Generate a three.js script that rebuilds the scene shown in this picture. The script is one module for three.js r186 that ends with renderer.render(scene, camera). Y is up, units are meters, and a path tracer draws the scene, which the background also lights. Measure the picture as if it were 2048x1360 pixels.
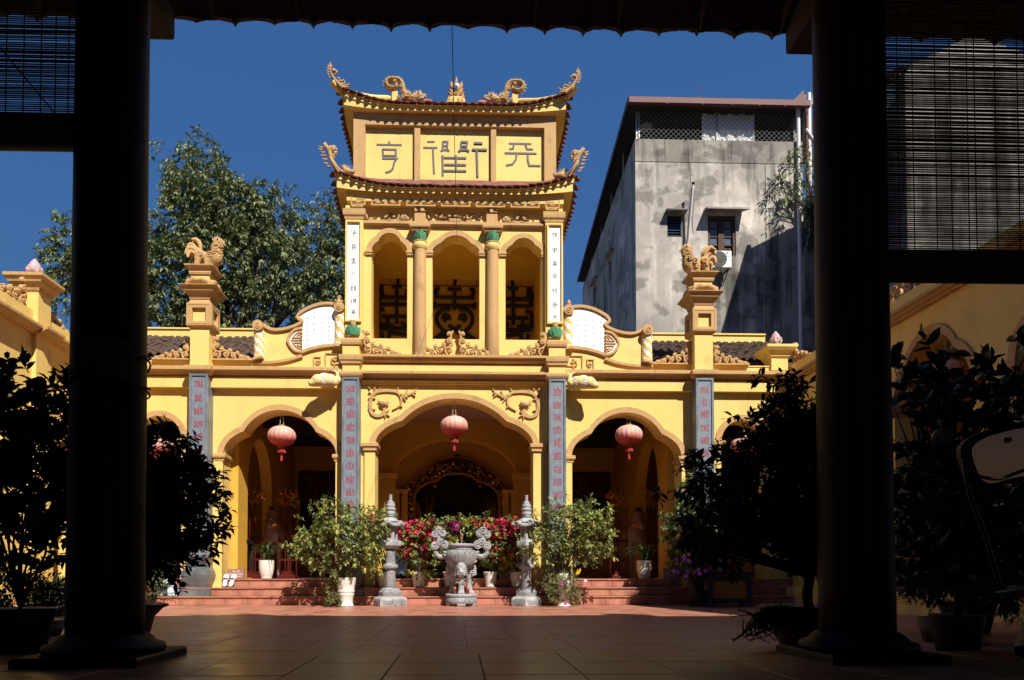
import * as THREE from 'three';
import { mergeGeometries } from 'three/addons/utils/BufferGeometryUtils.js';
import { MarchingCubes } from 'three/addons/objects/MarchingCubes.js';

// ------------------------------------------------------------------ camera, sky, sun, exposure
const scene = new THREE.Scene();
const FOC = 1365, CX = 958, CY = 1117, EYE = 0.537;             // 24 mm lens on a 2048 x 1360 picture, shifted upwards
const camera = new THREE.PerspectiveCamera(2 * Math.atan(680 / FOC) * 180 / Math.PI, 2048 / 1360, 0.05, 400);
camera.setViewOffset(2048, 1360, 1024 - CX, 680 - CY, 2048, 1360);
camera.position.set(0, EYE, 0);
camera.rotation.order = 'YXZ';
camera.rotation.set(0.0248, -0.03, 0);
camera.updateMatrixWorld(true);
const SUN_AZ = 27 * Math.PI / 180, SUN_EL = 47 * Math.PI / 180;  // high behind the camera, to the right
const sunDir = new THREE.Vector3(Math.sin(SUN_AZ) * Math.cos(SUN_EL), Math.sin(SUN_EL), Math.cos(SUN_AZ) * Math.cos(SUN_EL));
{
  const W = 256, Hh = 128, data = new Float32Array(W * Hh * 4);
  for (let j = 0; j < Hh; j++) for (let i = 0; i < W; i++) {
    const el = ((j + 0.5) / Hh - 0.5) * Math.PI, s = Math.max(0, Math.sin(el));
    const t = Math.pow(1 - s, 2.2);
    let c = [0.022 + 0.042 * t, 0.074 + 0.080 * t, 0.205 + 0.125 * t];
    if (el < 0) c = [0.06, 0.055, 0.05];
    data.set([...c, 1], (j * W + i) * 4);
  }
  const sky = new THREE.DataTexture(data, W, Hh, THREE.RGBAFormat, THREE.FloatType);
  sky.mapping = THREE.EquirectangularReflectionMapping; sky.magFilter = THREE.LinearFilter; sky.minFilter = THREE.LinearFilter; sky.needsUpdate = true;
  scene.background = sky; scene.environment = sky;
}
const sun = new THREE.DirectionalLight(new THREE.Color(1.0, 0.925, 0.80), 4.9);
sun.position.copy(sunDir).multiplyScalar(60).add(new THREE.Vector3(0, 0, -10)); sun.target.position.set(0, 0, -10);
sun.castShadow = true; sun.shadow.mapSize.set(4096, 4096); sun.shadow.radius = 1;
Object.assign(sun.shadow.camera, { left: -30, right: 30, top: 30, bottom: -30, near: 1, far: 140 });
scene.add(sun, sun.target);
const renderer = new THREE.WebGLRenderer({ antialias: true });
renderer.setSize(2048, 1360);
renderer.shadowMap.enabled = true;
renderer.toneMapping = THREE.LinearToneMapping;
renderer.toneMappingExposure = 1.45;

// ------------------------------------------------------------------ helpers
function rng(seed) { let a = seed >>> 0; return () => { a = (a + 0x6d2b79f5) | 0; let t = Math.imul(a ^ (a >>> 15), 1 | a); t = (t + Math.imul(t ^ (t >>> 7), 61 | t)) ^ t; return ((t ^ (t >>> 14)) >>> 0) / 4294967296; }; }
const _v = new THREE.Vector3();
// where the ray through a spot of the photograph meets the upright plane at depth z (used to measure real places)
function at(px, py, z) { _v.set((px - CX) / FOC, -(py - CY) / FOC, -1).applyQuaternion(camera.quaternion); const t = z / _v.z; return [_v.x * t, EYE + _v.y * t, z]; }
const AX = at(909, 900, -13)[0];                                 // the axis of the temple front
const DX = (px, z = -13, py = 900) => Math.abs(at(px, py, z)[0] - AX);
const UX = (px, z = -13, py = 900) => at(px, py, z)[0];
const VY = (py, z = -13, px = 909) => at(px, py, z)[1];
const used = new Map();
function numbered(name) { const n = used.get(name) || 0; used.set(name, n + 1); return n ? name + '_' + String(n).padStart(3, '0') : name; }
function tag(o, label, category, group) { o.userData = { ...o.userData, label, category }; if (group) o.userData.group = group; return o; }
function thing(name, label, category, pos = [0, 0, 0], turn = 0, group) {
  const o = new THREE.Group(); o.name = numbered(name); o.position.set(...pos); o.rotation.y = turn; scene.add(o); return tag(o, label, category, group);
}
function copyOf(root, label, pos, turn = 0, scale = 1) {
  const c = root.clone(); c.name = numbered(root.name.replace(/_\d{3}$/, '')); c.userData = { ...root.userData, label }; c.position.set(...pos); c.rotation.y = turn; c.scale.setScalar(scale); scene.add(c); return c;
}
function structure(name, geos, mat) { const o = mesh(name, geos, mat, scene); o.name = numbered(name); o.userData.kind = 'structure'; return o; }
function boxUV(g) {                                               // uv in metres from the direction each face looks
  const p = g.attributes.position, uv = new Float32Array(p.count * 2), a = new THREE.Vector3(), b = new THREE.Vector3(), c = new THREE.Vector3();
  for (let i = 0; i < p.count; i += 3) {
    a.fromBufferAttribute(p, i); b.fromBufferAttribute(p, i + 1); c.fromBufferAttribute(p, i + 2);
    const n = b.clone().sub(a).cross(c.clone().sub(a)); const x = Math.abs(n.x), y = Math.abs(n.y), z = Math.abs(n.z);
    [a, b, c].forEach((q, k) => { const [u, v] = y > x && y > z ? [q.x, q.z] : x > z ? [q.z, q.y] : [q.x, q.y]; uv[(i + k) * 2] = u; uv[(i + k) * 2 + 1] = v; });
  }
  g.setAttribute('uv', new THREE.BufferAttribute(uv, 2)); return g;
}
function prep(g, keepUV) {
  let q = g.index ? g.toNonIndexed() : g.clone();
  for (const k of Object.keys(q.attributes)) if (!['position', 'normal', 'uv', 'color'].includes(k)) q.deleteAttribute(k);
  q.morphAttributes = {}; q.clearGroups();
  if (!q.attributes.normal) q.computeVertexNormals();
  fixWinding(q);
  if (!keepUV) boxUV(q);
  return q;
}
function fixWinding(q) {                                          // faces turned the way their normals point
  const p = q.attributes.position.array, n = q.attributes.normal.array;
  for (let i = 0; i < p.length; i += 9) {
    const ax = p[i + 3] - p[i], ay = p[i + 4] - p[i + 1], az = p[i + 5] - p[i + 2], bx = p[i + 6] - p[i], by = p[i + 7] - p[i + 1], bz = p[i + 8] - p[i + 2];
    if ((ay * bz - az * by) * (n[i] + n[i + 3] + n[i + 6]) + (az * bx - ax * bz) * (n[i + 1] + n[i + 4] + n[i + 7]) + (ax * by - ay * bx) * (n[i + 2] + n[i + 5] + n[i + 8]) < 0)
      for (const k of Object.values(q.attributes)) { const s = k.itemSize, a = k.array, o = i / 3; for (let j = 0; j < s; j++) { const t = a[(o + 1) * s + j]; a[(o + 1) * s + j] = a[(o + 2) * s + j]; a[(o + 2) * s + j] = t; } }
  }
}
function merged(geos, keepUV) { const l = (Array.isArray(geos) ? geos.flat(9) : [geos]).map((g) => prep(g, keepUV)); return l.length === 1 ? l[0] : mergeGeometries(l); }
function mesh(name, geos, mat, parent, keepUV) {
  const m = new THREE.Mesh(geos.isBufferGeometry && geos.userData.done ? geos : merged(geos, keepUV), mat);
  m.name = name; m.castShadow = m.receiveShadow = true; if (parent) parent.add(m); return m;
}
function done(geos, keepUV) { const g = merged(geos, keepUV); g.userData.done = true; return g; }
const B = (x0, x1, y0, y1, z0, z1) => { const g = new THREE.BoxGeometry(Math.abs(x1 - x0), Math.abs(y1 - y0), Math.abs(z1 - z0)); g.translate((x0 + x1) / 2, (y0 + y1) / 2, (z0 + z1) / 2); return g; };
// a box whose front edges (+z side) are chamfered
function CB(x0, x1, y0, y1, z0, z1, c = 0.006) {
  if (x1 < x0) [x0, x1] = [x1, x0]; if (y1 < y0) [y0, y1] = [y1, y0]; if (z1 < z0) [z0, z1] = [z1, z0];
  const P = [[x0, y0, z0], [x1, y0, z0], [x1, y1, z0], [x0, y1, z0], [x0, y0, z1 - c], [x1, y0, z1 - c], [x1, y1, z1 - c], [x0, y1, z1 - c], [x0 + c, y0 + c, z1], [x1 - c, y0 + c, z1], [x1 - c, y1 - c, z1], [x0 + c, y1 - c, z1]];
  const Q = [[8, 9, 10, 11], [4, 5, 9, 8], [5, 6, 10, 9], [6, 7, 11, 10], [7, 4, 8, 11], [0, 1, 5, 4], [1, 2, 6, 5], [2, 3, 7, 6], [3, 0, 4, 7], [3, 2, 1, 0]];
  return quads(P, Q);
}
function quads(P, Q) {
  const a = []; for (const q of Q) { a.push(P[q[0]], P[q[1]], P[q[2]]); if (q.length > 3) a.push(P[q[0]], P[q[2]], P[q[3]]); }
  const g = new THREE.BufferGeometry(); g.setAttribute('position', new THREE.BufferAttribute(new Float32Array(a.flat()), 3)); g.computeVertexNormals(); return g;
}
const shapeOf = (pts, holes = []) => { const s = new THREE.Shape(pts.map((p) => new THREE.Vector2(p[0], p[1]))); for (const h of holes) s.holes.push(new THREE.Path(h.map((p) => new THREE.Vector2(p[0], p[1])))); return s; };
function EX(pts, z0, z1, holes = [], bevel = 0) {                // an outline with depth, from z0 (back) to z1 (front)
  const d = z1 - z0, g = new THREE.ExtrudeGeometry(shapeOf(pts, holes), bevel ? { depth: d - 2 * bevel, bevelEnabled: true, bevelThickness: bevel, bevelSize: bevel, bevelOffset: -bevel, bevelSegments: 1, steps: 1 } : { depth: d, bevelEnabled: false, steps: 1 });
  g.translate(0, 0, z0 + bevel); return g;
}
function cr(pts, n = 6, closed = false) { return new THREE.CatmullRomCurve3(pts.map((p) => new THREE.Vector3(p[0], p[1], p[2] || 0)), closed, 'centripetal').getPoints(n * (pts.length - (closed ? 0 : 1))).map((v) => [v.x, v.y, v.z]); }
function offsetLine(pts, w, closed) {
  const n = pts.length, L = [], R = [];
  for (let i = 0; i < n; i++) {
    const a = pts[closed ? (i - 1 + n) % n : Math.max(0, i - 1)], b = pts[closed ? (i + 1) % n : Math.min(n - 1, i + 1)], p = pts[i];
    let d1 = [p[0] - a[0], p[1] - a[1]], d2 = [b[0] - p[0], b[1] - p[1]]; const l1 = Math.hypot(...d1), l2 = Math.hypot(...d2);
    d1 = l1 > 1e-9 ? [d1[0] / l1, d1[1] / l1] : null; d2 = l2 > 1e-9 ? [d2[0] / l2, d2[1] / l2] : null; d1 = d1 || d2; d2 = d2 || d1;
    let nx = -(d1[1] + d2[1]), ny = d1[0] + d2[0]; const l = Math.hypot(nx, ny) || 1; nx /= l; ny /= l;
    const k = 1 / Math.max(0.5, nx * -d1[1] + ny * d1[0]), ww = (typeof w === 'function' ? w(i / (n - 1)) : w) / 2 * k;
    L.push([p[0] + nx * ww, p[1] + ny * ww]); R.push([p[0] - nx * ww, p[1] - ny * ww]);
  }
  return [L, R];
}
function RB(pts, w, z0, z1, closed = false, bevel = 0) {         // a band of width w along a line, raised from z0 to z1
  const [L, R] = offsetLine(pts, w, closed);
  return closed ? (area(L) > area(R) ? EX(L, z0, z1, [R], bevel) : EX(R, z0, z1, [L], bevel)) : EX([...L, ...R.reverse()], z0, z1, [], bevel);
}
const area = (p) => Math.abs(p.reduce((s, a, i) => { const b = p[(i + 1) % p.length]; return s + a[0] * b[1] - b[0] * a[1]; }, 0));
// a square moulding: rings of corners (half width + o, y) stacked like a lathe with four sides
function SQ(cx, cz, hx, hz, prof) {
  const P = [], Q = [], n = prof.length;
  for (const [o, y] of prof) P.push([cx - hx - o, y, cz + hz + o], [cx + hx + o, y, cz + hz + o], [cx + hx + o, y, cz - hz - o], [cx - hx - o, y, cz - hz - o]);
  for (let i = 0; i < n - 1; i++) for (let k = 0; k < 4; k++) { const a = i * 4 + k, b = i * 4 + (k + 1) % 4; Q.push([a, b, b + 4, a + 4]); }
  Q.push([3, 2, 1, 0], [n * 4 - 4, n * 4 - 3, n * 4 - 2, n * 4 - 1]);
  return quads(P, Q);
}
// a straight moulding: profile of [distance out, y] swept from x0 to x1 in front of the plane z
function ML(x0, x1, z, prof) { if (x1 < x0) [x0, x1] = [x1, x0]; const g = EX(prof.map(([o, y]) => [o, y]), 0, x1 - x0); g.rotateY(-Math.PI / 2); g.translate(x1, 0, z); return g; }
const corn = (y0, y1, d) => { const h = y1 - y0; return [[-0.02, y0], [d * 0.35, y0], [d * 0.42, y0 + h * 0.18], [d * 0.6, y0 + h * 0.24], [d * 0.78, y0 + h * 0.5], [d * 0.95, y0 + h * 0.56], [d, y0 + h * 0.62], [d, y0 + h * 0.94], [d * 0.96, y1], [-0.02, y1]]; };
function LT(prof, seg = 24, a0 = 0, flat) { let g = new THREE.LatheGeometry(prof.map((p) => new THREE.Vector2(p[0], p[1])), seg, a0); if (flat) { g = g.toNonIndexed(); g.computeVertexNormals(); } return g; }
const T = (g, x = 0, y = 0, z = 0, rx = 0, ry = 0, rz = 0, sx = 1, sy = sx, sz = sx) => { const m = new THREE.Matrix4().compose(new THREE.Vector3(x, y, z), new THREE.Quaternion().setFromEuler(new THREE.Euler(rx, ry, rz)), new THREE.Vector3(sx, sy, sz)); const q = g.clone(); q.applyMatrix4(m); if (sx * sy * sz < 0) flip(q); return q; };
function flip(g) { if (g.index) { const a = g.index.array; for (let i = 0; i < a.length; i += 3) [a[i], a[i + 1]] = [a[i + 1], a[i]]; } else for (const at_ of Object.values(g.attributes)) { const s = at_.itemSize, a = at_.array; for (let i = 0; i < at_.count; i += 3) for (let k = 0; k < s; k++) { const t = a[i * s + k]; a[i * s + k] = a[(i + 1) * s + k]; a[(i + 1) * s + k] = t; } } return g; }
const SP = (x, y, z, r, sx = 1, sy = 1, sz = 1, d = 10) => T(new THREE.SphereGeometry(r, d + 4, d), x, y, z, 0, 0, 0, sx, sy, sz);
// a tapering round bar along points; r may be a number or a function of 0..1
function TU(pts, r, seg = 6, caps = true) {
  const n = pts.length, P = pts.map((p) => new THREE.Vector3(p[0], p[1], p[2] || 0)), pos = [], nor = [], idx = []; let up = new THREE.Vector3(0.31, 0.2, 1).normalize();
  for (let i = 0; i < n; i++) {
    const d = P[Math.min(n - 1, i + 1)].clone().sub(P[Math.max(0, i - 1)]).normalize(); let s = d.clone().cross(up); if (s.lengthSq() < 1e-4) s = d.clone().cross(new THREE.Vector3(1, 0, 0)); s.normalize(); const t = s.clone().cross(d).normalize(); up = t.clone();
    const R = typeof r === 'function' ? r(i / (n - 1)) : r;
    for (let k = 0; k < seg; k++) { const a = k / seg * 2 * Math.PI, q = s.clone().multiplyScalar(Math.cos(a)).addScaledVector(t, Math.sin(a)); pos.push(P[i].x + q.x * R, P[i].y + q.y * R, P[i].z + q.z * R); nor.push(q.x, q.y, q.z); }
  }
  for (let i = 0; i < n - 1; i++) for (let k = 0; k < seg; k++) { const a = i * seg + k, b = i * seg + (k + 1) % seg; idx.push(a, b, a + seg, b, b + seg, a + seg); }
  if (caps) for (let k = 1; k < seg - 1; k++) { idx.push(0, k + 1, k); const o = (n - 1) * seg; idx.push(o, o + k, o + k + 1); }
  const g = new THREE.BufferGeometry(); g.setAttribute('position', new THREE.Float32BufferAttribute(pos, 3)); g.setAttribute('normal', new THREE.Float32BufferAttribute(nor, 3)); g.setIndex(idx);
  return flip(g);
}
const spiral = (cx, cy, r0, r1, a0, turns, n = 14) => Array.from({ length: n + 1 }, (_, i) => { const t = i / n, a = a0 + turns * 2 * Math.PI * t, r = r0 + (r1 - r0) * t; return [cx + Math.cos(a) * r, cy + Math.sin(a) * r]; });
// one smooth surface round tapering bones [a, b, ra, rb]
function blob(bones, cell, k = 0.02) {
  const lo = [1e9, 1e9, 1e9], hi = [-1e9, -1e9, -1e9];
  for (const [a, b, ra, rb] of bones) for (let i = 0; i < 3; i++) { lo[i] = Math.min(lo[i], a[i] - ra, b[i] - rb); hi[i] = Math.max(hi[i], a[i] + ra, b[i] + rb); }
  const c = lo.map((l, i) => (l + hi[i]) / 2), half = Math.max(...lo.map((l, i) => hi[i] - l)) / 2 + 3 * cell, N = Math.min(120, Math.ceil(2 * half / cell));
  const mc = new MarchingCubes(N, new THREE.MeshBasicMaterial(), false, false, 200000); mc.isolation = 0;
  const h = N / 2;
  for (let z = 0; z < N; z++) for (let y = 0; y < N; y++) for (let x = 0; x < N; x++) {
    const p = [c[0] + (x - h) / h * half, c[1] + (y - h) / h * half, c[2] + (z - h) / h * half]; let s = 0;
    for (const [a, b, ra, rb] of bones) {
      const ab = [b[0] - a[0], b[1] - a[1], b[2] - a[2]], ap = [p[0] - a[0], p[1] - a[1], p[2] - a[2]], L = ab[0] ** 2 + ab[1] ** 2 + ab[2] ** 2 || 1e-9, t = Math.max(0, Math.min(1, (ap[0] * ab[0] + ap[1] * ab[1] + ap[2] * ab[2]) / L));
      s += Math.exp(-(Math.hypot(ap[0] - ab[0] * t, ap[1] - ab[1] * t, ap[2] - ab[2] * t) - ra - (rb - ra) * t) / k);
    }
    mc.field[x + y * N + z * N * N] = s > 0 ? Math.max(-1, k * Math.log(s)) : -1;
  }
  mc.update();
  const n = mc.count, pos = new Float32Array(n * 3), nor = new Float32Array(n * 3);
  for (let i = 0; i < n; i++) for (let j = 0; j < 3; j++) { pos[i * 3 + j] = c[j] + mc.positionArray[i * 3 + j] * half; nor[i * 3 + j] = mc.normalArray[i * 3 + j]; }
  const g = new THREE.BufferGeometry(); g.setAttribute('position', new THREE.BufferAttribute(pos, 3)); g.setAttribute('normal', new THREE.BufferAttribute(nor, 3));
  g.computeVertexNormals(); // facing check below keeps normals outward
  const sm = smoothNormals(g); return sm;
}
function smoothNormals(g) {
  const p = g.attributes.position, m = new Map(), key = (i) => Math.round(p.getX(i) * 2e4) + ',' + Math.round(p.getY(i) * 2e4) + ',' + Math.round(p.getZ(i) * 2e4), n = g.attributes.normal;
  for (let i = 0; i < p.count; i++) { const k = key(i), v = m.get(k) || [0, 0, 0]; v[0] += n.getX(i); v[1] += n.getY(i); v[2] += n.getZ(i); m.set(k, v); }
  for (let i = 0; i < p.count; i++) { const v = m.get(key(i)), l = Math.hypot(...v) || 1; n.setXYZ(i, v[0] / l, v[1] / l, v[2] / l); }
  return g;
}
// ------------------------------------------------------------------ procedural materials
function lattice(n, seed) { const r = rng(seed), a = new Float32Array(n * n); for (let i = 0; i < a.length; i++) a[i] = r(); return (u, v) => { u = ((u % 1) + 1) % 1 * n; v = ((v % 1) + 1) % 1 * n; const i = Math.floor(u) % n, j = Math.floor(v) % n, f = u - Math.floor(u), g = v - Math.floor(v), s = f * f * (3 - 2 * f), t = g * g * (3 - 2 * g), i1 = (i + 1) % n, j1 = (j + 1) % n; return (a[j * n + i] * (1 - s) + a[j * n + i1] * s) * (1 - t) + (a[j1 * n + i] * (1 - s) + a[j1 * n + i1] * s) * t; }; }
function fbm(base, oct, seed) { const L = []; for (let o = 0; o < oct; o++) L.push(lattice(base << o, seed + o * 17)); return (u, v) => { let s = 0, a = 0.5, w = 0; for (const l of L) { s += a * l(u, v); w += a; a *= 0.55; } return s / w; }; }
const clamp = (x, a = 0, b = 1) => Math.max(a, Math.min(b, x)), step = (a, b, x) => { const t = clamp((x - a) / (b - a)); return t * t * (3 - 2 * t); };
function tex(W, Hh, fn, srgb, metres) {
  const d = new Uint8Array(W * Hh * 4);
  for (let j = 0; j < Hh; j++) for (let i = 0; i < W; i++) { const c = fn((i + 0.5) / W, (j + 0.5) / Hh), k = (j * W + i) * 4; for (let q = 0; q < 3; q++) d[k + q] = 255 * clamp(c.length ? c[q] : c); d[k + 3] = 255; }
  const t = new THREE.DataTexture(d, W, Hh); t.wrapS = t.wrapT = THREE.RepeatWrapping; t.magFilter = THREE.LinearFilter; t.minFilter = THREE.LinearMipmapLinearFilter; t.generateMipmaps = true; if (srgb) t.colorSpace = THREE.SRGBColorSpace; if (metres) t.repeat.set(1 / metres, 1 / (metres * Hh / W)); t.needsUpdate = true; return t;
}
const nA = fbm(4, 6, 1), nB = fbm(16, 4, 2), nC = fbm(3, 4, 5), nD = fbm(8, 5, 9);
const L = (r, g, b) => new THREE.Color().setRGB(r, g, b);
// white-based variation maps multiply a base colour
// limewash: broad fading, rain runs below the ledges, grime near the ground (14 m x 10 m of wall)
const LEDGES = [[4.25, 0.7, 1], [4.72, 0.35, 0.8], [5.9, 0.5, 0.5], [7.0, 0.4, 0.5], [8.3, 0.5, 0.6], [9.2, 0.6, 0.8]];
const plasterMap = tex(1024, 1024, (u, v) => {
  const y = v * 10, big = nC(u * 2, v * 2), fine = nB(u * 6, v * 5); let s = 0.965 + 0.055 * (nA(u * 3, v * 3) - 0.5) + 0.03 * (fine - 0.5), warm = 0.02 * (big - 0.5);
  const runs = step(0.5, 0.72, nA(u * 30, 0.13 + v * 1)) * (0.5 + 0.5 * nB(u * 11, v * 2));
  for (const [ly, len, k] of LEDGES) { const d = ly - y; if (d > 0 && d < len) s -= 0.11 * k * runs * Math.pow(1 - d / len, 1.3) * step(0.35, 0.6, nC(u * 5, ly * 0.3)); }
  s -= 0.10 * step(1.25, 0.35, y) * step(0.35, 0.7, nD(u * 6, v * 5)) + 0.035 * step(0.58, 0.75, nD(u * 4, v * 3));
  const pale = step(0.55, 0.75, nA(u * 2 + 0.3, v * 2)) * 0.03;
  return [s + pale * 0.5, s - warm * 0.3 + pale * 0.5, s * (1 - 1.2 * warm) + pale * 1.6];
}, true);
plasterMap.repeat.set(1 / 14, 1 / 10);
const plasterBump = tex(512, 512, (u, v) => 0.5 * nB(u, v) + 0.5 * nA(u * 2, v * 2), false, 1.1);
const trimMap = tex(512, 512, (u, v) => { const s = 0.96 + 0.07 * (nA(u, v) - 0.5) - 0.10 * step(0.6, 0.85, nD(u * 2, v)) - 0.04 * step(0.6, 0.75, nB(u, v)); return [s, s * 0.985, s * 0.97]; }, true, 2.1);
const stoneMap = tex(512, 512, (u, v) => { const s = 0.82 + 0.26 * (nB(u * 2, v * 2) - 0.5) + 0.34 * (nA(u, v) - 0.5); return [s, s, s * 1.01]; }, true, 0.5);
const stoneBump = tex(512, 512, (u, v) => nB(u * 2, v * 2), false, 0.4);
const marbleMap = tex(512, 512, (u, v) => { const w = nA(u, v), q = Math.abs(Math.sin((u * 2 + v * 3 + w * 3.2) * Math.PI * 2)), z = Math.abs(Math.sin((u * 3 - v * 2 + nD(u, v) * 4) * Math.PI * 2)); const vein = 0.55 * step(0.09, 0, q) + 0.35 * step(0.07, 0, z); const s = 0.62 + 0.35 * (w - 0.5) + vein * 0.5; return [s, s * 1.01, s * 1.03]; }, true, 0.8);
const plaqueMap = tex(512, 512, (u, v) => { const w = nA(u, v), z = Math.abs(Math.sin((u * 2 - v * 1 + nD(u, v) * 3) * Math.PI * 2)); const s = 0.8 + 0.35 * (w - 0.5) + 0.1 * step(0.05, 0, z) + 0.12 * (nB(u, v) - 0.5); return [s, s, s]; }, true, 0.9);
const tileMap = tex(512, 512, (u, v) => { const w = nD(u, v), s = 0.86 + 0.3 * (w - 0.5) + 0.12 * (nB(u * 2, v * 2) - 0.5) - 0.12 * step(0.62, 0.75, nA(u, v)); return [s, s * (0.98 + 0.05 * nC(u, v)), s]; }, true, 1.7);
const tileRough = tex(512, 512, (u, v) => 0.31 + 0.26 * nD(u, v), false, 1.7);
const roofMap = tex(256, 256, (u, v) => { const s = 0.55 + 0.9 * nD(u, v) ; return [s, s * 0.97, s * 0.95]; }, true, 0.6);
const woodMap = tex(256, 512, (u, v) => { const s = 0.7 + 0.6 * (nA(u * 6, v * 0.4) - 0.5); return [s, s * 0.95, s * 0.9]; }, true, 0.5);
const concreteMap = tex(1024, 1024, (u, v) => {
  const base = 0.71 + 0.26 * (nA(u * 2, v * 2) - 0.5) + 0.16 * (nB(u * 3, v * 3) - 0.5);
  const streak = step(0.44, 0.72, nA(u * 14, v * 1)) * step(0.38, 0.62, nC(u * 2, v * 2)) + 0.5 * step(0.5, 0.7, nB(u * 9, v * 1)) * step(0.4, 0.6, nA(u * 1, v * 2));
  const damp = step(0.5, 0.62, nD(u * 3, v * 4)) * step(0.42, 0.56, nB(u * 3, v * 3));
  const pale = step(0.54, 0.66, nD(u * 3, v * 3)) * step(0.4, 0.6, nB(u * 1, v * 1));
  const runs = step(0.55, 0.8, nB(u * 6, v * 1)) * step(0.45, 0.65, nC(u * 2, v));
  const s = base * (1 - 0.42 * Math.min(1.2, streak)) * (1 - 0.24 * damp) + 0.10 * pale + 0.08 * runs; return [s * 1.0, s * 0.985, s * 0.965];
}, true, 23);
const concreteBump = tex(512, 512, (u, v) => 0.6 * nB(u, v) + 0.4 * nA(u, v), false, 2.2);
const carveBump = tex(512, 512, (u, v) => { const a = nD(u, v), q = Math.abs(Math.sin(a * 22)); return 0.25 + 0.75 * step(0.15, 0.6, q); }, false, 0.42);
const goldMap = tex(512, 512, (u, v) => { const a = nB(u, v), q = Math.abs(Math.sin(nD(u, v) * 26)); const s = step(0.5, 0.9, q) * step(0.4, 0.62, a); return [0.05 + 0.85 * s, 0.025 + 0.62 * s, 0.02 + 0.22 * s]; }, true, 0.6);
const std = (o) => new THREE.MeshStandardMaterial({ roughness: 0.8, ...o });
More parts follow.
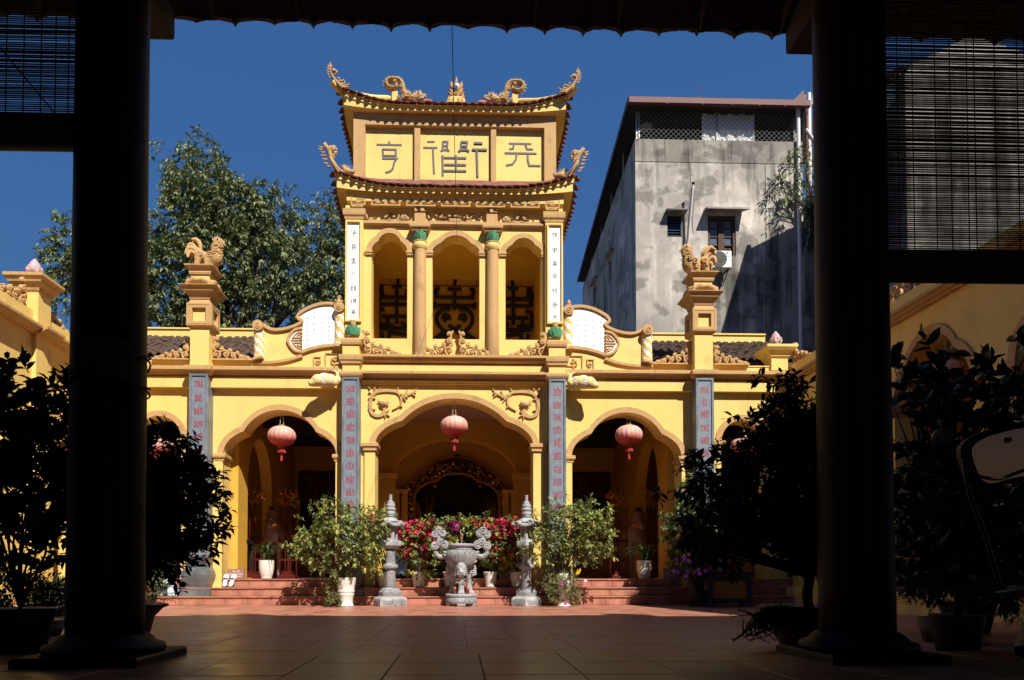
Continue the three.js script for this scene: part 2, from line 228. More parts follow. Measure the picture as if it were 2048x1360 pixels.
const M = {
  yellow: std({ color: L(0.865, 0.622, 0.195), map: plasterMap, bumpMap: plasterBump, bumpScale: 0.0035, roughness: 0.75 }),
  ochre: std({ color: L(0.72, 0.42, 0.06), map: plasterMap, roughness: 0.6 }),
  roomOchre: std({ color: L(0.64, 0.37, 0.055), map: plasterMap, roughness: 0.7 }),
  tan: std({ color: L(0.575, 0.365, 0.16), map: trimMap, bumpMap: plasterBump, bumpScale: 0.004 }),
  carve: std({ color: L(0.60, 0.385, 0.17), map: trimMap, bumpMap: carveBump, bumpScale: 0.006 }),
  white: std({ color: L(0.80, 0.80, 0.79), map: plasterMap, roughness: 0.6 }),
  ceramic: std({ color: L(0.78, 0.76, 0.73), map: plasterMap, roughness: 0.25 }),
  plaque: std({ color: L(0.27, 0.315, 0.37), map: plaqueMap, roughness: 0.45 }),
  marble: std({ color: L(0.33, 0.345, 0.36), map: marbleMap, roughness: 0.3 }),
  granite: std({ color: L(0.50, 0.515, 0.54), map: stoneMap, bumpMap: stoneBump, bumpScale: 0.004, roughness: 0.85 }),
  graniteCarved: std({ color: L(0.50, 0.515, 0.54), map: stoneMap, bumpMap: carveBump, bumpScale: 0.015, roughness: 0.85 }),
  terracotta: [0, 1, 2, 3].map((i) => std({ color: L(0.50 + 0.028 * i, 0.215 + 0.012 * ((i * 2) % 4), 0.145 + 0.008 * i), map: tileMap, roughnessMap: tileRough, roughness: 0.95 })),
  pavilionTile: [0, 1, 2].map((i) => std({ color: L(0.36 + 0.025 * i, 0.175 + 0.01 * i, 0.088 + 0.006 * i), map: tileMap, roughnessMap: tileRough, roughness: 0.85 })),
  mortar: std({ color: L(0.40, 0.34, 0.28), map: stoneMap, roughness: 0.95 }),
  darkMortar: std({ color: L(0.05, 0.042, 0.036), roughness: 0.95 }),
  roofRed: [0, 1, 2].map((i) => std({ color: L(0.165 + 0.05 * i, 0.07 + 0.014 * i, 0.055 + 0.012 * i), map: roofMap, roughness: 0.85 })),
  roofDark: std({ color: L(0.088, 0.056, 0.041), map: roofMap, roughness: 0.9 }),
  black: std({ color: L(0.012, 0.010, 0.009), roughness: 0.45 }),
  ink: std({ color: L(0.115, 0.105, 0.125), roughness: 0.7 }),
  darkInk: std({ color: L(0.02, 0.02, 0.022), roughness: 0.7 }),
  brownLine: std({ color: L(0.17, 0.07, 0.025), roughness: 0.7 }),
  green: std({ color: L(0.10, 0.36, 0.20), map: trimMap, roughness: 0.55 }),
  pink: std({ color: L(0.62, 0.42, 0.47), map: trimMap, roughness: 0.6 }),
  red: std({ color: L(0.42, 0.03, 0.03), roughness: 0.5 }),
  tongue: std({ color: L(0.40, 0.09, 0.08), roughness: 0.5 }),
  fishScale: std({ color: L(0.80, 0.62, 0.27), roughness: 0.5 }),
  fishWhite: std({ color: L(0.78, 0.75, 0.66), roughness: 0.5 }),
  gold: std({ color: L(0.52, 0.28, 0.05), metalness: 0.75, roughness: 0.38 }),
  goldCarve: std({ color: L(0.9, 0.8, 0.7), map: goldMap, bumpMap: carveBump, bumpScale: 0.01, metalness: 0.3, roughness: 0.4 }),
  altarDark: std({ color: L(0.035, 0.012, 0.008), roughness: 0.4 }),
  redLacquer: std({ color: L(0.075, 0.010, 0.007), roughness: 0.35 }),
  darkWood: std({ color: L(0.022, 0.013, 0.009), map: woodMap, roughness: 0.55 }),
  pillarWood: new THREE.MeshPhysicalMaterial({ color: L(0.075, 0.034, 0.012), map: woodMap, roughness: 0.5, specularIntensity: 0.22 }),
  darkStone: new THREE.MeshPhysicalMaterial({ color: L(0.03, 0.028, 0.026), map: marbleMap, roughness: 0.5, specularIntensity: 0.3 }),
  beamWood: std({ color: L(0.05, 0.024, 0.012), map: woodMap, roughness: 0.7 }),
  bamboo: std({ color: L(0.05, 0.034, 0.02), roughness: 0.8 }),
  cord: std({ color: L(0.015, 0.013, 0.012), roughness: 0.8 }),
  palecord: std({ color: L(0.6, 0.55, 0.5), roughness: 0.8 }),
  concrete: std({ color: L(0.78, 0.75, 0.715), map: concreteMap, bumpMap: concreteBump, bumpScale: 0.012, roughness: 0.95 }),
  concreteBand: std({ color: L(0.52, 0.505, 0.48), map: concreteMap, bumpMap: concreteBump, bumpScale: 0.012, roughness: 0.95 }),
  concreteDark: std({ color: L(0.5, 0.485, 0.46), map: concreteMap, bumpMap: concreteBump, bumpScale: 0.012, roughness: 0.95 }),
  pipe: std({ color: L(0.66, 0.66, 0.66), roughness: 0.5 }),
  rustPipe: std({ color: L(0.16, 0.06, 0.035), roughness: 0.8 }),
  fascia: std({ color: L(0.115, 0.02, 0.023), map: trimMap, roughness: 0.6 }),
  blueMetal: std({ color: L(0.05, 0.10, 0.25), roughness: 0.5 }),
  winFrame: std({ color: L(0.13, 0.065, 0.045), map: woodMap, roughness: 0.75 }),
  pane: new THREE.MeshPhysicalMaterial({ color: L(0.10, 0.13, 0.20), roughness: 0.12, metalness: 0, clearcoat: 0.6 }),
  acWhite: std({ color: L(0.74, 0.75, 0.75), roughness: 0.45 }),
  steel: std({ color: L(0.42, 0.43, 0.44), metalness: 0.5, roughness: 0.5 }),
  wire: std({ color: L(0.15, 0.15, 0.15), roughness: 0.6 }),
  grille: std({ color: L(0.09, 0.085, 0.08), roughness: 0.6 }),
  dark: std({ color: L(0.02, 0.02, 0.022), roughness: 0.8 }),
  sheet: std({ color: L(0.78, 0.79, 0.80), roughness: 0.8 }),
  bark: std({ color: L(0.16, 0.125, 0.095), map: stoneMap, roughness: 0.95 }),
  barkDark: std({ color: L(0.035, 0.027, 0.02), roughness: 0.95 }),
  soil: std({ color: L(0.05, 0.035, 0.025), roughness: 1 }),
  darkPot: std({ color: L(0.035, 0.022, 0.018), map: stoneMap, roughness: 0.6 }),
  nicheDark: std({ color: L(0.05, 0.018, 0.012), roughness: 0.7 }),
  bluePot: std({ color: L(0.035, 0.055, 0.10), map: stoneMap, bumpMap: carveBump, bumpScale: 0.01, roughness: 0.3 }),
  goldPanel: std({ color: L(0.42, 0.22, 0.045), map: trimMap, bumpMap: carveBump, bumpScale: 0.02, roughness: 0.35 }),
  sole: std({ color: L(0.10, 0.06, 0.045), roughness: 0.8 }),
  slipper: std({ color: L(0.80, 0.78, 0.75), roughness: 0.55 }),
  foam: std({ color: L(0.5, 0.63, 0.70), roughness: 0.8 }),
  horse: std({ color: L(0.30, 0.20, 0.185), roughness: 0.4 }),
  glassBack: std({ color: L(0.135, 0.088, 0.062), metalness: 1, roughness: 0.16, bumpMap: plasterBump, bumpScale: 0.0006 }),
  blackPlastic: std({ color: L(0.008, 0.008, 0.008), roughness: 0.6 }),
  fruit: std({ color: L(0.09, 0.13, 0.03), roughness: 0.5 }),
  redGlass: new THREE.MeshPhysicalMaterial({ color: L(0.22, 0.03, 0.02), roughness: 0.15, clearcoat: 0.8 }),
  amber: std({ color: L(0.55, 0.25, 0.05), roughness: 0.4 }),
  leaf: new THREE.MeshPhysicalMaterial({ vertexColors: true, roughness: 0.62, specularIntensity: 0.5, side: THREE.DoubleSide }),
  leafLit: new THREE.MeshPhysicalMaterial({ vertexColors: true, roughness: 0.55, transmission: 0.32, thickness: 0, side: THREE.DoubleSide }),
  petal: new THREE.MeshPhysicalMaterial({ vertexColors: true, roughness: 0.8, transmission: 0.3, thickness: 0, side: THREE.DoubleSide }),
};
// canvas prints: lettering only
function print(w, h, draw, base = '#fff') { const c = document.createElement('canvas'); c.width = w; c.height = h; const g = c.getContext('2d'); g.fillStyle = base; g.fillRect(0, 0, w, h); draw(g, w, h); const t = new THREE.CanvasTexture(c); t.colorSpace = THREE.SRGBColorSpace; t.anisotropy = 8; return t; }
function panel(name, x0, x1, y0, y1, z, map, parent, o = {}) {   // a printed face with its own 0..1 uv
  const g = new THREE.PlaneGeometry(x1 - x0, y1 - y0); g.translate((x0 + x1) / 2, (y0 + y1) / 2, z); return mesh(name, g, std({ map, roughness: 0.6, ...o }), parent, true);
}
// Vietnamese capitals: plain letters with their marks drawn as strokes
const MARKS = { 'À': 'A`', 'Á': "A'", 'Ả': 'A?', 'Ậ': 'A^.', 'Â': 'A^', 'Ấ': "A^'", 'Ầ': 'A^`', 'È': 'E`', 'Ề': 'E^`', 'Ế': "E^'", 'Ệ': 'E^.', 'Ễ': 'E^~', 'Ê': 'E^', 'Ộ': 'O^.', 'Ồ': 'O^`', 'Ô': 'O^', 'Ọ': 'O.', 'Ơ': 'O+', 'Ờ': 'O+`', 'Ù': 'U`', 'Ư': 'U+', 'Ừ': 'U+`', 'Ử': 'U+?', 'Ã': 'A~', 'Ạ': 'A.', 'Đ': 'D-', 'Í': "I'", 'Ĩ': 'I~', 'Ý': "Y'", 'Ú': "U'", 'Ớ': "O+'" };
function vn(g, text, cx, cy, size, width, color) {                // centred word of capital letters, squeezed to width
  g.save(); g.translate(cx, cy); g.font = `bold ${size}px serif`; g.fillStyle = color; g.strokeStyle = color; g.lineWidth = size * 0.08; g.lineCap = 'round'; g.textBaseline = 'alphabetic'; g.textAlign = 'left';
  const ls = [...text].map((ch) => (MARKS[ch] || ch)), ws = ls.map((l) => g.measureText(l[0]).width), tot = ws.reduce((a, b) => a + b, 0), k = Math.min(1.05, width / tot); g.scale(k, 1); let x = -tot / 2; const y = size * 0.36, top = y - size * 0.76;
  ls.forEach((l, i) => {
    g.fillText(l[0], x, y); const m = x + ws[i] / 2, s = size * 0.13; let up = top;
    const line = (...p) => { g.beginPath(); g.moveTo(p[0], p[1]); for (let q = 2; q < p.length; q += 2) g.lineTo(p[q], p[q + 1]); g.stroke(); };
    for (const c of l.slice(1)) {
      if (c === '^') { line(m - s * 1.5, up, m, up - s, m + s * 1.5, up); up -= s * 1.3; }
      if (c === "'") line(m, up - s * 0.2, m + s, up - s * 1.3);
      if (c === '`') line(m, up - s * 0.2, m - s, up - s * 1.3);
      if (c === '?') { g.beginPath(); g.arc(m, up - s * 1.1, s * 0.6, Math.PI, Math.PI * 2.4); g.stroke(); line(m, up - s * 0.5, m, up); }
      if (c === '~') line(m - s * 1.3, up - s * 0.2, m - s * 0.5, up - s * 0.8, m + s * 0.5, up - s * 0.2, m + s * 1.3, up - s * 0.8);
      if (c === '.') { g.beginPath(); g.arc(m, y + s * 1.2, s * 0.55, 0, 7); g.fill(); }
      if (c === '+') line(x + ws[i] * 0.86, top + s * 0.6, x + ws[i] * 1.02, top - s * 0.3);
      if (c === '-') line(x + ws[i] * -0.02, y - size * 0.36, x + ws[i] * 0.42, y - size * 0.36);
    }
    x += ws[i];
  });
  g.restore();
}
// ------------------------------------------------------------------ ground, courtyard, pavilion floor, steps
const FLOOR = 0.47, R1 = -12.42, R2 = -12.70, R3 = -12.98;        // temple floor height; fronts of the three risers
structure('ground', B(-150, 150, -0.4, -0.06, -200, 60), std({ color: L(0.14, 0.12, 0.10), roughness: 1 }));
{
  const r = rng(11);
  const court = structure('courtyard', B(-9, 9, -0.058, -0.004, R1 - 0.6, -4.5), M.mortar);
  const variants = [0, 1, 2].map((i) => { const w = 0.3955, g = CB(-w / 2, w / 2, -w / 2, w / 2, -0.02, [0, -0.0012, -0.0006][i], 0.002); g.rotateX(-Math.PI / 2); const q = merged(g); const uv = q.attributes.uv; for (let k = 0; k < uv.count; k++) uv.setXY(k, uv.getX(k) + i * 0.61, uv.getY(k) + i * 0.37); q.userData.done = true; return q; });
  const spots = []; let row = 0;
  for (let z = -4.5 - 0.2; z > R1 - 0.1; z -= 0.4, row++) for (let k = -22; k < 21; k++) { const x = 0.063 + (k + 0.5) * 0.4; if (Math.abs(x) < 6.75) spots.push([x, z - ((k & 1) ? 0.0 : 0.02), Math.abs(x) < -z * 0.80 + 0.4]); }
  const rest = [[], [], [], []];
  let n = 0;
  for (const [x, z, seen] of spots) {
    const mt = Math.floor(r() * 4), v = Math.floor(r() * 3);
    if (seen && n < 298) { n++; const t = mesh('tile', variants[v], M.terracotta[mt], court); t.position.set(x, (r() - 0.5) * 0.0014, z); }
    else { const q = variants[v].clone(); q.translate(x, (r() - 0.5) * 0.0014, z); const uv = q.attributes.uv, du = r(), dv = r(); for (let k = 0; k < uv.count; k++) uv.setXY(k, uv.getX(k) + du, uv.getY(k) + dv); rest[mt].push(q); }
  }
  rest.forEach((l, i) => { if (l.length) { const t = mesh('far_tiles', l, M.terracotta[i], court, true); t.userData.kind = 'stuff'; } });

  const PF = 0.03;
  const pav = structure('pavilion_floor', [B(-9, 9, -0.05, PF - 0.006, -4.5, 6)], M.darkMortar);
  const w = 0.507 - 0.007, pg = CB(-w / 2, w / 2, -w / 2, w / 2, -0.02, 0, 0.0025); pg.rotateX(-Math.PI / 2); const pq = done(pg);
  for (let j = 0; j < 9; j++) for (let k = -10; k < 11; k++) {
    const z = -4.494 + 0.25 + j * 0.5 - (j ? 0 : 0.0), x = 0.131 + (k - 0.5) * 0.507; if (Math.abs(x) > -z * 0.9 + 1.1) continue;
    const t = mesh('tile', pq, M.pavilionTile[Math.floor(r() * 3)], pav); t.position.set(x, PF + (r() - 0.5) * 0.0015, z); t.scale.z = 0.493 / 0.5;
  }
  // steps: three courses of riser tiles with a rounded nosing
  const st = structure('steps', [B(-6.8, 6.6, -0.01, FLOOR / 3 - 0.02, R3 - 0.2, R1 - 0.012), B(-6.8, 6.6, FLOOR / 3 - 0.019, FLOOR * 2 / 3 - 0.02, R3 - 0.2, R2 - 0.012), B(-6.8, 6.6, FLOOR * 2 / 3 - 0.019, FLOOR - 0.021, R3 - 0.5, R3 - 0.012)], M.mortar);
  const rh = FLOOR / 3, tl = 0.405;
  const tileG = [0, 1].map((i) => { const q = merged(CB(0, tl - 0.007, 0.004, rh - 0.027, -0.012, 0, 0.002)); const uv = q.attributes.uv; for (let k = 0; k < uv.count; k++) uv.setXY(k, uv.getX(k) + i * 0.5, uv.getY(k) + i * 0.4); q.userData.done = true; return q; });
  [R1, R2, R3].forEach((z, c) => {
    for (let x = -6.8 + [0.17, 0.31, 0.02][c]; x < 6.5; x += tl) { const t = mesh('tile', tileG[Math.floor(r() * 2)], M.terracotta[Math.floor(r() * 4)], st); t.position.set(x, c * rh, z + (r() - 0.5) * 0.002); }
    const y = (c + 1) * rh, nose = EX([[0, y - 0.027], [0.018, y - 0.025], [0.024, y - 0.016], [0.024, y - 0.006], [0.018, y], [-0.32, y], [-0.32, y - 0.012], [0, y - 0.012]].map(([a, b]) => [a, b]), 0, 13.4); nose.rotateY(-Math.PI / 2); nose.translate(6.6, 0, z);
    mesh('nosing', nose, M.terracotta[c], st);
  });
}
// ------------------------------------------------------------------ temple front
// a cusped arch: half width a, springing ys, cusp at (xc, yc), crown yt; returned from right springing to left
function archLine(a, ys, xc, yc, yt, n = 10) {
  const t = 62 * Math.PI / 180, rx = (a - xc) / (1 - Math.cos(t)), ry = (yc - ys) / Math.sin(t), out = [];
  for (let i = 0; i <= n; i++) { const q = t * i / n; out.push([a - rx + rx * Math.cos(q), ys + ry * Math.sin(q)]); }
  const h = yt - yc, R = (xc * xc + h * h) / (2 * h), q0 = Math.asin(Math.min(1, xc / R));
  for (let i = 1; i < 2 * n; i++) { const q = q0 - q0 * i / n; out.push([R * Math.sin(q), yt - R + R * Math.cos(q)]); }
  for (let i = n; i >= 0; i--) { const q = t * i / n; out.push([-(a - rx + rx * Math.cos(q)), ys + ry * Math.sin(q)]); }
  return out;
}
const roundLine = (a, ys, yt, n = 22) => Array.from({ length: n + 1 }, (_, i) => { const q = Math.PI * i / n; return [a * Math.cos(q), ys + (yt - ys) * Math.sin(q)]; });
const shift = (l, x) => l.map(([a, b]) => [a + x, b]);
function archHole(line, y0) { return [...line, [line[line.length - 1][0], y0], [line[0][0], y0]]; }
// the flat band round an arch
function archBand(line, line2, z0, z1) { return EX([...line2, ...line.slice().reverse()], z0, z1, [], 0.004); }
const WALL = -13.0;
const CT = { a: DX(1066, WALL, 890), ys: VY(890), xc: DX(1013), yc: VY(843), yt: VY(798) };                 // central arch
const cArch = archLine(CT.a, CT.ys, CT.xc, CT.yc, CT.yt), cOut = archLine(CT.a + 0.115, CT.ys, CT.xc + 0.06, CT.yc + 0.10, CT.yt + 0.115);
const cx1 = UX(560, WALL, 900), WA = { x: cx1 - AX, a: (UX(672) - UX(447)) / 2, ys: VY(909, WALL, 560), xc: (UX(637) - UX(488)) / 2 * 0.97, yc: VY(864, WALL, 560), yt: VY(821, WALL, 560) };
const bx1 = UX(318.5, WALL, 870), WB = { x: bx1 - AX, a: 0.415, ys: VY(876, WALL, 320), yt: VY(833, WALL, 320) };
const yCap = VY(745, -12.72), yW = { c0: VY(755, -12.8, 600), c1: VY(737, -12.8, 600) };                    // wing cornice
const PLAQ = -12.72;
const PQ = { inner: [DX(1132, PLAQ), DX(1098, PLAQ)], outer: [DX(1428, PLAQ), DX(1392, PLAQ)] };
const WR = 6.55;                                                  // courtyard side walls stand at +-WR from the axis line

const tower = thing('temple_tower', 'two-tier yellow gate tower with upturned tiled eaves at the centre of the courtyard', 'tower', [AX, 0, 0]);
const V = (py, z = WALL) => VY(py, z), D = (px, z = WALL, py = 900) => UX(px, z, py) - AX;
const ribZ = (g) => g;

// -- ground storey of the tower
mesh('wall', [
  EX([[-PQ.inner[1] - 0.02, FLOOR * 0.66], [-PQ.inner[1] - 0.02, V(740)], [PQ.inner[1] + 0.02, V(740)], [PQ.inner[1] + 0.02, FLOOR * 0.66], [CT.a, FLOOR * 0.66], ...cArch, [-CT.a, FLOOR * 0.66]], WALL - 0.45, WALL),
  ...[-1, 1].map((s) => B(s * (CT.a), s * (CT.a + 0.20), FLOOR * 0.66, V(903), WALL - 0.02, WALL + 0.05)),
  ML(-PQ.inner[1], PQ.inner[1], WALL, [[-0.02, V(770)], [0.05, V(770)], [0.05, V(767)], [0.10, V(767)], [0.10, V(763.5)], [-0.02, V(763.5)]]),
  ML(-PQ.inner[1], PQ.inner[1], WALL, [[-0.02, V(748.5)], [0.10, V(748.5)], [0.10, V(732.5)], [-0.02, V(732.5)]]),
], M.yellow, tower);
mesh('arch_trim', archBand(cArch, cOut, WALL - 0.01, WALL + 0.028), M.tan, tower);
for (const s of [-1, 1]) mesh('impost', SQ(s * (CT.a + 0.095), WALL - 0.1, 0.115, 0.17, [[0, V(903.5)], [0.012, V(903)], [0.012, V(899)], [0.03, V(896)], [0.04, V(895)], [0.04, V(889)], [0.035, V(888)]]), M.tan, tower);
mesh('cornice', ML(-PQ.inner[1], PQ.inner[1], WALL, corn(V(763), V(748.5), 0.21)), M.tan, tower);
mesh('balcony_ledge', ML(-PQ.inner[1], PQ.inner[1], WALL, [[-0.3, V(733)], [0.07, V(733)], [0.09, V(730)], [0.15, V(727)], [0.17, V(722)], [0.21, V(721)], [0.21, V(716.5)], [-0.3, V(716)]]), M.tan, tower);
// corner pillars: marble slab pillar with carved words below, moulded blocks above
const slabTop = V(756, PLAQ), slabBot = V(1110, PLAQ);
const WORDS = {
  inner_l: [['SẠCH', 778], ['PHIỀN', 804], ['NÃO', 829], ['HẾT', 856], ['THAM', 881], ['SÂN', 907], ['CỬA', 933], ['PHẬT', 960], ['ĐẦY', 985], ['RỒI', 1011]],
  inner_r: [['DIỄN', 785], ['KINH', 811], ['VÀNG', 835], ['TUYÊN', 861], ['KỆ', 886], ['DIỆU', 913], ['GỌI', 939], ['NGƯỜI', 965], ['MƠ', 991], ['MỘNG', 1015]],
  outer_l: [['THẢ', 768], ['BÈ', 796], ['BÁU', 822], ['DONG', 848], ['THUYỀN', 874], ['TỪ', 903]],
  outer_r: [['PHÁ', 780], ['SI', 805], ['MÊ', 829], ['TRỪ', 856], ['NGHIỆP', 881], ['CHƯỚNG', 907]],
};
function slabPillar(parent, xc, hw, top, words, side) {
  const z = PLAQ, hz = 0.16, bot = FLOOR / 3 + 0.001;
  const y1 = V(1121, z), y2 = V(1177, z);
  const shaftBot = V(1112, z);
  mesh('marble_pillar', SQ(xc, z - hz, hw, hz, [[-0.003, shaftBot], [-0.003, top]]), M.plaque, parent);
  // raised rim of the sunk tablet
  const iy0 = shaftBot + 0.06, iy1 = top - 0.05, ix = hw * 0.74;
  mesh('tablet_rim', EX([[xc - hw, shaftBot], [xc + hw, shaftBot], [xc + hw, top], [xc - hw, top]], z - 0.002, z + 0.022, [[[xc - ix, iy0], [xc + ix, iy0], [xc + ix, iy1], [xc - ix, iy1]]], 0.004), M.plaque, parent);
  const W = 128, Hh = 1024, hgt = iy1 - iy0;
  const map = print(W, Hh, (g) => {
    const n = rng(Math.round(xc * 100) + 900); g.fillStyle = '#7d8897'; g.fillRect(0, 0, W, Hh);
    for (let i = 0; i < 500; i++) { g.fillStyle = `rgba(${n() > 0.5 ? '150,160,172' : '88,98,112'},0.10)`; g.beginPath(); g.ellipse(n() * W, n() * Hh, 4 + n() * 26, 3 + n() * 14, n() * 3, 0, 7); g.fill(); }
    for (let i = 0; i < 16; i++) { g.strokeStyle = `rgba(205,212,220,${0.10 + n() * 0.2})`; g.lineWidth = 1 + n(); g.beginPath(); let x = n() * W, y = n() * Hh; g.moveTo(x, y); for (let k = 0; k < 5; k++) { x += (n() - 0.5) * 50; y += 20 + n() * 30; g.lineTo(x, y); } g.stroke(); }
    for (const [w, py] of words) vn(g, w, W / 2, (iy1 - VY(py, z, side)) / hgt * Hh, Hh / hgt * 0.165, W * 0.66, '#2b1d24');
    for (const [w, py] of words) vn(g, w, W / 2 - 1.5, (iy1 - VY(py, z, side)) / hgt * Hh - 1.5, Hh / hgt * 0.165, W * 0.66, '#b52a3c');
  });
  panel('carved_tablet', xc - ix + 0.001, xc + ix - 0.001, iy0 + 0.001, iy1 - 0.001, z + 0.003, map, parent, { roughness: 0.5, color: 0xf0f4f8 });
  // turned marble base
  mesh('pillar_base', [SQ(xc, z - hz, hw, hz, [[0.10, bot], [0.10, y2], [0.02, y2 + 0.001], [0.03, y2 + 0.04], [0.055, y2 + 0.11], [0.085, y2 + 0.19], [0.09, y2 + 0.26], [0.07, y2 + 0.33], [0.03, y2 + 0.40], [0.015, y2 + 0.46], [0.045, y1], [0.06, y1 + 0.04], [0.06, y1 + 0.07], [0.01, shaftBot]])], M.marble, parent);
}
for (const s of [-1, 1]) {
  const xc = s * (PQ.inner[0] + PQ.inner[1]) / 2, hw = Math.abs(PQ.inner[0] - PQ.inner[1]) / 2;
  slabPillar(tower, xc, hw, slabTop, s < 0 ? WORDS.inner_l : WORDS.inner_r, s < 0 ? 706 : 1115);
  const zc = PLAQ - 0.16;
  mesh('pillar_block', SQ(xc, zc, hw - 0.005, 0.155, [[0, V(744, PLAQ)], [0, V(731, PLAQ)], [0, V(692, PLAQ)]]), M.yellow, tower);
  mesh('pillar_cap', SQ(xc, zc, hw, 0.16, [[0, V(756.5, PLAQ)], [0.03, V(755, PLAQ)], [0.045, V(752, PLAQ)], [0.05, V(749, PLAQ)], [0.05, V(746.5, PLAQ)], [0.03, V(744.5, PLAQ)], [-0.02, V(744, PLAQ)]]), M.tan, tower);
  mesh('pillar_cap', SQ(xc, zc, hw, 0.16, [[0, V(732, PLAQ)], [0.025, V(729, PLAQ)], [0.03, V(725, PLAQ)], [0.05, V(722, PLAQ)], [0.055, V(717, PLAQ)], [0.055, V(712, PLAQ)], [-0.02, V(711, PLAQ)]]), M.tan, tower);
  mesh('pillar_cap', SQ(xc, zc, hw, 0.16, [[-0.01, V(692.5, PLAQ)], [0.02, V(691, PLAQ)], [0.03, V(687, PLAQ)], [0.03, V(681, PLAQ)], [0.015, V(678.5, PLAQ)], [-0.03, V(677, PLAQ)]]), M.tan, tower);
  // upper corner pillar with the white word board
  const zf = -12.86, ux = s * (DX(1127, zf) + DX(1092, zf)) / 2, uw = (DX(1127, zf) - DX(1092, zf)) / 2;
  mesh('corner_pillar', SQ(ux, zf - 0.2, uw, 0.2, [[0, V(680, zf)], [0, V(414, zf)]]), M.yellow, tower);
  mesh('pillar_cap', SQ(ux, zf - 0.2, uw, 0.2, [[0, V(443, zf)], [0.012, V(441, zf)], [0.018, V(437, zf)], [0.04, V(434, zf)], [0.045, V(430, zf)], [0.045, V(422, zf)], [-0.02, V(421, zf)]]), M.tan, tower);
  const bx = s * DX(1110.5, zf), bw = 0.118, by0 = V(647, zf), by1 = V(446, zf);
  mesh('board_frame', EX([[bx - bw - 0.035, by0], [bx + bw + 0.035, by0], [bx + bw + 0.035, by1], [bx - bw - 0.035, by1]], zf, zf + 0.045, [[[bx - bw, by0 + 0.045], [bx + bw, by0 + 0.045], [bx + bw, by1 - 0.03], [bx - bw, by1 - 0.03]]], 0.004), M.yellow, tower);
  const n = rng(40 + s), GL = s < 0
    ? [[467, 'tP|+'], [494, 'box'], [522, 'wu'], [547, 'xin'], [577, 'tou'], [603, 'gong'], [624, 'lai']] : [[470, 'xiang'], [500, 'shen'], [527, 'shan'], [552, 'nian'], [582, 'zhu'], [610, 'shi'], [634, 'tian']];
  const W = 128, Hh = 1024, ht = by1 - by0 - 0.075;
  const map = print(W, Hh, (g) => { g.fillStyle = '#f2f3f4'; g.fillRect(0, 0, W, Hh); GL.forEach(([py, kind]) => glyph(g, kind, W / 2, (by1 - 0.03 - VY(py, zf, s < 0 ? 710 : 1110)) / ht * Hh, 62)); }, '#f2f3f4');
  panel('word_board', bx - bw + 0.0005, bx + bw - 0.0005, by0 + 0.0455, by1 - 0.0305, zf + 0.006, map, tower);
  // lotus foot below the board
  const fy = V(660, zf);
  const lf = (a, l, w) => T(EX(cr([[0, 0], [w * 0.8, l * 0.25], [w, l * 0.55], [w * 0.45, l * 0.85], [0, l], [-w * 0.45, l * 0.85], [-w, l * 0.55], [-w * 0.8, l * 0.25]], 2, true), -0.012, 0.012, [], 0.006), bx + Math.sin(a) * 0.05, V(676, zf), zf + 0.075 + Math.cos(a) * 0.03, 0.25 * Math.cos(a), a * 0.6, -a * 0.55);
  mesh('lotus_foot', [-1.1, -0.55, 0, 0.55, 1.1].map((a) => lf(a, 0.20, 0.06)), M.green, tower);
  mesh('lotus_stem', TU([[bx, V(672, zf), zf + 0.05], [bx + 0.01, V(658, zf), zf + 0.05], [bx - 0.008, V(646, zf), zf + 0.04]], (t) => 0.055 - 0.015 * t + 0.02 * (t > 0.8), 8), M.carve, tower);
}
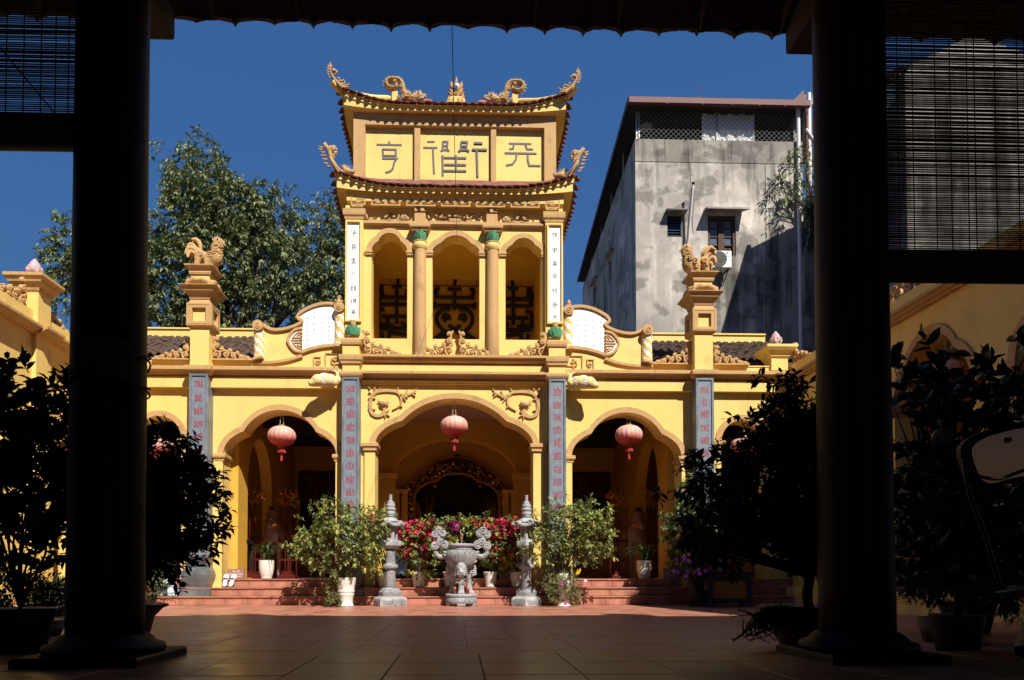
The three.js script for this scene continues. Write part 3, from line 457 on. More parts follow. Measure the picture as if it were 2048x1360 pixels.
// small made-up-of-strokes characters, as the photograph shows them
function glyph(g, kind, x, y, s) {
  g.save(); g.translate(x, y); g.scale(s / 100, s / 100); g.lineWidth = 9; g.strokeStyle = '#1d1d20'; g.lineCap = 'round'; g.lineJoin = 'round';
  const S = {
    'tP|+': [[-45, -45, -30, -45, -30, -25], [-5, -45, 40, -45, 40, -10, 10, -10, 10, -45], [-35, 5, 35, 5], [0, -15, 0, 45], [-20, 45, 20, 45]],
    box: [[-25, -40, 20, -45], [-25, -40, -25, 40], [-25, -20, 30, -20, 30, 40, -25, 40], [-15, 25, 20, -15], [-20, 8, 28, 8]],
    wu: [[-25, -45, 25, -45], [-45, -22, 45, -22], [0, -45, 0, 20], [-35, 0, 35, 0], [-25, 20, 25, 20], [-40, 42, 40, 42], [-15, 20, -15, 42], [15, 20, 15, 42]],
    xin: [[-38, -12, -42, 18], [-18, -20, -12, 14, 8, 24, 34, 10], [2, -32, 10, -18], [34, -26, 42, -8]],
    tou: [[-40, -40, -15, -40, -15, -15, -40, -15, -40, -40], [-28, -15, -28, 10], [-45, 12, -10, 12], [-40, 42, -28, 16, -15, 42], [8, -42, 42, -42], [14, -28, 36, -28, 36, 16, 14, 16, 14, -28], [14, -8, 36, -8], [8, 42, 20, 20], [40, 42, 30, 20]],
    gong: [[-45, -25, -18, -25], [-32, -25, -32, 25], [-48, 25, -15, 25], [5, -40, 5, 30], [5, -35, 40, -35], [18, -35, 18, 25], [32, -35, 32, 0], [40, -35, 40, 35]],
    lai: [[-30, -28, 30, -28], [-40, 8, 40, 8], [0, -45, 0, 42], [-22, -12, -12, 4], [22, -12, 12, 4], [-6, 20, -24, 38], [6, 20, 24, 38]],
    xiang: [[-42, -25, -12, -25], [-42, 2, -12, 2], [-28, -42, -28, 42], [0, -38, 8, -22], [36, -40, 26, -22], [-5, -18, 42, -18], [-2, 2, 38, 2], [-5, 22, 44, 22], [18, -20, 18, 45]],
    shen: [[-32, -28, 32, -28, 32, 20, -32, 20, -32, -28], [-32, -4, 32, -4], [0, -48, 0, 48], [-12, 20, -12, 40]],
    shan: [[-15, -45, -8, -28], [20, -45, 10, -28], [-38, -22, 38, -22], [-30, -4, 30, -4], [-42, 14, 42, 14], [0, -28, 0, 14], [-22, 24, 22, 24, 16, 44, -16, 44, -22, 24]],
    nian: [[0, -45, -40, 0], [0, -45, 40, 0], [-16, -8, 16, -8], [-20, 8, 20, 8, 4, 20], [-32, 40, 0, 28, 32, 40], [-18, 24, -8, 40]],
    zhu: [[-40, -40, -30, -20, -44, -5, -32, 10], [-48, 30, -36, 42], [-20, -30, -20, 40], [-4, -30, 44, -30], [20, -45, 20, 35], [-2, 0, 40, 0], [-8, 36, 48, 36]],
    shi: [[-40, -30, -5, -38], [-22, -45, -22, -5], [8, -45, 8, -5, 40, -8], [10, -28, 38, -34], [-45, 2, 45, -4], [-20, 16, 25, 14, 20, 42, -18, 42], [-22, 10, -22, 40]],
    tian: [[-35, -30, 35, -34], [-40, -2, 40, -6], [0, -34, -8, 0, -36, 42], [2, -2, 14, 24, 40, 42]],
  }[kind];
  for (const l of S) { g.beginPath(); g.moveTo(l[0], l[1]); for (let i = 2; i < l.length; i += 2) g.lineTo(l[i], l[i + 1]); g.stroke(); }
  g.restore();
}

// -- open middle storey
const MID = -12.97, OP = [{ x: (D(742) + D(814)) / 2, a: (D(814) - D(742)) / 2, yt: V(471) }, { x: (D(864) + D(959)) / 2, a: (D(959) - D(864)) / 2, yt: V(474) }, { x: (D(1011) + D(1084)) / 2, a: (D(1084) - D(1011)) / 2, yt: V(477) }];
for (const o of OP) { o.ys = V(508); o.line = shift(archLine(o.a, o.ys, o.a * 0.62, o.ys + (o.yt - o.ys) * 0.55, o.yt, 7), o.x); o.out = shift(archLine(o.a + 0.105, o.ys, o.a * 0.62 + 0.05, o.ys + (o.yt - o.ys) * 0.55 + 0.10, o.yt + 0.1, 7), o.x); }
const colX = [D(840), D(985)], midX0 = D(727), midX1 = D(1094);
const sill = V(679.5), frTop = V(414);
mesh('balcony_wall', EX([[midX0 - 0.06, V(716)], [midX1 + 0.06, V(716)], [midX1 + 0.06, V(455)], [midX0 - 0.06, V(455)]], MID - 0.32, MID, OP.map((o) => archHole(o.line, sill))), M.yellow, tower);
for (const o of OP) mesh('arch_trim', archBand(o.line, o.out, MID - 0.004, MID + 0.03), M.tan, tower);
for (const o of OP) for (const s of [-1, 1]) mesh('impost', SQ(o.x + s * (o.a + 0.052), MID - 0.14, 0.056, 0.165, [[0, V(514.5)], [0.008, V(514)], [0.008, V(511)], [0.02, V(510)], [0.022, V(507)], [0.01, V(506.5)], [0, V(503)]]), M.tan, tower);
for (const x of colX) {
  const z = MID + 0.03, c = mesh('column', T(LT([[0.001, V(716)], [0.128, V(716)], [0.118, V(650)], [0.112, V(505)], [0.001, V(505)]], 24), x, 0, z), M.tan, tower);
  const ring = mesh('column_ring', T(LT([[0.11, V(506)], [0.125, V(504)], [0.142, V(500)], [0.145, V(496)], [0.13, V(492)], [0.12, V(489)], [0.001, V(488)]], 24), x, 0, z), M.yellow, c);
  mesh('bead_ring', Array.from({ length: 16 }, (_, k) => SP(x + Math.cos(k / 8 * Math.PI) * 0.118, V(490.5), z + Math.sin(k / 8 * Math.PI) * 0.118, 0.026, 1, 0.9, 1, 5)), M.carve, c);
  const lg = [];
  for (let k = 0; k < 12; k++) { const a = k / 12 * Math.PI * 2 + 0.26, l = k % 2 ? 0.165 : 0.205, w = k % 2 ? 0.045 : 0.05; lg.push(T(EX(cr([[0, 0], [w * 0.8, l * 0.3], [w, l * 0.6], [0, l], [-w, l * 0.6], [-w * 0.8, l * 0.3]], 2, true), -0.008, 0.008, [], 0.004), x + Math.sin(a) * 0.10, V(489), z + Math.cos(a) * 0.10, (k % 2 ? 0.42 : 0.24) * Math.cos(a), a, -(k % 2 ? 0.36 : 0.2) * Math.sin(a))); }
  mesh('capital_leaf', lg, M.green, c);
  mesh('capital_core', T(LT([[0.08, V(489)], [0.09, V(478)], [0.07, V(469)], [0.001, V(469)]], 12), x, 0, z), M.tan, c);
  mesh('abacus', SQ(x, z - 0.03, 0.16, 0.15, [[-0.01, V(471)], [0.0, V(469)], [0.0, V(467)], [0.03, V(465)], [0.035, V(463)], [0.035, V(459.5)], [0, V(459)]]), M.tan, c);
}
mesh('lintel', ML(midX0 - 0.05, midX1 + 0.05, MID, [[-0.3, V(459.5)], [0.02, V(459.5)], [0.03, V(457)], [0.06, V(456)], [0.075, V(454)], [0.075, V(449)], [-0.3, V(448)]]), M.tan, tower);
mesh('frieze_wall', B(midX0 - 0.05, midX1 + 0.05, V(455), frTop, MID - 0.35, MID - 0.045), M.yellow, tower);
for (const x of [D(839.5), D(983.5)]) mesh('frieze_post', CB(x - 0.108, x + 0.108, V(452), V(419), MID - 0.3, MID + 0.07, 0.008), M.tan, tower);
{ // reliefs in the frieze: two reaching dragons and a flower basket between them
  const z = MID - 0.045, dr = (s, x) => {
    const p = (px, py) => [x + s * px / 1365 * 13, V(py)], G = [];
    G.push(RB(cr([p(-45, 430), p(-38, 442), p(-20, 446), p(0, 447), p(22, 446)], 5), (t) => 0.03 + 0.05 * t, z, z + 0.04));
    G.push(RB(cr([p(-12, 446), p(-5, 436), p(4, 428)], 5), (t) => 0.075 - 0.05 * t, z, z + 0.035), RB(cr([p(-2, 446), p(12, 438), p(6, 428)], 5), (t) => 0.07 - 0.04 * t, z, z + 0.04), RB(cr([p(6, 447), p(20, 440), p(22, 430)], 5), (t) => 0.06 - 0.04 * t, z, z + 0.045));
    const h = p(32, 440); G.push(SP(h[0], h[1], z + 0.04, 0.075, 1.05, 1, 0.75), SP(h[0] + s * 0.06, h[1] - 0.02, z + 0.06, 0.045));
    for (let k = 0; k < 5; k++) G.push(T(new THREE.ConeGeometry(0.018, 0.075, 5), h[0] - s * (0.02 + 0.02 * k), h[1] + 0.07 - 0.035 * k, z + 0.05, 0, 0, s * (0.3 + 0.3 * k)));
    return [G, h];
  };
  for (const [s, px] of [[1, 775], [-1, 1046]]) { const [G, h] = dr(s, D(px)); const m = mesh('relief_dragon', G, M.carve, tower); mesh('eye', SP(h[0] + s * 0.03, h[1] + 0.02, z + 0.10, 0.016), M.white, m); }
  const bk = [], q = (px, py) => [D(909) + px / 105, V(py)];
  bk.push(EX([q(-15, 431), q(15, 431), q(11, 446), q(-11, 446)], z, z + 0.06, [], 0.015));
  for (const s of [-1, 1]) { bk.push(RB(cr([q(s * 14, 445), q(s * 26, 436), q(s * 40, 428)], 5), 0.05, z, z + 0.03), RB(cr([q(s * 30, 447), q(s * 46, 444), q(s * 55, 430)], 5), (t) => 0.07 - 0.04 * t, z, z + 0.035), EX([q(s * 24, 436), q(s * 34, 436), q(s * 38, 447), q(s * 22, 447)], z, z + 0.03, [], 0.008), EX(cr([q(s * 16, 438), q(s * 26, 430), q(s * 40, 431), q(s * 30, 438)], 3, true), z, z + 0.045)); }
  mesh('relief_basket', bk, M.carve, tower);
}
mesh('eave_beam', ML(D(694) - 0.0, D(1126), MID, [[-0.4, V(420)], [0.12, V(415)], [0.14, V(414)], [0.14, V(393.5)], [-0.4, V(393)]]), M.yellow, tower);
{ // key pattern along the beam
  const z = MID + 0.14, x0 = D(699, z), y0 = V(412, z), h = V(397, z) - y0, G = [], n = 12, w = (D(1121, z) - x0) / n;
  for (let k = 0; k < n; k++) { const x = x0 + k * w, f = k % 2, X = (t) => f ? x + w - t * w : x + t * w; G.push(RB([[X(0.04), y0 + h], [X(0.04), y0], [X(0.80), y0], [X(0.80), y0 + h * 0.72], [X(0.34), y0 + h * 0.72], [X(0.34), y0 + h * 0.34], [X(0.56), y0 + h * 0.34]], 0.026, z - 0.003, z + 0.006)); }
  mesh('key_pattern', G, M.tan, tower);
}
// room behind the arches with the black fretwork wall
const RB_Z = -15.1, rx0 = D(735, -13.2), rx1 = D(1090, -13.2);
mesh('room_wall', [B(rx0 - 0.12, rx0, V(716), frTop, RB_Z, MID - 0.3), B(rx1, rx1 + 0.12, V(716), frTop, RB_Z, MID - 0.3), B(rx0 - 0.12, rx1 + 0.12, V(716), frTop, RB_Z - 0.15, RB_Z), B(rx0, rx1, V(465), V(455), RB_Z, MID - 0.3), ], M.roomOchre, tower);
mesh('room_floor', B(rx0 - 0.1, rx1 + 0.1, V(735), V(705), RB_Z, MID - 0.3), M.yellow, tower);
{
  const z = RB_Z, X = (px, py = 600) => UX(px, z, py) - AX, Y = (py) => VY(py, z);
  const G = [B(X(757), X(1068), Y(546.5), Y(544.5), z, z + 0.015), B(X(757), X(1068), Y(573), Y(571), z, z + 0.015)];
  for (const px of [812, 952, 1000]) G.push(B(X(px), X(px + 2), Y(571), Y(546.5), z, z + 0.014));
  mesh('painted_line', G, M.brownLine, tower);
  const tree = (px, w, s) => { const q = (a, b) => [X(px + s * a * w), Y(b)], l = []; l.push(RB(cr([q(0, 570), q(0.02, 562), q(-0.1, 556), q(-0.3, 558), q(-0.5, 552)], 4), (t) => 0.075 - 0.07 * t, z, z + 0.012), RB(cr([q(0, 568), q(0.1, 558), q(0.35, 554), q(0.6, 560)], 4), (t) => 0.06 - 0.055 * t, z, z + 0.012)); for (let k = 0; k < 6; k++) l.push(RB([q(-0.45 + k * 0.18, 557), q(-0.5 + k * 0.2, 550), q(-0.6 + k * 0.24, 548)], 0.008, z, z + 0.01)); return l; };
  mesh('painted_tree', [...tree(795, 45, 1), ...tree(909, 50, 1), ...tree(1026, 40, -1)], M.black, tower);
  // the three black openwork characters (each hangs in front of the back wall)
  const fret = (px, lines, w) => lines.map((l, i) => RB(l.map(([a, b]) => [X(px + a), Y(b)]), w || 0.082, z + 0.012, z + 0.06 + i * 0.0013, false, 0.012));
  const mid = [];
  const S2 = (pts) => [pts, pts.map(([a, b]) => [-a, b])];
  mid.push([[-40, 597], [40, 597]], [[-42, 613], [42, 613]], [[0, 580], [0, 622]], [[-14, 580], [14, 580]]);
  for (const l of [[[32, 597], [38, 588], [36, 580], [30, 581]], [[40, 606], [41, 613], [38, 620]], [[8, 620], [26, 622], [36, 636], [32, 652], [22, 664], [34, 676], [44, 682]], [[22, 664], [8, 668], [4, 658], [12, 652]], [[16, 644], [22, 640], [20, 632], [12, 634], [10, 642]], [[30, 682], [26, 674], [16, 676], [20, 684]]]) mid.push(...S2(cr(l, 3)));
  mesh('black_fretwork', fret(909, mid), M.black, tower);
  const sideF = []; 
  sideF.push([[0, 576], [0, 650]], [[-10, 576], [10, 576]], [[-34, 598], [34, 598]], [[-32, 612], [34, 612]], [[-30, 636], [36, 636]], [[-36, 580], [-30, 578], [-28, 598]], [[-36, 582], [-38, 598]], [[-34, 598], [-36, 614]], [[34, 598], [38, 590], [36, 580], [22, 582]], [[20, 582], [20, 598]], [[-36, 625], [-36, 652], [-18, 652], [-18, 640]], [[-36, 624], [-24, 622]], [[36, 636], [38, 650], [22, 652], [8, 648]], [[-30, 668], [-28, 682]], [[-36, 660], [40, 660]], [[-10, 650], [-14, 668], [12, 672], [34, 672], [36, 684]], [[-14, 668], [-16, 684]]);
  mesh('black_fretwork', fret(794, sideF), M.black, tower);
  mesh('black_fretwork', fret(1026, sideF.map((l) => l.map(([a, b]) => [-a, b]))), M.black, tower);
}
// -- lower and upper roof: curved hipped eaves, tiles, soffits, dragons
function roofTier(spec) {
  const { zf, zb, x0, x1, yEave, yCorner, yTop, topInset, topBack, topFront, wallX0, wallX1, wallZ, wallY } = spec;
  const rise = yCorner - yEave, lift0 = (t) => { const k = Math.max(0, (Math.abs(t) - 0.42) / 0.58); return rise * Math.pow(k, 2.1); };
  const lift = lift0; const xm = (x0 + x1) / 2, hw = (x1 - x0) / 2, N = 40, zm = (zf + zb) / 2, hz = (zf - zb) / 2;
  const ring = (o, dy, k = 1) => { const lift = (t) => lift0(t) * k; const P = []; for (let i = 0; i < N; i++) { const t = -1 + 2 * i / N; P.push([xm + t * (hw + o), yEave + lift(t) + dy, zf + o]); } for (let i = 0; i < N; i++) { const t = -1 + 2 * i / N; P.push([xm + hw + o, yEave + lift(t) + dy, zm - t * (hz + o)]); } for (let i = 0; i < N; i++) { const t = -1 + 2 * i / N; P.push([xm - t * (hw + o), yEave + lift(t) + dy, zb - o]); } for (let i = 0; i < N; i++) { const t = -1 + 2 * i / N; P.push([xm - hw - o, yEave + lift(t) + dy, zm + t * (hz + o)]); } return P; };
  const flat = (hx0, hx1, z0, z1, y) => { const P = []; const seg = (a, b) => { for (let i = 0; i < N; i++) P.push([a[0] + (b[0] - a[0]) * i / N, y, a[1] + (b[1] - a[1]) * i / N]); }; seg([hx0, z1], [hx1, z1]); seg([hx1, z1], [hx1, z0]); seg([hx1, z0], [hx0, z0]); seg([hx0, z0], [hx0, z1]); return P; };
  const loft = (A, Bq) => { const n = A.length, P = [...A, ...Bq], Q = []; for (let i = 0; i < n; i++) { const j = (i + 1) % n; Q.push([i, j, n + j, n + i]); } return quads(P, Q); };
  const rf = mesh('roof', [loft(ring(0, -0.02), ring(0, 0.02)), loft(ring(0, 0.02), flat(xm - hw * topInset, xm + hw * topInset, topBack, topFront, yTop))], M.roofRed[1], tower);
  // soffit: a vertical fascia of two fillets, then a cove to the wall
  mesh('soffit', [loft(ring(-0.025, -0.02), ring(-0.025, -0.05, 0.72)), loft(ring(-0.045, -0.05, 0.72), ring(-0.045, -0.10, 0.30)), loft(ring(-0.045, -0.10, 0.30), flat(wallX0, wallX1, zb + 0.2, wallZ, wallY)), loft(ring(-0.025, -0.05, 0.72), ring(-0.045, -0.05, 0.72)), loft(ring(0, -0.02), ring(-0.025, -0.02))], M.yellow, tower);
  // eave tiles: front row one by one, with a second and third course behind; the side rows as well
  const r = rng(Math.round(yEave * 100)), pitch = 0.146, tile = done(EX(cr([[-0.074, 0.16], [-0.074, 0.055], [-0.052, 0.012], [0, -0.03], [0.052, 0.012], [0.074, 0.055], [0.074, 0.16]], 3), -0.009, 0.009, [], 0.003));
  const nx = Math.round(2 * hw / pitch), nz = Math.round(2 * hz / pitch);
  const slope = Math.atan2(yTop - yEave, zf - topFront) * 0.8, extra = [[], [], []];
  for (let c = 0; c < 5; c++) for (let k = 0; k < nx; k++) {
    const t = -1 + 2 * (k + 0.5 + (c % 2) * 0.5) / nx; if (Math.abs(t) > 1 - c * 0.05) continue;
    const back = c * 0.095, y = yEave + lift(t) * (1 - c * 0.14) + 0.012 + back * Math.tan(slope) * 0.8 + (r() - 0.5) * 0.018, z = zf - 0.04 - back;
    const e = 0.02, roll = Math.atan2(lift(t + e) - lift(t - e), 2 * e * hw) * (1 - c * 0.14);
    const m = new THREE.Matrix4().compose(new THREE.Vector3(xm + t * hw, y - 0.005, z + 0.09), new THREE.Quaternion().setFromEuler(new THREE.Euler(-Math.PI / 2 + slope * 0.8 + 0.02 + (r() - 0.5) * 0.08, 0, 0, 'YXZ')).premultiply(new THREE.Quaternion().setFromAxisAngle(new THREE.Vector3(0, 0, 1), roll + (r() - 0.5) * 0.05)), new THREE.Vector3(1, 1, 1.5));
    if (c < 2) { const q = mesh('roof_tile', tile, M.roofRed[Math.floor(r() * 3)], rf); q.applyMatrix4(m); }
    else { const g = tile.clone(); g.applyMatrix4(m); extra[Math.floor(r() * 3)].push(g); }
  }
  for (const s of [-1, 1]) for (let c = 0; c < 3; c++) for (let k = 0; k < nz; k++) {
    const t = -1 + 2 * (k + 0.5 + (c % 2) * 0.5) / nz; if (Math.abs(t) > (c ? 0.84 : 1)) continue; const back = c * 0.1;
    const m = new THREE.Matrix4().compose(new THREE.Vector3(s > 0 ? x1 + 0.075 - back : x0 - 0.075 + back, yEave + lift(t) - 0.005 + back * 0.6, zm - t * hz), new THREE.Quaternion().setFromEuler(new THREE.Euler(-Math.PI / 2 + 0.5, s * Math.PI / 2, 0, 'YXZ')), new THREE.Vector3(1, 1, 1.5));
    if (c === 0) { const q = mesh('roof_tile', tile, M.roofRed[Math.floor(r() * 3)], rf); q.applyMatrix4(m); } else { const g = tile.clone(); g.applyMatrix4(m); extra[Math.floor(r() * 3)].push(g); }
  }
  extra.forEach((l, i) => { if (l.length) mesh('upper_tiles', l, M.roofRed[i], rf).userData.kind = 'stuff'; });
  return { lift, xm, hw, rf };
}
const zE1 = -12.70;
const lowRoof = roofTier({ zf: zE1, zb: -15.4, x0: UX(668, zE1, 360) - AX, x1: UX(1151, zE1, 360) - AX, yEave: VY(374, zE1), yCorner: VY(341, zE1, 668), yTop: VY(360, -13.05), topInset: 0.80, topBack: -15.1, topFront: -13.05, wallX0: D(694), wallX1: D(1126), wallZ: MID + 0.135, wallY: V(394) });
const zE2 = -12.78;
const upRoof = roofTier({ zf: zE2, zb: -15.2, x0: UX(682, zE2, 190) - AX, x1: UX(1137, zE2, 190) - AX, yEave: VY(209, zE2), yCorner: VY(176, zE2, 682), yTop: VY(207, -13.75), topInset: 0.66, topBack: -14.1, topFront: -13.75, wallX0: D(704), wallX1: D(1114), wallZ: WALL + 0.05, wallY: V(232) });
// the name panel between the roofs
{
  const z = WALL + 0.05, F = [D(703.6, z), D(1114, z), V(372, z), V(228, z)], I = [D(727.6, z), D(1090, z), V(368, z), V(252.5, z)];
  mesh('tower_core', B(F[0] + 0.02, F[1] - 0.02, V(372), V(226), -15.0, z - 0.10), M.yellow, tower);
  mesh('panel_frame', EX([[F[0], F[2]], [F[1], F[2]], [F[1], F[3]], [F[0], F[3]]], z - 0.11, z, [[[I[0], I[2]], [I[1], I[2]], [I[1], I[3]], [I[0], I[3]]]], 0.005), M.tan, tower);
  for (const [a, b] of [[827, 839], [982, 993]]) mesh('panel_divider', CB(D(a, z), D(b, z), I[2], V(256, z), z - 0.11, z - 0.015, 0.006), M.tan, tower);
  // large grey characters, stroke by stroke
  const q = (X, Yy) => [UX(620 + X / 3.531, z - 0.1, 300) - AX, VY(100 + Yy / 3.531, z - 0.1)];
  const ST = {
    a: [[[470, 679], [648, 679]], [[560, 655], [560, 679]], [[512, 712], [606, 712], [606, 756], [516, 756], [514, 712]], [[510, 776], [614, 776], [596, 800], [584, 850], [566, 866], [534, 876]]],
    b: [[[828, 652], [880, 652]], [[800, 694], [900, 694]], [[868, 700], [876, 880]], [[938, 650], [972, 650], [968, 708], [938, 708], [938, 650]], [[938, 680], [968, 680]], [[936, 708], [926, 718]], [[970, 706], [984, 716]], [[936, 745], [938, 892]], [[944, 763], [1104, 763]], [[1030, 745], [1032, 856]], [[948, 812], [1102, 812]], [[942, 855], [1104, 855]], [[1066, 650], [1110, 650], [1104, 706], [1066, 706], [1068, 650]], [[1066, 680], [1104, 680]], [[1062, 708], [1050, 718]], [[1108, 706], [1124, 716]], [[1158, 657], [1218, 657]], [[1144, 703], [1250, 703]], [[1178, 706], [1184, 896]]],
    c: [[[1404, 654], [1564, 654]], [[1440, 658], [1434, 690], [1408, 694]], [[1520, 658], [1532, 692], [1576, 692]], [[1374, 722], [1600, 722]], [[1462, 724], [1452, 770], [1430, 800], [1384, 810]], [[1538, 726], [1538, 770], [1548, 808], [1628, 808]]],
  };
  for (const k of Object.keys(ST)) mesh('character', ST[k].map((l, i) => RB(l.map(([X, Yy]) => q(X, Yy)), 0.037, z - 0.102, z - 0.094 + i * 0.0009)), M.ink, tower);
}
// ------------------------------------------------------------------ dragons, hips and flame pearl on the tower roofs
{
  const mirror = (G) => G.map((g) => { const q = prep(g).clone(); const p = q.attributes.position, n = q.attributes.normal; for (let i = 0; i < p.count; i++) { p.setX(i, -p.getX(i)); n.setX(i, -n.getX(i)); } return q; });
  const pair = (name, G, mat, parent, kids = []) => { for (const s of [-1, 1]) { const m = mesh(name, s < 0 ? G : mirror(G), mat, parent); for (const [kn, kg, km] of kids) mesh(kn, s < 0 ? kg : mirror([kg].flat()), km, m); } };
  // upper hips and their tips (left one measured, right one mirrored about the axis)
  const a = (X, Yy, z) => { const p = at(640 + X / 7.062, 110 + Yy / 7.062, z); return [p[0] - AX, p[1], z]; };
  const up = upRoof.rf, lo = lowRoof.rf;
  pair('hip_ridge', [TU(cr([a(165, 372, -12.66), a(230, 455, -12.74), a(300, 512, -12.86), a(450, 548, -13.12), a(600, 585, -13.38), a(760, 612, -13.6), a(1010, 622, -13.8)], 6), (t) => 0.045 + 0.02 * Math.min(1, t * 3), 8)], M.yellow, up);
  const z0 = -12.68, tip = [], f3 = (X, Yy) => a(X, Yy, z0);
  tip.push(TU(cr([f3(330, 470), f3(250, 395), f3(190, 320), f3(155, 240), f3(138, 160), f3(146, 100)], 5), (t) => 0.038 - 0.03 * t, 8));
  for (const [x, y, l, rz] of [[120, 150, 0.085, 0.35], [112, 185, 0.085, 0.5], [110, 225, 0.085, 0.6], [118, 265, 0.08, 0.75], [132, 305, 0.07, 0.9], [165, 150, 0.075, -0.15], [150, 130, 0.1, 0.1]]) tip.push(T(new THREE.ConeGeometry(0.017, l, 6), ...f3(x, y), 0, 0, rz));
  tip.push(SP(...f3(195, 225), 0.042, 1.1, 1, 1), TU([f3(210, 215), f3(238, 232), f3(232, 250)], (t) => 0.024 - 0.012 * t, 7), TU([f3(200, 250), f3(225, 275)], 0.014, 6));
  for (const c of [[[270, 370], [330, 360], [335, 340]], [[300, 410], [350, 400], [345, 360]], [[330, 440], [400, 420], [425, 395]], [[340, 460], [390, 455], [408, 440]], [[250, 340], [275, 325], [262, 310]]]) tip.push(TU(cr(c.map(([x, y]) => f3(x, y)), 4), (t) => 0.024 - 0.016 * t, 6));
  pair('dragon_ornament', tip, M.carve, up, [['eye', SP(...a(212, 212, z0 + 0.035), 0.011), M.white]]);
  // long dragons on the main ridge, facing the pearl
  const z1 = -13.7, g = (X, Yy, dz = 0) => { const p = at(640 + X / 7.062, 110 + Yy / 7.062, z1); return [p[0] - AX, p[1], z1 + dz]; }, g2 = (X, Yy) => g(X, Yy).slice(0, 2), D_ = [];
  D_.push(RB(cr([[1345, 622], [1260, 612], [1195, 565], [1172, 490], [1160, 420], [1115, 362], [1040, 348], [965, 358], [938, 400], [962, 455], [1022, 478], [1088, 455], [1082, 415], [1040, 420]].map(([x, y]) => g2(x, y)), 5), (t) => 0.115 - 0.075 * t, z1 - 0.06, z1 + 0.06, false, 0.018));
  { const pa = cr([[1345, 622], [1260, 612], [1195, 565], [1172, 490], [1160, 420], [1115, 362], [1040, 348], [965, 358], [938, 400], [962, 455], [1022, 478], [1088, 455]], 4), n = rng(17);
    pa.forEach(([x, y], i) => { if (!i || i === pa.length - 1) return; const dx = pa[i + 1][0] - pa[i - 1][0], dy = pa[i + 1][1] - pa[i - 1][1], l = Math.hypot(dx, dy), nx = dy / l, ny = -dx / l, sgn = i % 2 ? 1 : -1, r = sgn > 0 ? 40 : -30; D_.push(T(new THREE.ConeGeometry(0.02, 0.075 + 0.03 * n(), 5), ...g(x - nx * r * 0.9, y - ny * r * 0.9), 0, 0, Math.atan2(-(-nx * sgn), ny * sgn) + (n() - 0.5) * 0.6)); D_.push(SP(...g(x, y, 0.06), 0.016 + 0.008 * n())); }); }
  D_.push(blob([[g(1330, 605), g(1400, 575), 0.075, 0.072], [g(1400, 590), g(1478, 580), 0.055, 0.032], [g(1380, 622), g(1440, 630), 0.04, 0.022], [g(1478, 572), g(1490, 600), 0.03, 0.016]], 0.012, 0.01));
  for (const [x, y, rz, l] of [[1330, 535, 0.7, 0.09], [1360, 518, 0.4, 0.09], [1395, 512, 0.05, 0.08], [1425, 515, -0.2, 0.08], [1290, 560, 0.9, 0.10], [1262, 520, 0.5, 0.12], [1225, 505, 0.35, 0.11], [1190, 440, -0.3, 0.09], [1170, 390, -0.5, 0.09], [1135, 350, -0.2, 0.09], [1075, 322, 0.1, 0.07], [1020, 335, 0.2, 0.06], [950, 345, 0.6, 0.07], [918, 400, 1.3, 0.08], [930, 450, 2.1, 0.08], [1250, 630, 1.4, 0.12], [1150, 620, 1.2, 0.14], [1090, 590, 0.6, 0.12], [1290, 640, 1.2, 0.1]]) D_.push(T(new THREE.ConeGeometry(0.026, l, 6), ...g(x, y), 0, 0, rz));
  for (const [x, y, r] of [[1240, 600, 34], [1180, 620, 30], [1110, 630, 24], [1060, 400, 20], [1150, 470, 24]]) D_.push(RB(spiral(...g2(x, y), r * 0.0014, 0.01, 0, 1.3), 0.02, z1 + 0.045, z1 + 0.085, false, 0.005));
  D_.push(RB([g2(1420, 612), g2(1495, 604)], 0.014, z1 + 0.02, z1 + 0.05));
  pair('dragon_ornament', D_, M.carve, up, [['eye', SP(...g(1392, 566, 0.072), 0.023), M.white], ['pupil', SP(...g(1395, 566, 0.09), 0.012), M.darkInk], ['teeth', [SP(...g(1440, 622, 0.04), 0.016), SP(...g(1462, 618, 0.04), 0.014), SP(...g(1415, 628, 0.04), 0.014)], M.white], ['flame_tongue', EX([g2(1450, 640), g2(1500, 628), g2(1550, 632), g2(1600, 662), g2(1470, 665)], z1 - 0.02, z1 + 0.03, [], 0.006), M.tongue]]);
  pair('dragon_block', [CB(g(1015, 0)[0], g(1100, 0)[0], g(0, 660)[1], g(0, 492)[1], z1 - 0.1, z1 + 0.02, 0.008)], M.yellow, up);
  const fl = [[1800, 605], [1832, 565], [1798, 532], [1850, 535], [1818, 472], [1860, 495], [1832, 425], [1852, 368], [1878, 425], [1902, 405], [1915, 350], [1926, 300], [1940, 345], [1945, 400], [1972, 428], [2004, 375], [2020, 430], [1998, 490], [2036, 470], [2008, 535], [2056, 535], [2028, 565], [2052, 605]].map(([x, y]) => g2(x, y));
  const pm = mesh('flame_pearl', [EX(fl, z1 - 0.05, z1 + 0.03, [], 0.014), RB(spiral(...g2(1925, 462), 0.075, 0.074, 0, 1, 24), 0.02, z1 + 0.02, z1 + 0.05, false, 0.004), ...[[1860, 570], [1990, 570], [1925, 560]].map(([x, y]) => RB(spiral(...g2(x, y), 0.04, 0.008, 0.5, 1.3), 0.018, z1 + 0.02, z1 + 0.05, false, 0.004))], M.carve, up);
  mesh('pearl', SP(...g(1926, 462, 0.045), 0.06, 1, 1, 0.5, 14), M.white, pm);
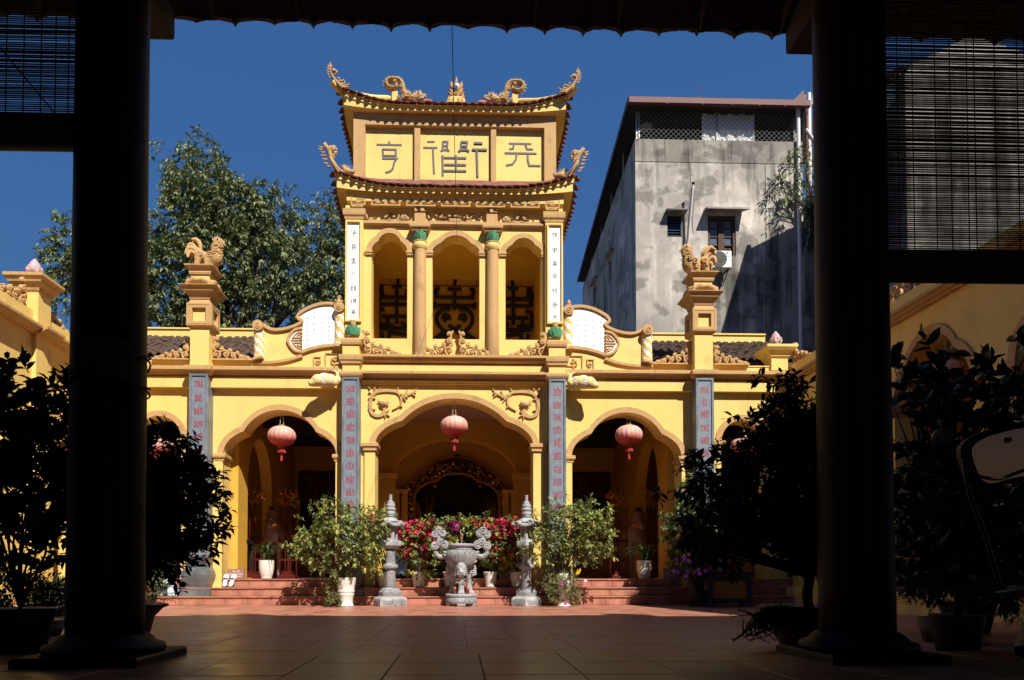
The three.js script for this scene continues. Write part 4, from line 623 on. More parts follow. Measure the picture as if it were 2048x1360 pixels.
  { const c = g2(1926, 462), r = 0.058, half = []; for (let i = 0; i <= 16; i++) { const q = Math.PI / 2 + Math.PI * i / 16; half.push([c[0] + Math.cos(q) * r, c[1] + Math.sin(q) * r]); } for (let i = 0; i <= 8; i++) { const q = -Math.PI / 2 + Math.PI * i / 8; half.push([c[0] + Math.cos(q) * r / 2, c[1] - r / 2 + Math.sin(q) * r / 2]); } for (let i = 0; i <= 8; i++) { const q = -Math.PI / 2 - Math.PI * i / 8; half.push([c[0] + Math.cos(q) * r / 2, c[1] + r / 2 + Math.sin(q) * r / 2]); } mesh('pearl_swirl', EX(half, z1 + 0.07, z1 + 0.08), std({ color: L(0.045, 0.07, 0.16) }), pm); }
  mesh('pearl_base', [EX(cr([[1790, 690], [1800, 640], [1830, 608], [1925, 600], [2020, 608], [2045, 640], [2055, 690]], 3).map(([x, y]) => g2(x, y)), z1 - 0.07, z1 + 0.05, [], 0.012), ...[1830, 1880, 1960, 2010].map((x) => RB(spiral(...g2(x, 645), 0.035, 0.008, 0.8, 1.2), 0.014, z1 + 0.04, z1 + 0.062, false, 0.003))], M.yellow, up);
  // lower hips: scaly necks with dragon heads, and a small bird beside the panel
  const b = (X, Yy, z) => { const p = at(620 + X / 8, 270 + Yy / 8, z); return [p[0] - AX, p[1], z]; }, zz = -12.66;
  pair('hip_ridge', [TU(cr([b(780, 690, -13.02), b(700, 668, -12.98), b(600, 645, -12.92), b(510, 610, -12.84), b(440, 548, -12.74), b(385, 470, -12.68), b(345, 400, -12.66), b(325, 330, -12.66)], 6), (t) => 0.062 - 0.025 * t, 9), quads([b(600, 640, -12.9), b(760, 690, -13.0), b(745, 640, -13.0), b(690, 625, -12.95)], [[0, 1, 2, 3]])], M.tan, lo);
  const hd = [blob([[b(330, 330, zz), b(300, 230, zz), 0.042, 0.05], [b(300, 230, zz), b(375, 215, zz), 0.05, 0.055], [b(385, 225, zz), b(425, 235, zz), 0.042, 0.022], [b(370, 270, zz), b(415, 310, zz), 0.03, 0.022], [b(375, 330, zz), b(390, 370, zz), 0.024, 0.014], [b(260, 190, zz), b(230, 150, zz), 0.045, 0.03]], 0.011, 0.009)];
  for (const [x, y, rz, l] of [[170, 190, 1.0, 0.10], [165, 230, 1.15, 0.09], [205, 325, 1.35, 0.11], [232, 385, 1.25, 0.11], [250, 450, 1.1, 0.11], [285, 495, 1.0, 0.09], [225, 150, 0.5, 0.09], [255, 135, 0.2, 0.09], [200, 275, 1.2, 0.09], [340, 180, -0.1, 0.05]]) hd.push(T(new THREE.ConeGeometry(0.024, l, 6), ...b(x, y, zz), 0, 0, rz));
  for (let k = 0; k < 9; k++) hd.push(SP(...b(340 + k * 14, 410 + k * 22, zz + 0.035), 0.018));
  pair('dragon_ornament', hd, M.carve, lo, [['eye', SP(...b(375, 225, zz + 0.055), 0.015), M.white], ['teeth', [SP(...b(412, 275, zz + 0.02), 0.015), SP(...b(428, 268, zz + 0.02), 0.012)], M.white]]);
  const bz = -12.86, bd = [blob([[b(690, 590, bz), b(600, 590, bz), 0.04, 0.06], [b(600, 585, bz), b(545, 540, bz), 0.055, 0.03], [b(545, 520, bz), b(520, 505, bz), 0.03, 0.022]], 0.011, 0.008)];
  for (const [x, y, rz, l] of [[545, 485, 0.15, 0.07], [575, 490, -0.2, 0.07], [605, 505, -0.4, 0.09], [635, 520, -0.6, 0.09], [690, 555, -0.5, 0.08], [720, 570, -0.8, 0.07]]) bd.push(T(new THREE.ConeGeometry(0.02, l, 6), ...b(x, y, bz), 0, 0, rz));
  pair('bird_ornament', bd, M.carve, lo, [['beak', T(new THREE.ConeGeometry(0.02, 0.06, 7), ...b(492, 494, bz), 0, 0, 1.35), M.red]]);
}

{ // dragon reliefs in the spandrels of the middle arch
  const z = WALL, q = (X, Yy) => [UX(730 + X / 13.6, z, 810) - AX, VY(760 + Yy / 13.6, z, 780)];
  const make = (s) => {
    const m = (a) => [s < 0 ? a[0] : -a[0], a[1]], Q = (l) => cr(l.map(([x, y]) => m(q(x, y))), 5).map((p) => p.slice(0, 2)), G = [];
    G.push(RB(Q([[520, 740], [540, 860], [470, 955], [330, 985], [195, 915], [150, 780], [150, 600], [195, 450], [290, 350], [430, 312], [580, 300], [720, 308], [870, 335], [960, 430], [990, 560], [960, 680], [880, 750], [750, 822]]), (t) => 0.072 - 0.045 * Math.pow(t, 3), z - 0.01, z + 0.035, false, 0.008));
    G.push(RB(Q([[955, 400], [1060, 425], [1180, 400], [1290, 350], [1350, 300], [1405, 215]]), (t) => 0.075 - 0.065 * t, z - 0.01, z + 0.035, false, 0.006));
    for (const [x, y, dx, dy] of [[150, 345, -60, 20], [140, 250, -40, -50], [260, 270, 20, -80], [200, 500, -110, 10], [200, 510, 90, 0], [180, 430, 0, -60], [150, 760, -60, 30], [180, 800, 110, 15], [150, 740, 10, -60], [540, 950, 10, 100], [560, 930, 120, 60], [570, 900, 80, -70], [470, 920, -20, -40], [960, 700, 60, 40], [980, 690, 20, -50], [1030, 470, 80, 110], [1060, 450, 110, 30], [1290, 380, 80, 70], [1130, 380, 40, -100], [1320, 340, 70, 20], [880, 300, 40, -90], [420, 280, -30, -50]]) G.push(RB(Q([[x, y], [x + dx * 0.5 + dy * 0.1, y + dy * 0.5], [x + dx, y + dy]]), (t) => 0.034 - 0.022 * t, z - 0.01, z + 0.04, false, 0.004));
    const h = (x, y, d) => [...m(q(x, y)), z + d];
    G.push(blob([[h(480, 650, 0.03), h(540, 650, 0.035), 0.06, 0.055], [h(560, 620, 0.035), h(635, 610, 0.03), 0.035, 0.018], [h(560, 690, 0.03), h(620, 690, 0.03), 0.03, 0.02], [h(520, 740, 0.01), h(520, 700, 0.02), 0.035, 0.045]], 0.01, 0.008));
    for (const [x, y, r] of [[370, 575, 1.0], [355, 620, 1.4], [390, 560, 0.5], [430, 740, 2.2], [400, 690, 1.8], [620, 570, -0.4]]) G.push(T(new THREE.ConeGeometry(0.018, 0.08, 5), ...h(x, y, 0.025), 0, 0, s < 0 ? r : -r));
    const d = mesh('relief_dragon', G, M.tan, tower); mesh('eye', SP(...h(525, 618, 0.085), 0.017), M.white, d);
  };
  make(-1); make(1);
}
// ------------------------------------------------------------------ wings, scroll boards, pedestals, side ranges
// openwork curls standing on a ledge, tall at x = 0 and low at x = w
function curls(w, h, s = 1, z0 = -0.035, z1 = 0.035) {
  const G = [], bev = 0.009, t = 0.036;
  const C = [[0.10, 0.26, 0.20, 1, -1.2], [0.33, 0.26, 0.17, -1, 1.8], [0.53, 0.20, 0.14, 1, 0.4], [0.71, 0.15, 0.11, -1, 1.6], [0.88, 0.10, 0.09, 1, 0.2], [0.09, 0.60, 0.13, -1, 2.4], [0.24, 0.46, 0.10, 1, 0.9], [0.08, 0.86, 0.10, 1, -0.6], [0.43, 0.40, 0.08, -1, 2.2], [0.62, 0.30, 0.07, 1, 0.3]];
  for (const [x, y, r, d, a] of C) { G.push(RB(spiral(x * w * s, y * h, r * 0.52 * Math.min(w, h * 1.5), 0.016, a * s + (s < 0 ? Math.PI : 0), 1.25 * d * s, 16), (q) => t * (1.05 - 0.35 * q), z0, z1, false, bev)); G.push(T(new THREE.SphereGeometry(0.022, 7, 5), x * w * s, y * h, z1 - 0.008)); }
  G.push(RB(cr([[0.0, h * 0.98], [0.05 * w * s, h * 0.75], [0.02 * w * s, h * 0.5], [0.14 * w * s, h * 0.35], [0.3 * w * s, h * 0.4], [0.5 * w * s, h * 0.3], [0.72 * w * s, h * 0.23], [0.98 * w * s, 0.03]], 4), (q) => t * (1.1 - 0.4 * Math.abs(q - 0.4)), z0 + 0.006, z1 - 0.006, false, bev));
  G.push(RB([[0, 0.018], [w * s, 0.018]], 0.036, z0 - 0.005, z1 + 0.005, false, bev));
  for (let k = 0; k < 4; k++) G.push(RB([[w * s * (0.12 + 0.22 * k), 0.03], [w * s * (0.16 + 0.22 * k), h * 0.13]], 0.03, z0, z1, false, bev));
  return G;
}
const place = (G, x, y, z) => G.map((g) => T(g, x, y, z));
{ // the four curl ornaments on the tower's ledge
  const z = -12.86, y = V(716, z), hh = V(661, z) - y, w = 80 / 1365 * 12.86;
  for (const [px, s] of [[726, 1], [1093, -1], [917.5, 1], [905.5, -1]]) mesh('curl_ornament', place(curls(w, hh, s), UX(px, z) - AX, y, z), M.tan, tower);
}
const MO = 13 / 1365;                                             // metres for one pixel of the photograph at the wall
function lotusBud(parentName, label, pos) {
  const t = thing(parentName, label, 'finial', pos, 0, undefined); t.scale.set(0.74, 1.0, 0.74);
  mesh('bud', LT([[0.001, 0.05], [0.10, 0.07], [0.135, 0.13], [0.12, 0.20], [0.07, 0.27], [0.015, 0.325], [0.001, 0.33]], 20), M.pink, t);
  const one = (l, w) => { const g = EX(cr([[0, 0], [w, l * 0.35], [w * 0.85, l * 0.6], [0, l], [-w * 0.85, l * 0.6], [-w, l * 0.35]], 3, true), 0, 0.014, [], 0.006); const p = g.attributes.position; for (let i = 0; i < p.count; i++) { const y = p.getY(i) / l, x = p.getX(i); p.setZ(i, p.getZ(i) + 0.06 * Math.sin(y * 2.6) - x * x * 4); } g.computeVertexNormals(); return g; };
  const pg = done(one(0.20, 0.06)), pg2 = done(one(0.15, 0.055));
  for (let k = 0; k < 6; k++) { const p = mesh('petal', pg, M.pink, t), a = k / 6 * 6.283 + 0.26; p.position.set(Math.sin(a) * 0.085, 0.09, Math.cos(a) * 0.085); p.rotation.set(-0.42, a, 0, 'YXZ'); }
  for (let k = 0; k < 6; k++) { const p = mesh('petal', pg2, M.pink, t), a = k / 6 * 6.283 - 0.26; p.position.set(Math.sin(a) * 0.11, 0.05, Math.cos(a) * 0.11); p.rotation.set(-0.18, a, 0, 'YXZ'); }
  const lv = []; for (let k = 0; k < 8; k++) { const a = k / 8 * 6.283; lv.push(T(pg2, Math.sin(a) * 0.13, 0.06, Math.cos(a) * 0.13, 1.9, 0, 0).applyMatrix4(new THREE.Matrix4().identity())); }
  mesh('leaf_cup', [LT([[0.001, 0], [0.20, 0], [0.19, 0.03], [0.13, 0.06], [0.10, 0.09], [0.001, 0.09]], 16), ...Array.from({ length: 8 }, (_, k) => { const a = k / 8 * 6.283; const m = new THREE.Matrix4().makeRotationFromEuler(new THREE.Euler(2.2, a, 0, 'YXZ')).setPosition(Math.sin(a) * 0.11, 0.09, Math.cos(a) * 0.11); const g = pg2.clone(); g.applyMatrix4(m); return g; })], M.green, t);
  return t;
}
const wings = {};
for (const s of [-1, 1]) {
  const w = thing('temple_wing', s < 0 ? 'left yellow arcaded wing of the temple with scroll board and rooster pedestal' : 'right yellow arcaded wing of the temple with scroll board and rooster pedestal', 'building', [AX, 0, 0]); wings[s] = w;
  const X = (d) => s * Math.abs(d), P = (px, z = -12.9, py = 800) => s * Math.abs(UX(px, z, py) - AX);  // left-hand pixels, mirrored for the right
  const Y = (py, z = -12.9, px = 560) => VY(py, z, px), F2 = FLOOR * 0.66, pTop = Y(722);
  const aL = shift(archLine(WA.a, WA.ys, WA.xc, WA.yc, WA.yt), X(WA.x)), aO = shift(archLine(WA.a + 0.115, WA.ys, WA.xc + 0.05, WA.yc + 0.10, WA.yt + 0.115), X(WA.x));
  const bL = shift(roundLine(WB.a, WB.ys, WB.yt), X(WB.x)), bO = shift(roundLine(WB.a + 0.115, WB.ys, WB.yt + 0.115), X(WB.x));
  const x0 = X(PQ.inner[1] + 0.02), x1 = X(WR + 0.5);
  const arches = [[aL, aO, WA], [bL, bO, WB]].sort((p, q) => Math.abs(p[0][0][0]) - Math.abs(q[0][0][0]));
  mesh('wall', [
    EX([[x0, F2 - 0.1], [x1, F2 - 0.1], [x1, pTop], [x0, pTop]], WALL - 0.42, WALL, arches.map(([l]) => archHole(l, F2 - 0.02))),
    B(x0, x1, Y(776), Y(755), WALL - 0.05, WALL + 0.115), B(x0, x1, Y(737), pTop, WALL - 0.05, WALL + 0.03),
    ...[-1, 1].map((q) => B(X(WA.x) + q * WA.a, X(WA.x) + q * (WA.a + 0.17), F2, WA.ys - 0.12, WALL - 0.02, WALL + 0.045)),
  ], M.yellow, w);
  mesh('arch_trim', archBand(aL, aO, WALL - 0.01, WALL + 0.028), M.tan, w); mesh('arch_trim', archBand(bL, bO, WALL - 0.01, WALL + 0.028), M.tan, w);
  for (const [c, a, ys] of [[X(WA.x), WA.a, WA.ys], [X(WB.x), WB.a, WB.ys]]) for (const q of [-1, 1]) mesh('impost', SQ(c + q * (a + 0.06), WALL - 0.15, 0.08, 0.195, [[0, ys - 0.135], [0.01, ys - 0.13], [0.01, ys - 0.10], [0.03, ys - 0.08], [0.04, ys - 0.06], [0.04, ys - 0.01], [0.03, ys]]), M.tan, w);
  mesh('cornice', ML(x0, x1, WALL, corn(Y(755), Y(737), 0.23)), M.tan, w);
  // outer marble pillar and the pedestal above it
  const pc = X((PQ.outer[0] + PQ.outer[1]) / 2), hw = Math.abs(PQ.outer[0] - PQ.outer[1]) / 2, zc = PLAQ - 0.16;
  slabPillar(w, pc, hw, Y(747, PLAQ, 400), s < 0 ? WORDS.outer_l : WORDS.outer_r, s < 0 ? 394 : 1410);
  const y = (v) => VY(460 + v / 6.18, PLAQ, 400), U = 12.72 / 1365 / 6.18, zp = PLAQ - 0.19;
  mesh('pillar_cap', SQ(pc, zc, hw, 0.16, [[0, Y(747.5, PLAQ, 400)], [0.04, Y(744, PLAQ, 400)], [0.07, Y(741, PLAQ, 400)], [0.075, Y(738, PLAQ, 400)], [0.075, Y(732, PLAQ, 400)], [0.02, Y(731, PLAQ, 400)], [-0.03, Y(730.5, PLAQ, 400)]]), M.tan, w);
  const h0 = 116 * U;
  mesh('pedestal_shaft', [SQ(pc, zp, h0, h0, [[0, Y(731.5, PLAQ, 400)], [0, y(1215)]]), SQ(pc, zp, h0 - 0.005, h0 - 0.005, [[0, y(1100)], [0, y(480)]])], M.yellow, w);
  const hb = 154 * U, by0 = y(1188), by1 = y(905), cutF = [-hb * 0.53, hb * 0.53, by0 + (by1 - by0) * 0.19, by1 - (by1 - by0) * 0.23];
  const faces = []; // sunk square on each side of the box
  for (let k = 0; k < 4; k++) { const hc = hb - 0.0025 - 0.0015 * (k % 2), g = EX([[-hc, by0], [hc, by0], [hc, by1], [-hc, by1]], hb - 0.06, hb, [[[cutF[0], cutF[2]], [cutF[1], cutF[2]], [cutF[1], cutF[3]], [cutF[0], cutF[3]]]], 0.005); const e = EX([[-hb + 0.03, by0 + 0.03], [hb - 0.03, by0 + 0.03], [hb - 0.03, by1 - 0.03], [-hb + 0.03, by1 - 0.03]], hb - 0.01, hb + 0.006, [[[-hb + 0.042, by0 + 0.042], [hb - 0.042, by0 + 0.042], [hb - 0.042, by1 - 0.042], [-hb + 0.042, by1 - 0.042]]]); for (const q of [g, e]) { q.rotateY(k * Math.PI / 2); q.translate(pc, 0, zp); faces.push(q); } }
  mesh('pedestal_box', [...faces, SQ(pc, zp, hb, hb, [[-hb + h0 - 0.01, y(1218)], [-hb + h0, y(1215)], [-0.002, by0]])], M.tan, w);
  mesh('sunk_square', SQ(pc, zp, hb - 0.058, hb - 0.058, [[0, by0 + 0.01], [0, by1 - 0.01]]), M.yellow, w);
  mesh('pedestal_cornice', [SQ(pc, zp, h0, h0, [[0, y(905)], [0.03, y(904)], [0.0, y(858)], [0.012, y(852)], [0.012, y(842)], [0.02, y(838)], [0.025, y(815)], [0.07, y(780)], [0.105, y(765)], [0.105, y(752)], [0.12, y(745)], [0.125, y(735)], [0.165, y(712)], [0.165, y(704)], [0.05, y(690)], [0, y(688)]])], M.tan, w);
  mesh('pedestal_cornice', [SQ(pc, zp, h0, h0, [[-0.01, y(548)], [0.02, y(545)], [0.03, y(520)], [0.02, y(500)], [0.03, y(490)], [0.045, y(484)], [0.05, y(478)], [0.09, y(455)], [0.095, y(437)], [0, y(434)]])], M.tan, w);
  for (const k of [0, 1, 3]) { const bz = h0 + 0.055, b = blob([[[-0.20, y(650), bz], [-0.09, y(628), bz], 0.045, 0.05], [[-0.09, y(628), bz], [0.08, y(632), bz], 0.036, 0.036], [[0.08, y(632), bz], [0.17, y(650), bz], 0.055, 0.05], [[-0.18, y(650), bz], [-0.235, y(694), bz + 0.02], 0.035, 0.02], [[0.16, y(655), bz], [0.20, y(695), bz + 0.02], 0.045, 0.025]], 0.014, 0.012); b.rotateY(k * Math.PI / 2); b.translate(pc, 0, zp); mesh('crouching_beast', b, M.tan, w); }
  // parapet curls beside the pedestal
  const zo = -12.93, co = (px, dir, wpx, hpx) => mesh('curl_ornament', place(curls(wpx * MO, hpx * MO, dir * s), P(px, zo), pTop, zo), M.tan, w);
  co(377.5, 1, 72, 42); co(425, -1, 78, 50);
  mesh('parapet_coping', ML(x0, x1, WALL, [[-0.42, pTop - 0.01], [0.045, pTop - 0.01], [0.045, pTop + 0.012], [-0.42, pTop + 0.012]]), M.yellow, w);
  // ---- scroll board
  const zs = -12.93, q = ([a, b]) => [P(490 + a / 6.478, zs, 700), VY(580 + b / 6.478, zs, 590)], Q = (l) => l.map(q), k = 12.93 / 1365 / 6.478;
  const outline = [...cr([[116, 480], [126, 448], [185, 436], [240, 450], [285, 492], [350, 508], [430, 508], [540, 488], [640, 452], [700, 425], [728, 405], [690, 388], [666, 360], [682, 318], [740, 262], [850, 198], [980, 160], [1080, 152], [1170, 165], [1298, 190]], 3), [1300, 1045], [105, 1045]];
  mesh('scroll_board', EX(Q(outline), zs - 0.13, zs), M.yellow, w);
  const band = (l, wd = 40, z1 = 0.05) => RB(Q(cr(l, 4)), wd * k, zs - 0.13, zs + z1, false, 0.006);
  mesh('scroll_edge', [band([[200, 474], [245, 470], [295, 502], [370, 524], [470, 521], [580, 498], [680, 458], [735, 425]]), band([[735, 428], [738, 400], [702, 384], [684, 360], [700, 320], [780, 262], [900, 208], [1010, 182], [1100, 178], [1180, 188]], 42), band([[105, 946], [200, 950], [330, 948], [470, 930], [600, 905], [745, 858]], 42), band([[735, 812], [850, 770], [1000, 735], [1165, 716]], 46), band([[120, 925], [180, 900], [250, 890]], 36, 0.12), band([[1160, 728], [1225, 730], [1295, 735]], 44, 0.12)], M.tan, w);
  const wf = Q(cr([[700, 360], [728, 390], [745, 418], [746, 600], [745, 795], [860, 752], [1000, 716], [1160, 702], [1164, 450], [1166, 205], [1080, 200], [980, 208], [860, 246], [760, 300]], 3, true));
  mesh('scroll_face', EX(wf, zs - 0.01, zs + 0.015), M.white, w);
  { // four columns of small brush characters
    const a = q([760, 240]), b = q([1150, 760]), n = rng(70 + s), lx = Math.min(a[0], b[0]), rx = Math.max(a[0], b[0]), W = 256, Hh = 256;
    const map = print(W, Hh, (g) => {
      g.fillStyle = '#f2f3f4'; g.fillRect(0, 0, W, Hh); g.strokeStyle = '#26262a'; g.lineWidth = 3.2; g.lineCap = 'round';
      const cols = s < 0 ? [[0.12, 0.24, 0.93, 7], [0.34, 0.10, 0.78, 6], [0.60, 0.22, 0.86, 6], [0.84, 0.08, 0.80, 7]] : [[0.13, 0.10, 0.86, 7], [0.38, 0.20, 0.88, 6], [0.64, 0.09, 0.88, 6], [0.90, 0.26, 0.93, 6]];
      for (const [cx, t0, t1, m] of cols) for (let i = 0; i < m; i++) { const x = cx * W, yy = (t0 + (t1 - t0) * i / (m - 1)) * Hh; for (let z = 0; z < 5; z++) { const ax = x + (n() - 0.5) * 13, ay = yy + (n() - 0.5) * 16, v = n() > 0.5; g.beginPath(); g.moveTo(ax, ay); g.lineTo(ax + (v ? 9 : 1) * (n() - 0.3), ay + (v ? 1 : 9) * (n() - 0.3)); g.stroke(); } }
    });
    const pl = panel('scroll_writing', lx, rx, b[1], a[1], zs + 0.0175, map, w); const g = new THREE.ShapeGeometry(shapeOf(wf.map(([x_, y_]) => [x_, y_]))); const uv = g.attributes.uv, ps = g.attributes.position; for (let i = 0; i < uv.count; i++) uv.setXY(i, (ps.getX(i) - lx) / (rx - lx), (ps.getY(i) - b[1]) / (a[1] - b[1])); g.translate(0, 0, zs + 0.0175); pl.geometry = done(g, true);
  }
  const scale = print(128, 256, (g, W, Hh) => { g.fillStyle = '#f0efea'; g.fillRect(0, 0, W, Hh); g.fillStyle = '#e2b350'; for (let j = 0; j < 15; j++) for (let i = 0; i < 9; i++) { if ((i + (j >> 1)) % 2) continue; const x = (i + (j & 1) * 0.5) * 15, yy = (j + 0.5) * 17.2; g.beginPath(); for (let a = 0; a < 6; a++) g.lineTo(x + 8.4 * Math.cos(a * 1.047 + 0.52), yy + 11 * Math.sin(a * 1.047 + 0.52)); g.fill(); } });
  const rollMat = std({ map: scale, roughness: 0.6 });
  const roll = (xa, xb, ya, yb, lean) => { const a = q([xa, ya]), b = q([xb, yb]), r = Math.abs(a[0] - b[0]) / 2, hgt = a[1] - b[1], g = new THREE.CylinderGeometry(r, r, hgt, 22, 4, true); const p = g.attributes.position; for (let i = 0; i < p.count; i++) p.setX(i, p.getX(i) + lean * s * p.getY(i)); g.translate((a[0] + b[0]) / 2, (a[1] + b[1]) / 2, zs + 0.01); g.computeVertexNormals(); return mesh('scroll_roll', g, rollMat, w, true); };
  roll(1166, 1297, 215, 725, 0); roll(118, 250, 495, 895, 0.02);
  const disc = (x, yy, r) => [T(new THREE.CylinderGeometry(r * k, r * k, 0.05, 22), ...q([x, yy]), zs + 0.115, Math.PI / 2), RB(Q(spiral(x, yy, r * 0.62, r * 0.12, 0.4, 1.4)), 12 * k, zs + 0.13, zs + 0.152, false, 0.003), T(new THREE.CylinderGeometry(r * k * 0.98, r * k * 0.98, 0.13, 22), ...q([x, yy + 8]), zs + 0.03, Math.PI / 2)];
  const knob = s < 0 ? [TU([[...q([1225, 250]), zs + 0.13], [...q([1222, 180]), zs + 0.11], [...q([1225, 115]), zs + 0.05]], (t) => 0.03 - 0.008 * t, 8), RB(Q(cr([[1172, 150], [1190, 165], [1222, 150], [1255, 168], [1272, 150]], 4)), 24 * k, zs + 0.06, zs + 0.11, false, 0.008), RB(Q(spiral(1230, 105, 24, 5, 1.2, 1.3)), 18 * k, zs + 0.03, zs + 0.08, false, 0.006)]
    : [TU([[...q([1225, 250]), zs + 0.13], [...q([1224, 160]), zs + 0.07]], 0.024, 8), T(LT([[0.001, 0], [0.03, 0.01], [0.045, 0.04], [0.03, 0.075], [0.001, 0.12]], 12), ...q([1224, 175]), zs + 0.06)];
  mesh('scroll_knob', [...disc(1230, 245, 66), ...disc(186, 492, 68), ...knob], M.tan, w);
  const m2 = (l) => [l, l.map(([a, b]) => [a, 1310 - b])];
  mesh('medallion_ground', EX(Q(cr([[745, 505], [650, 535], [592, 605], [572, 655], [592, 705], [650, 775], [745, 805]], 4)), zs - 0.01, zs + 0.018), M.white, w);
  mesh('medallion', [RB(Q(cr([[746, 498], [645, 525], [580, 600], [558, 655], [580, 710], [645, 785], [746, 812]], 5)), 34 * k, zs, zs + 0.045, false, 0.006), ...[...m2([[745, 545], [690, 556], [650, 585], [625, 622], [745, 622]]), ...m2([[745, 575], [700, 582], [680, 600]]), [[600, 655], [735, 655]], ...m2([[722, 622], [722, 560]])].map((l) => RB(Q(l), 15 * k, zs + 0.01, zs + 0.035, false, 0.003)), ...[-90, -50, -8, 38, 80].map((d) => SP(...q([738, 655 + d]), zs + 0.04, 0.018))], M.tan, w);
  mesh('square_scrolls', [[[895, 1000], [895, 870], [978, 870], [978, 945]], [[885, 1000], [1045, 1000]], [[1045, 1030], [1045, 822], [1240, 822], [1240, 955], [1122, 955], [1122, 888], [1160, 888]], [[1036, 1022], [1250, 1022]], [[1122, 955], [1122, 930]]].map((l) => RB(Q(l), 15 * k, zs, zs + 0.025, false, 0.004)).concat([RB(Q(spiral(945, 935, 34, 6, 0.5, 1.3)), 12 * k, zs, zs + 0.022, false, 0.003), ...[[1165, 870], [1150, 900], [1185, 905], [1168, 915], [1160, 975], [945, 1020]].map((p) => SP(...q(p), zs + 0.01, 0.022))]), M.tan, w);
  // ---- tiled roof behind the parapet
  const ze = -13.42, zr = -15.2, ye = VY(716, ze), yr = VY(682, zr), span = Math.abs(x1 - x0), n = Math.round(span / 0.16), sl = Math.atan2(yr - ye, ze - zr), len = Math.hypot(yr - ye, ze - zr);
  const rf = mesh('roof', [quads([[x0, ye - 0.03, ze], [x1, ye - 0.03, ze], [x1, yr - 0.03, zr], [x0, yr - 0.03, zr], [x0, ye - 0.12, ze], [x1, ye - 0.12, ze]], [[0, 1, 2, 3], [4, 5, 1, 0]])], M.roofDark, w);
  const prof = (t) => 0.03 * Math.cos(t * 2 * Math.PI), rr = rng(200 + s), tileG = []; // pantile: a wave across, lapped courses along
  const wave = (W, Lh) => { const P = [], Qd = [], m = 7; for (let j = 0; j < 2; j++) for (let i = 0; i <= m; i++) P.push([W * i / m, prof(i / m) + (j ? 0.0 : 0.018), -j * Lh]); for (let i = 0; i < m; i++) Qd.push([i, i + 1, m + 2 + i, m + 1 + i]); const o = P.length; for (let i = 0; i <= m; i++) P.push([W * i / m, prof(i / m) - 0.006, 0]); for (let i = 0; i < m; i++) Qd.push([o + i, o + i + 1, i + 1, i]); return quads(P, Qd); };
  const tw = span / n, courses = 11, cl = len / courses, pt = done(wave(tw, cl * 1.15)), rest = [];
  for (let c = 0; c < courses; c++) for (let i = 0; i < n; i++) {
    const m = new THREE.Matrix4().compose(new THREE.Vector3(Math.min(x0, x1) + i * tw, ye + Math.sin(sl) * c * cl + 0.02 + (rr() - 0.5) * 0.018, ze - Math.cos(sl) * c * cl + 0.03), new THREE.Quaternion().setFromEuler(new THREE.Euler(sl + (rr() - 0.5) * 0.12, (rr() - 0.5) * 0.1, (rr() - 0.5) * 0.12)), new THREE.Vector3(1, 1, 1));
    const g = pt.clone(); g.applyMatrix4(m);
    if (c < 5) { const qn = mesh('roof_tile', pt, M.roofDark, rf); qn.applyMatrix4(m); } else rest.push(g);
  }
  mesh('upper_tiles', rest, M.roofDark, rf).userData.kind = 'stuff';
  mesh('ridge', [B(x0, x1, yr - 0.3, VY(663, zr), zr - 0.25, zr), ML(x0, x1, zr, [[-0.25, VY(664.5, zr)], [0.03, VY(664.5, zr)], [0.03, VY(661.5, zr)], [-0.25, VY(661.5, zr)]])], M.yellow, w);
}
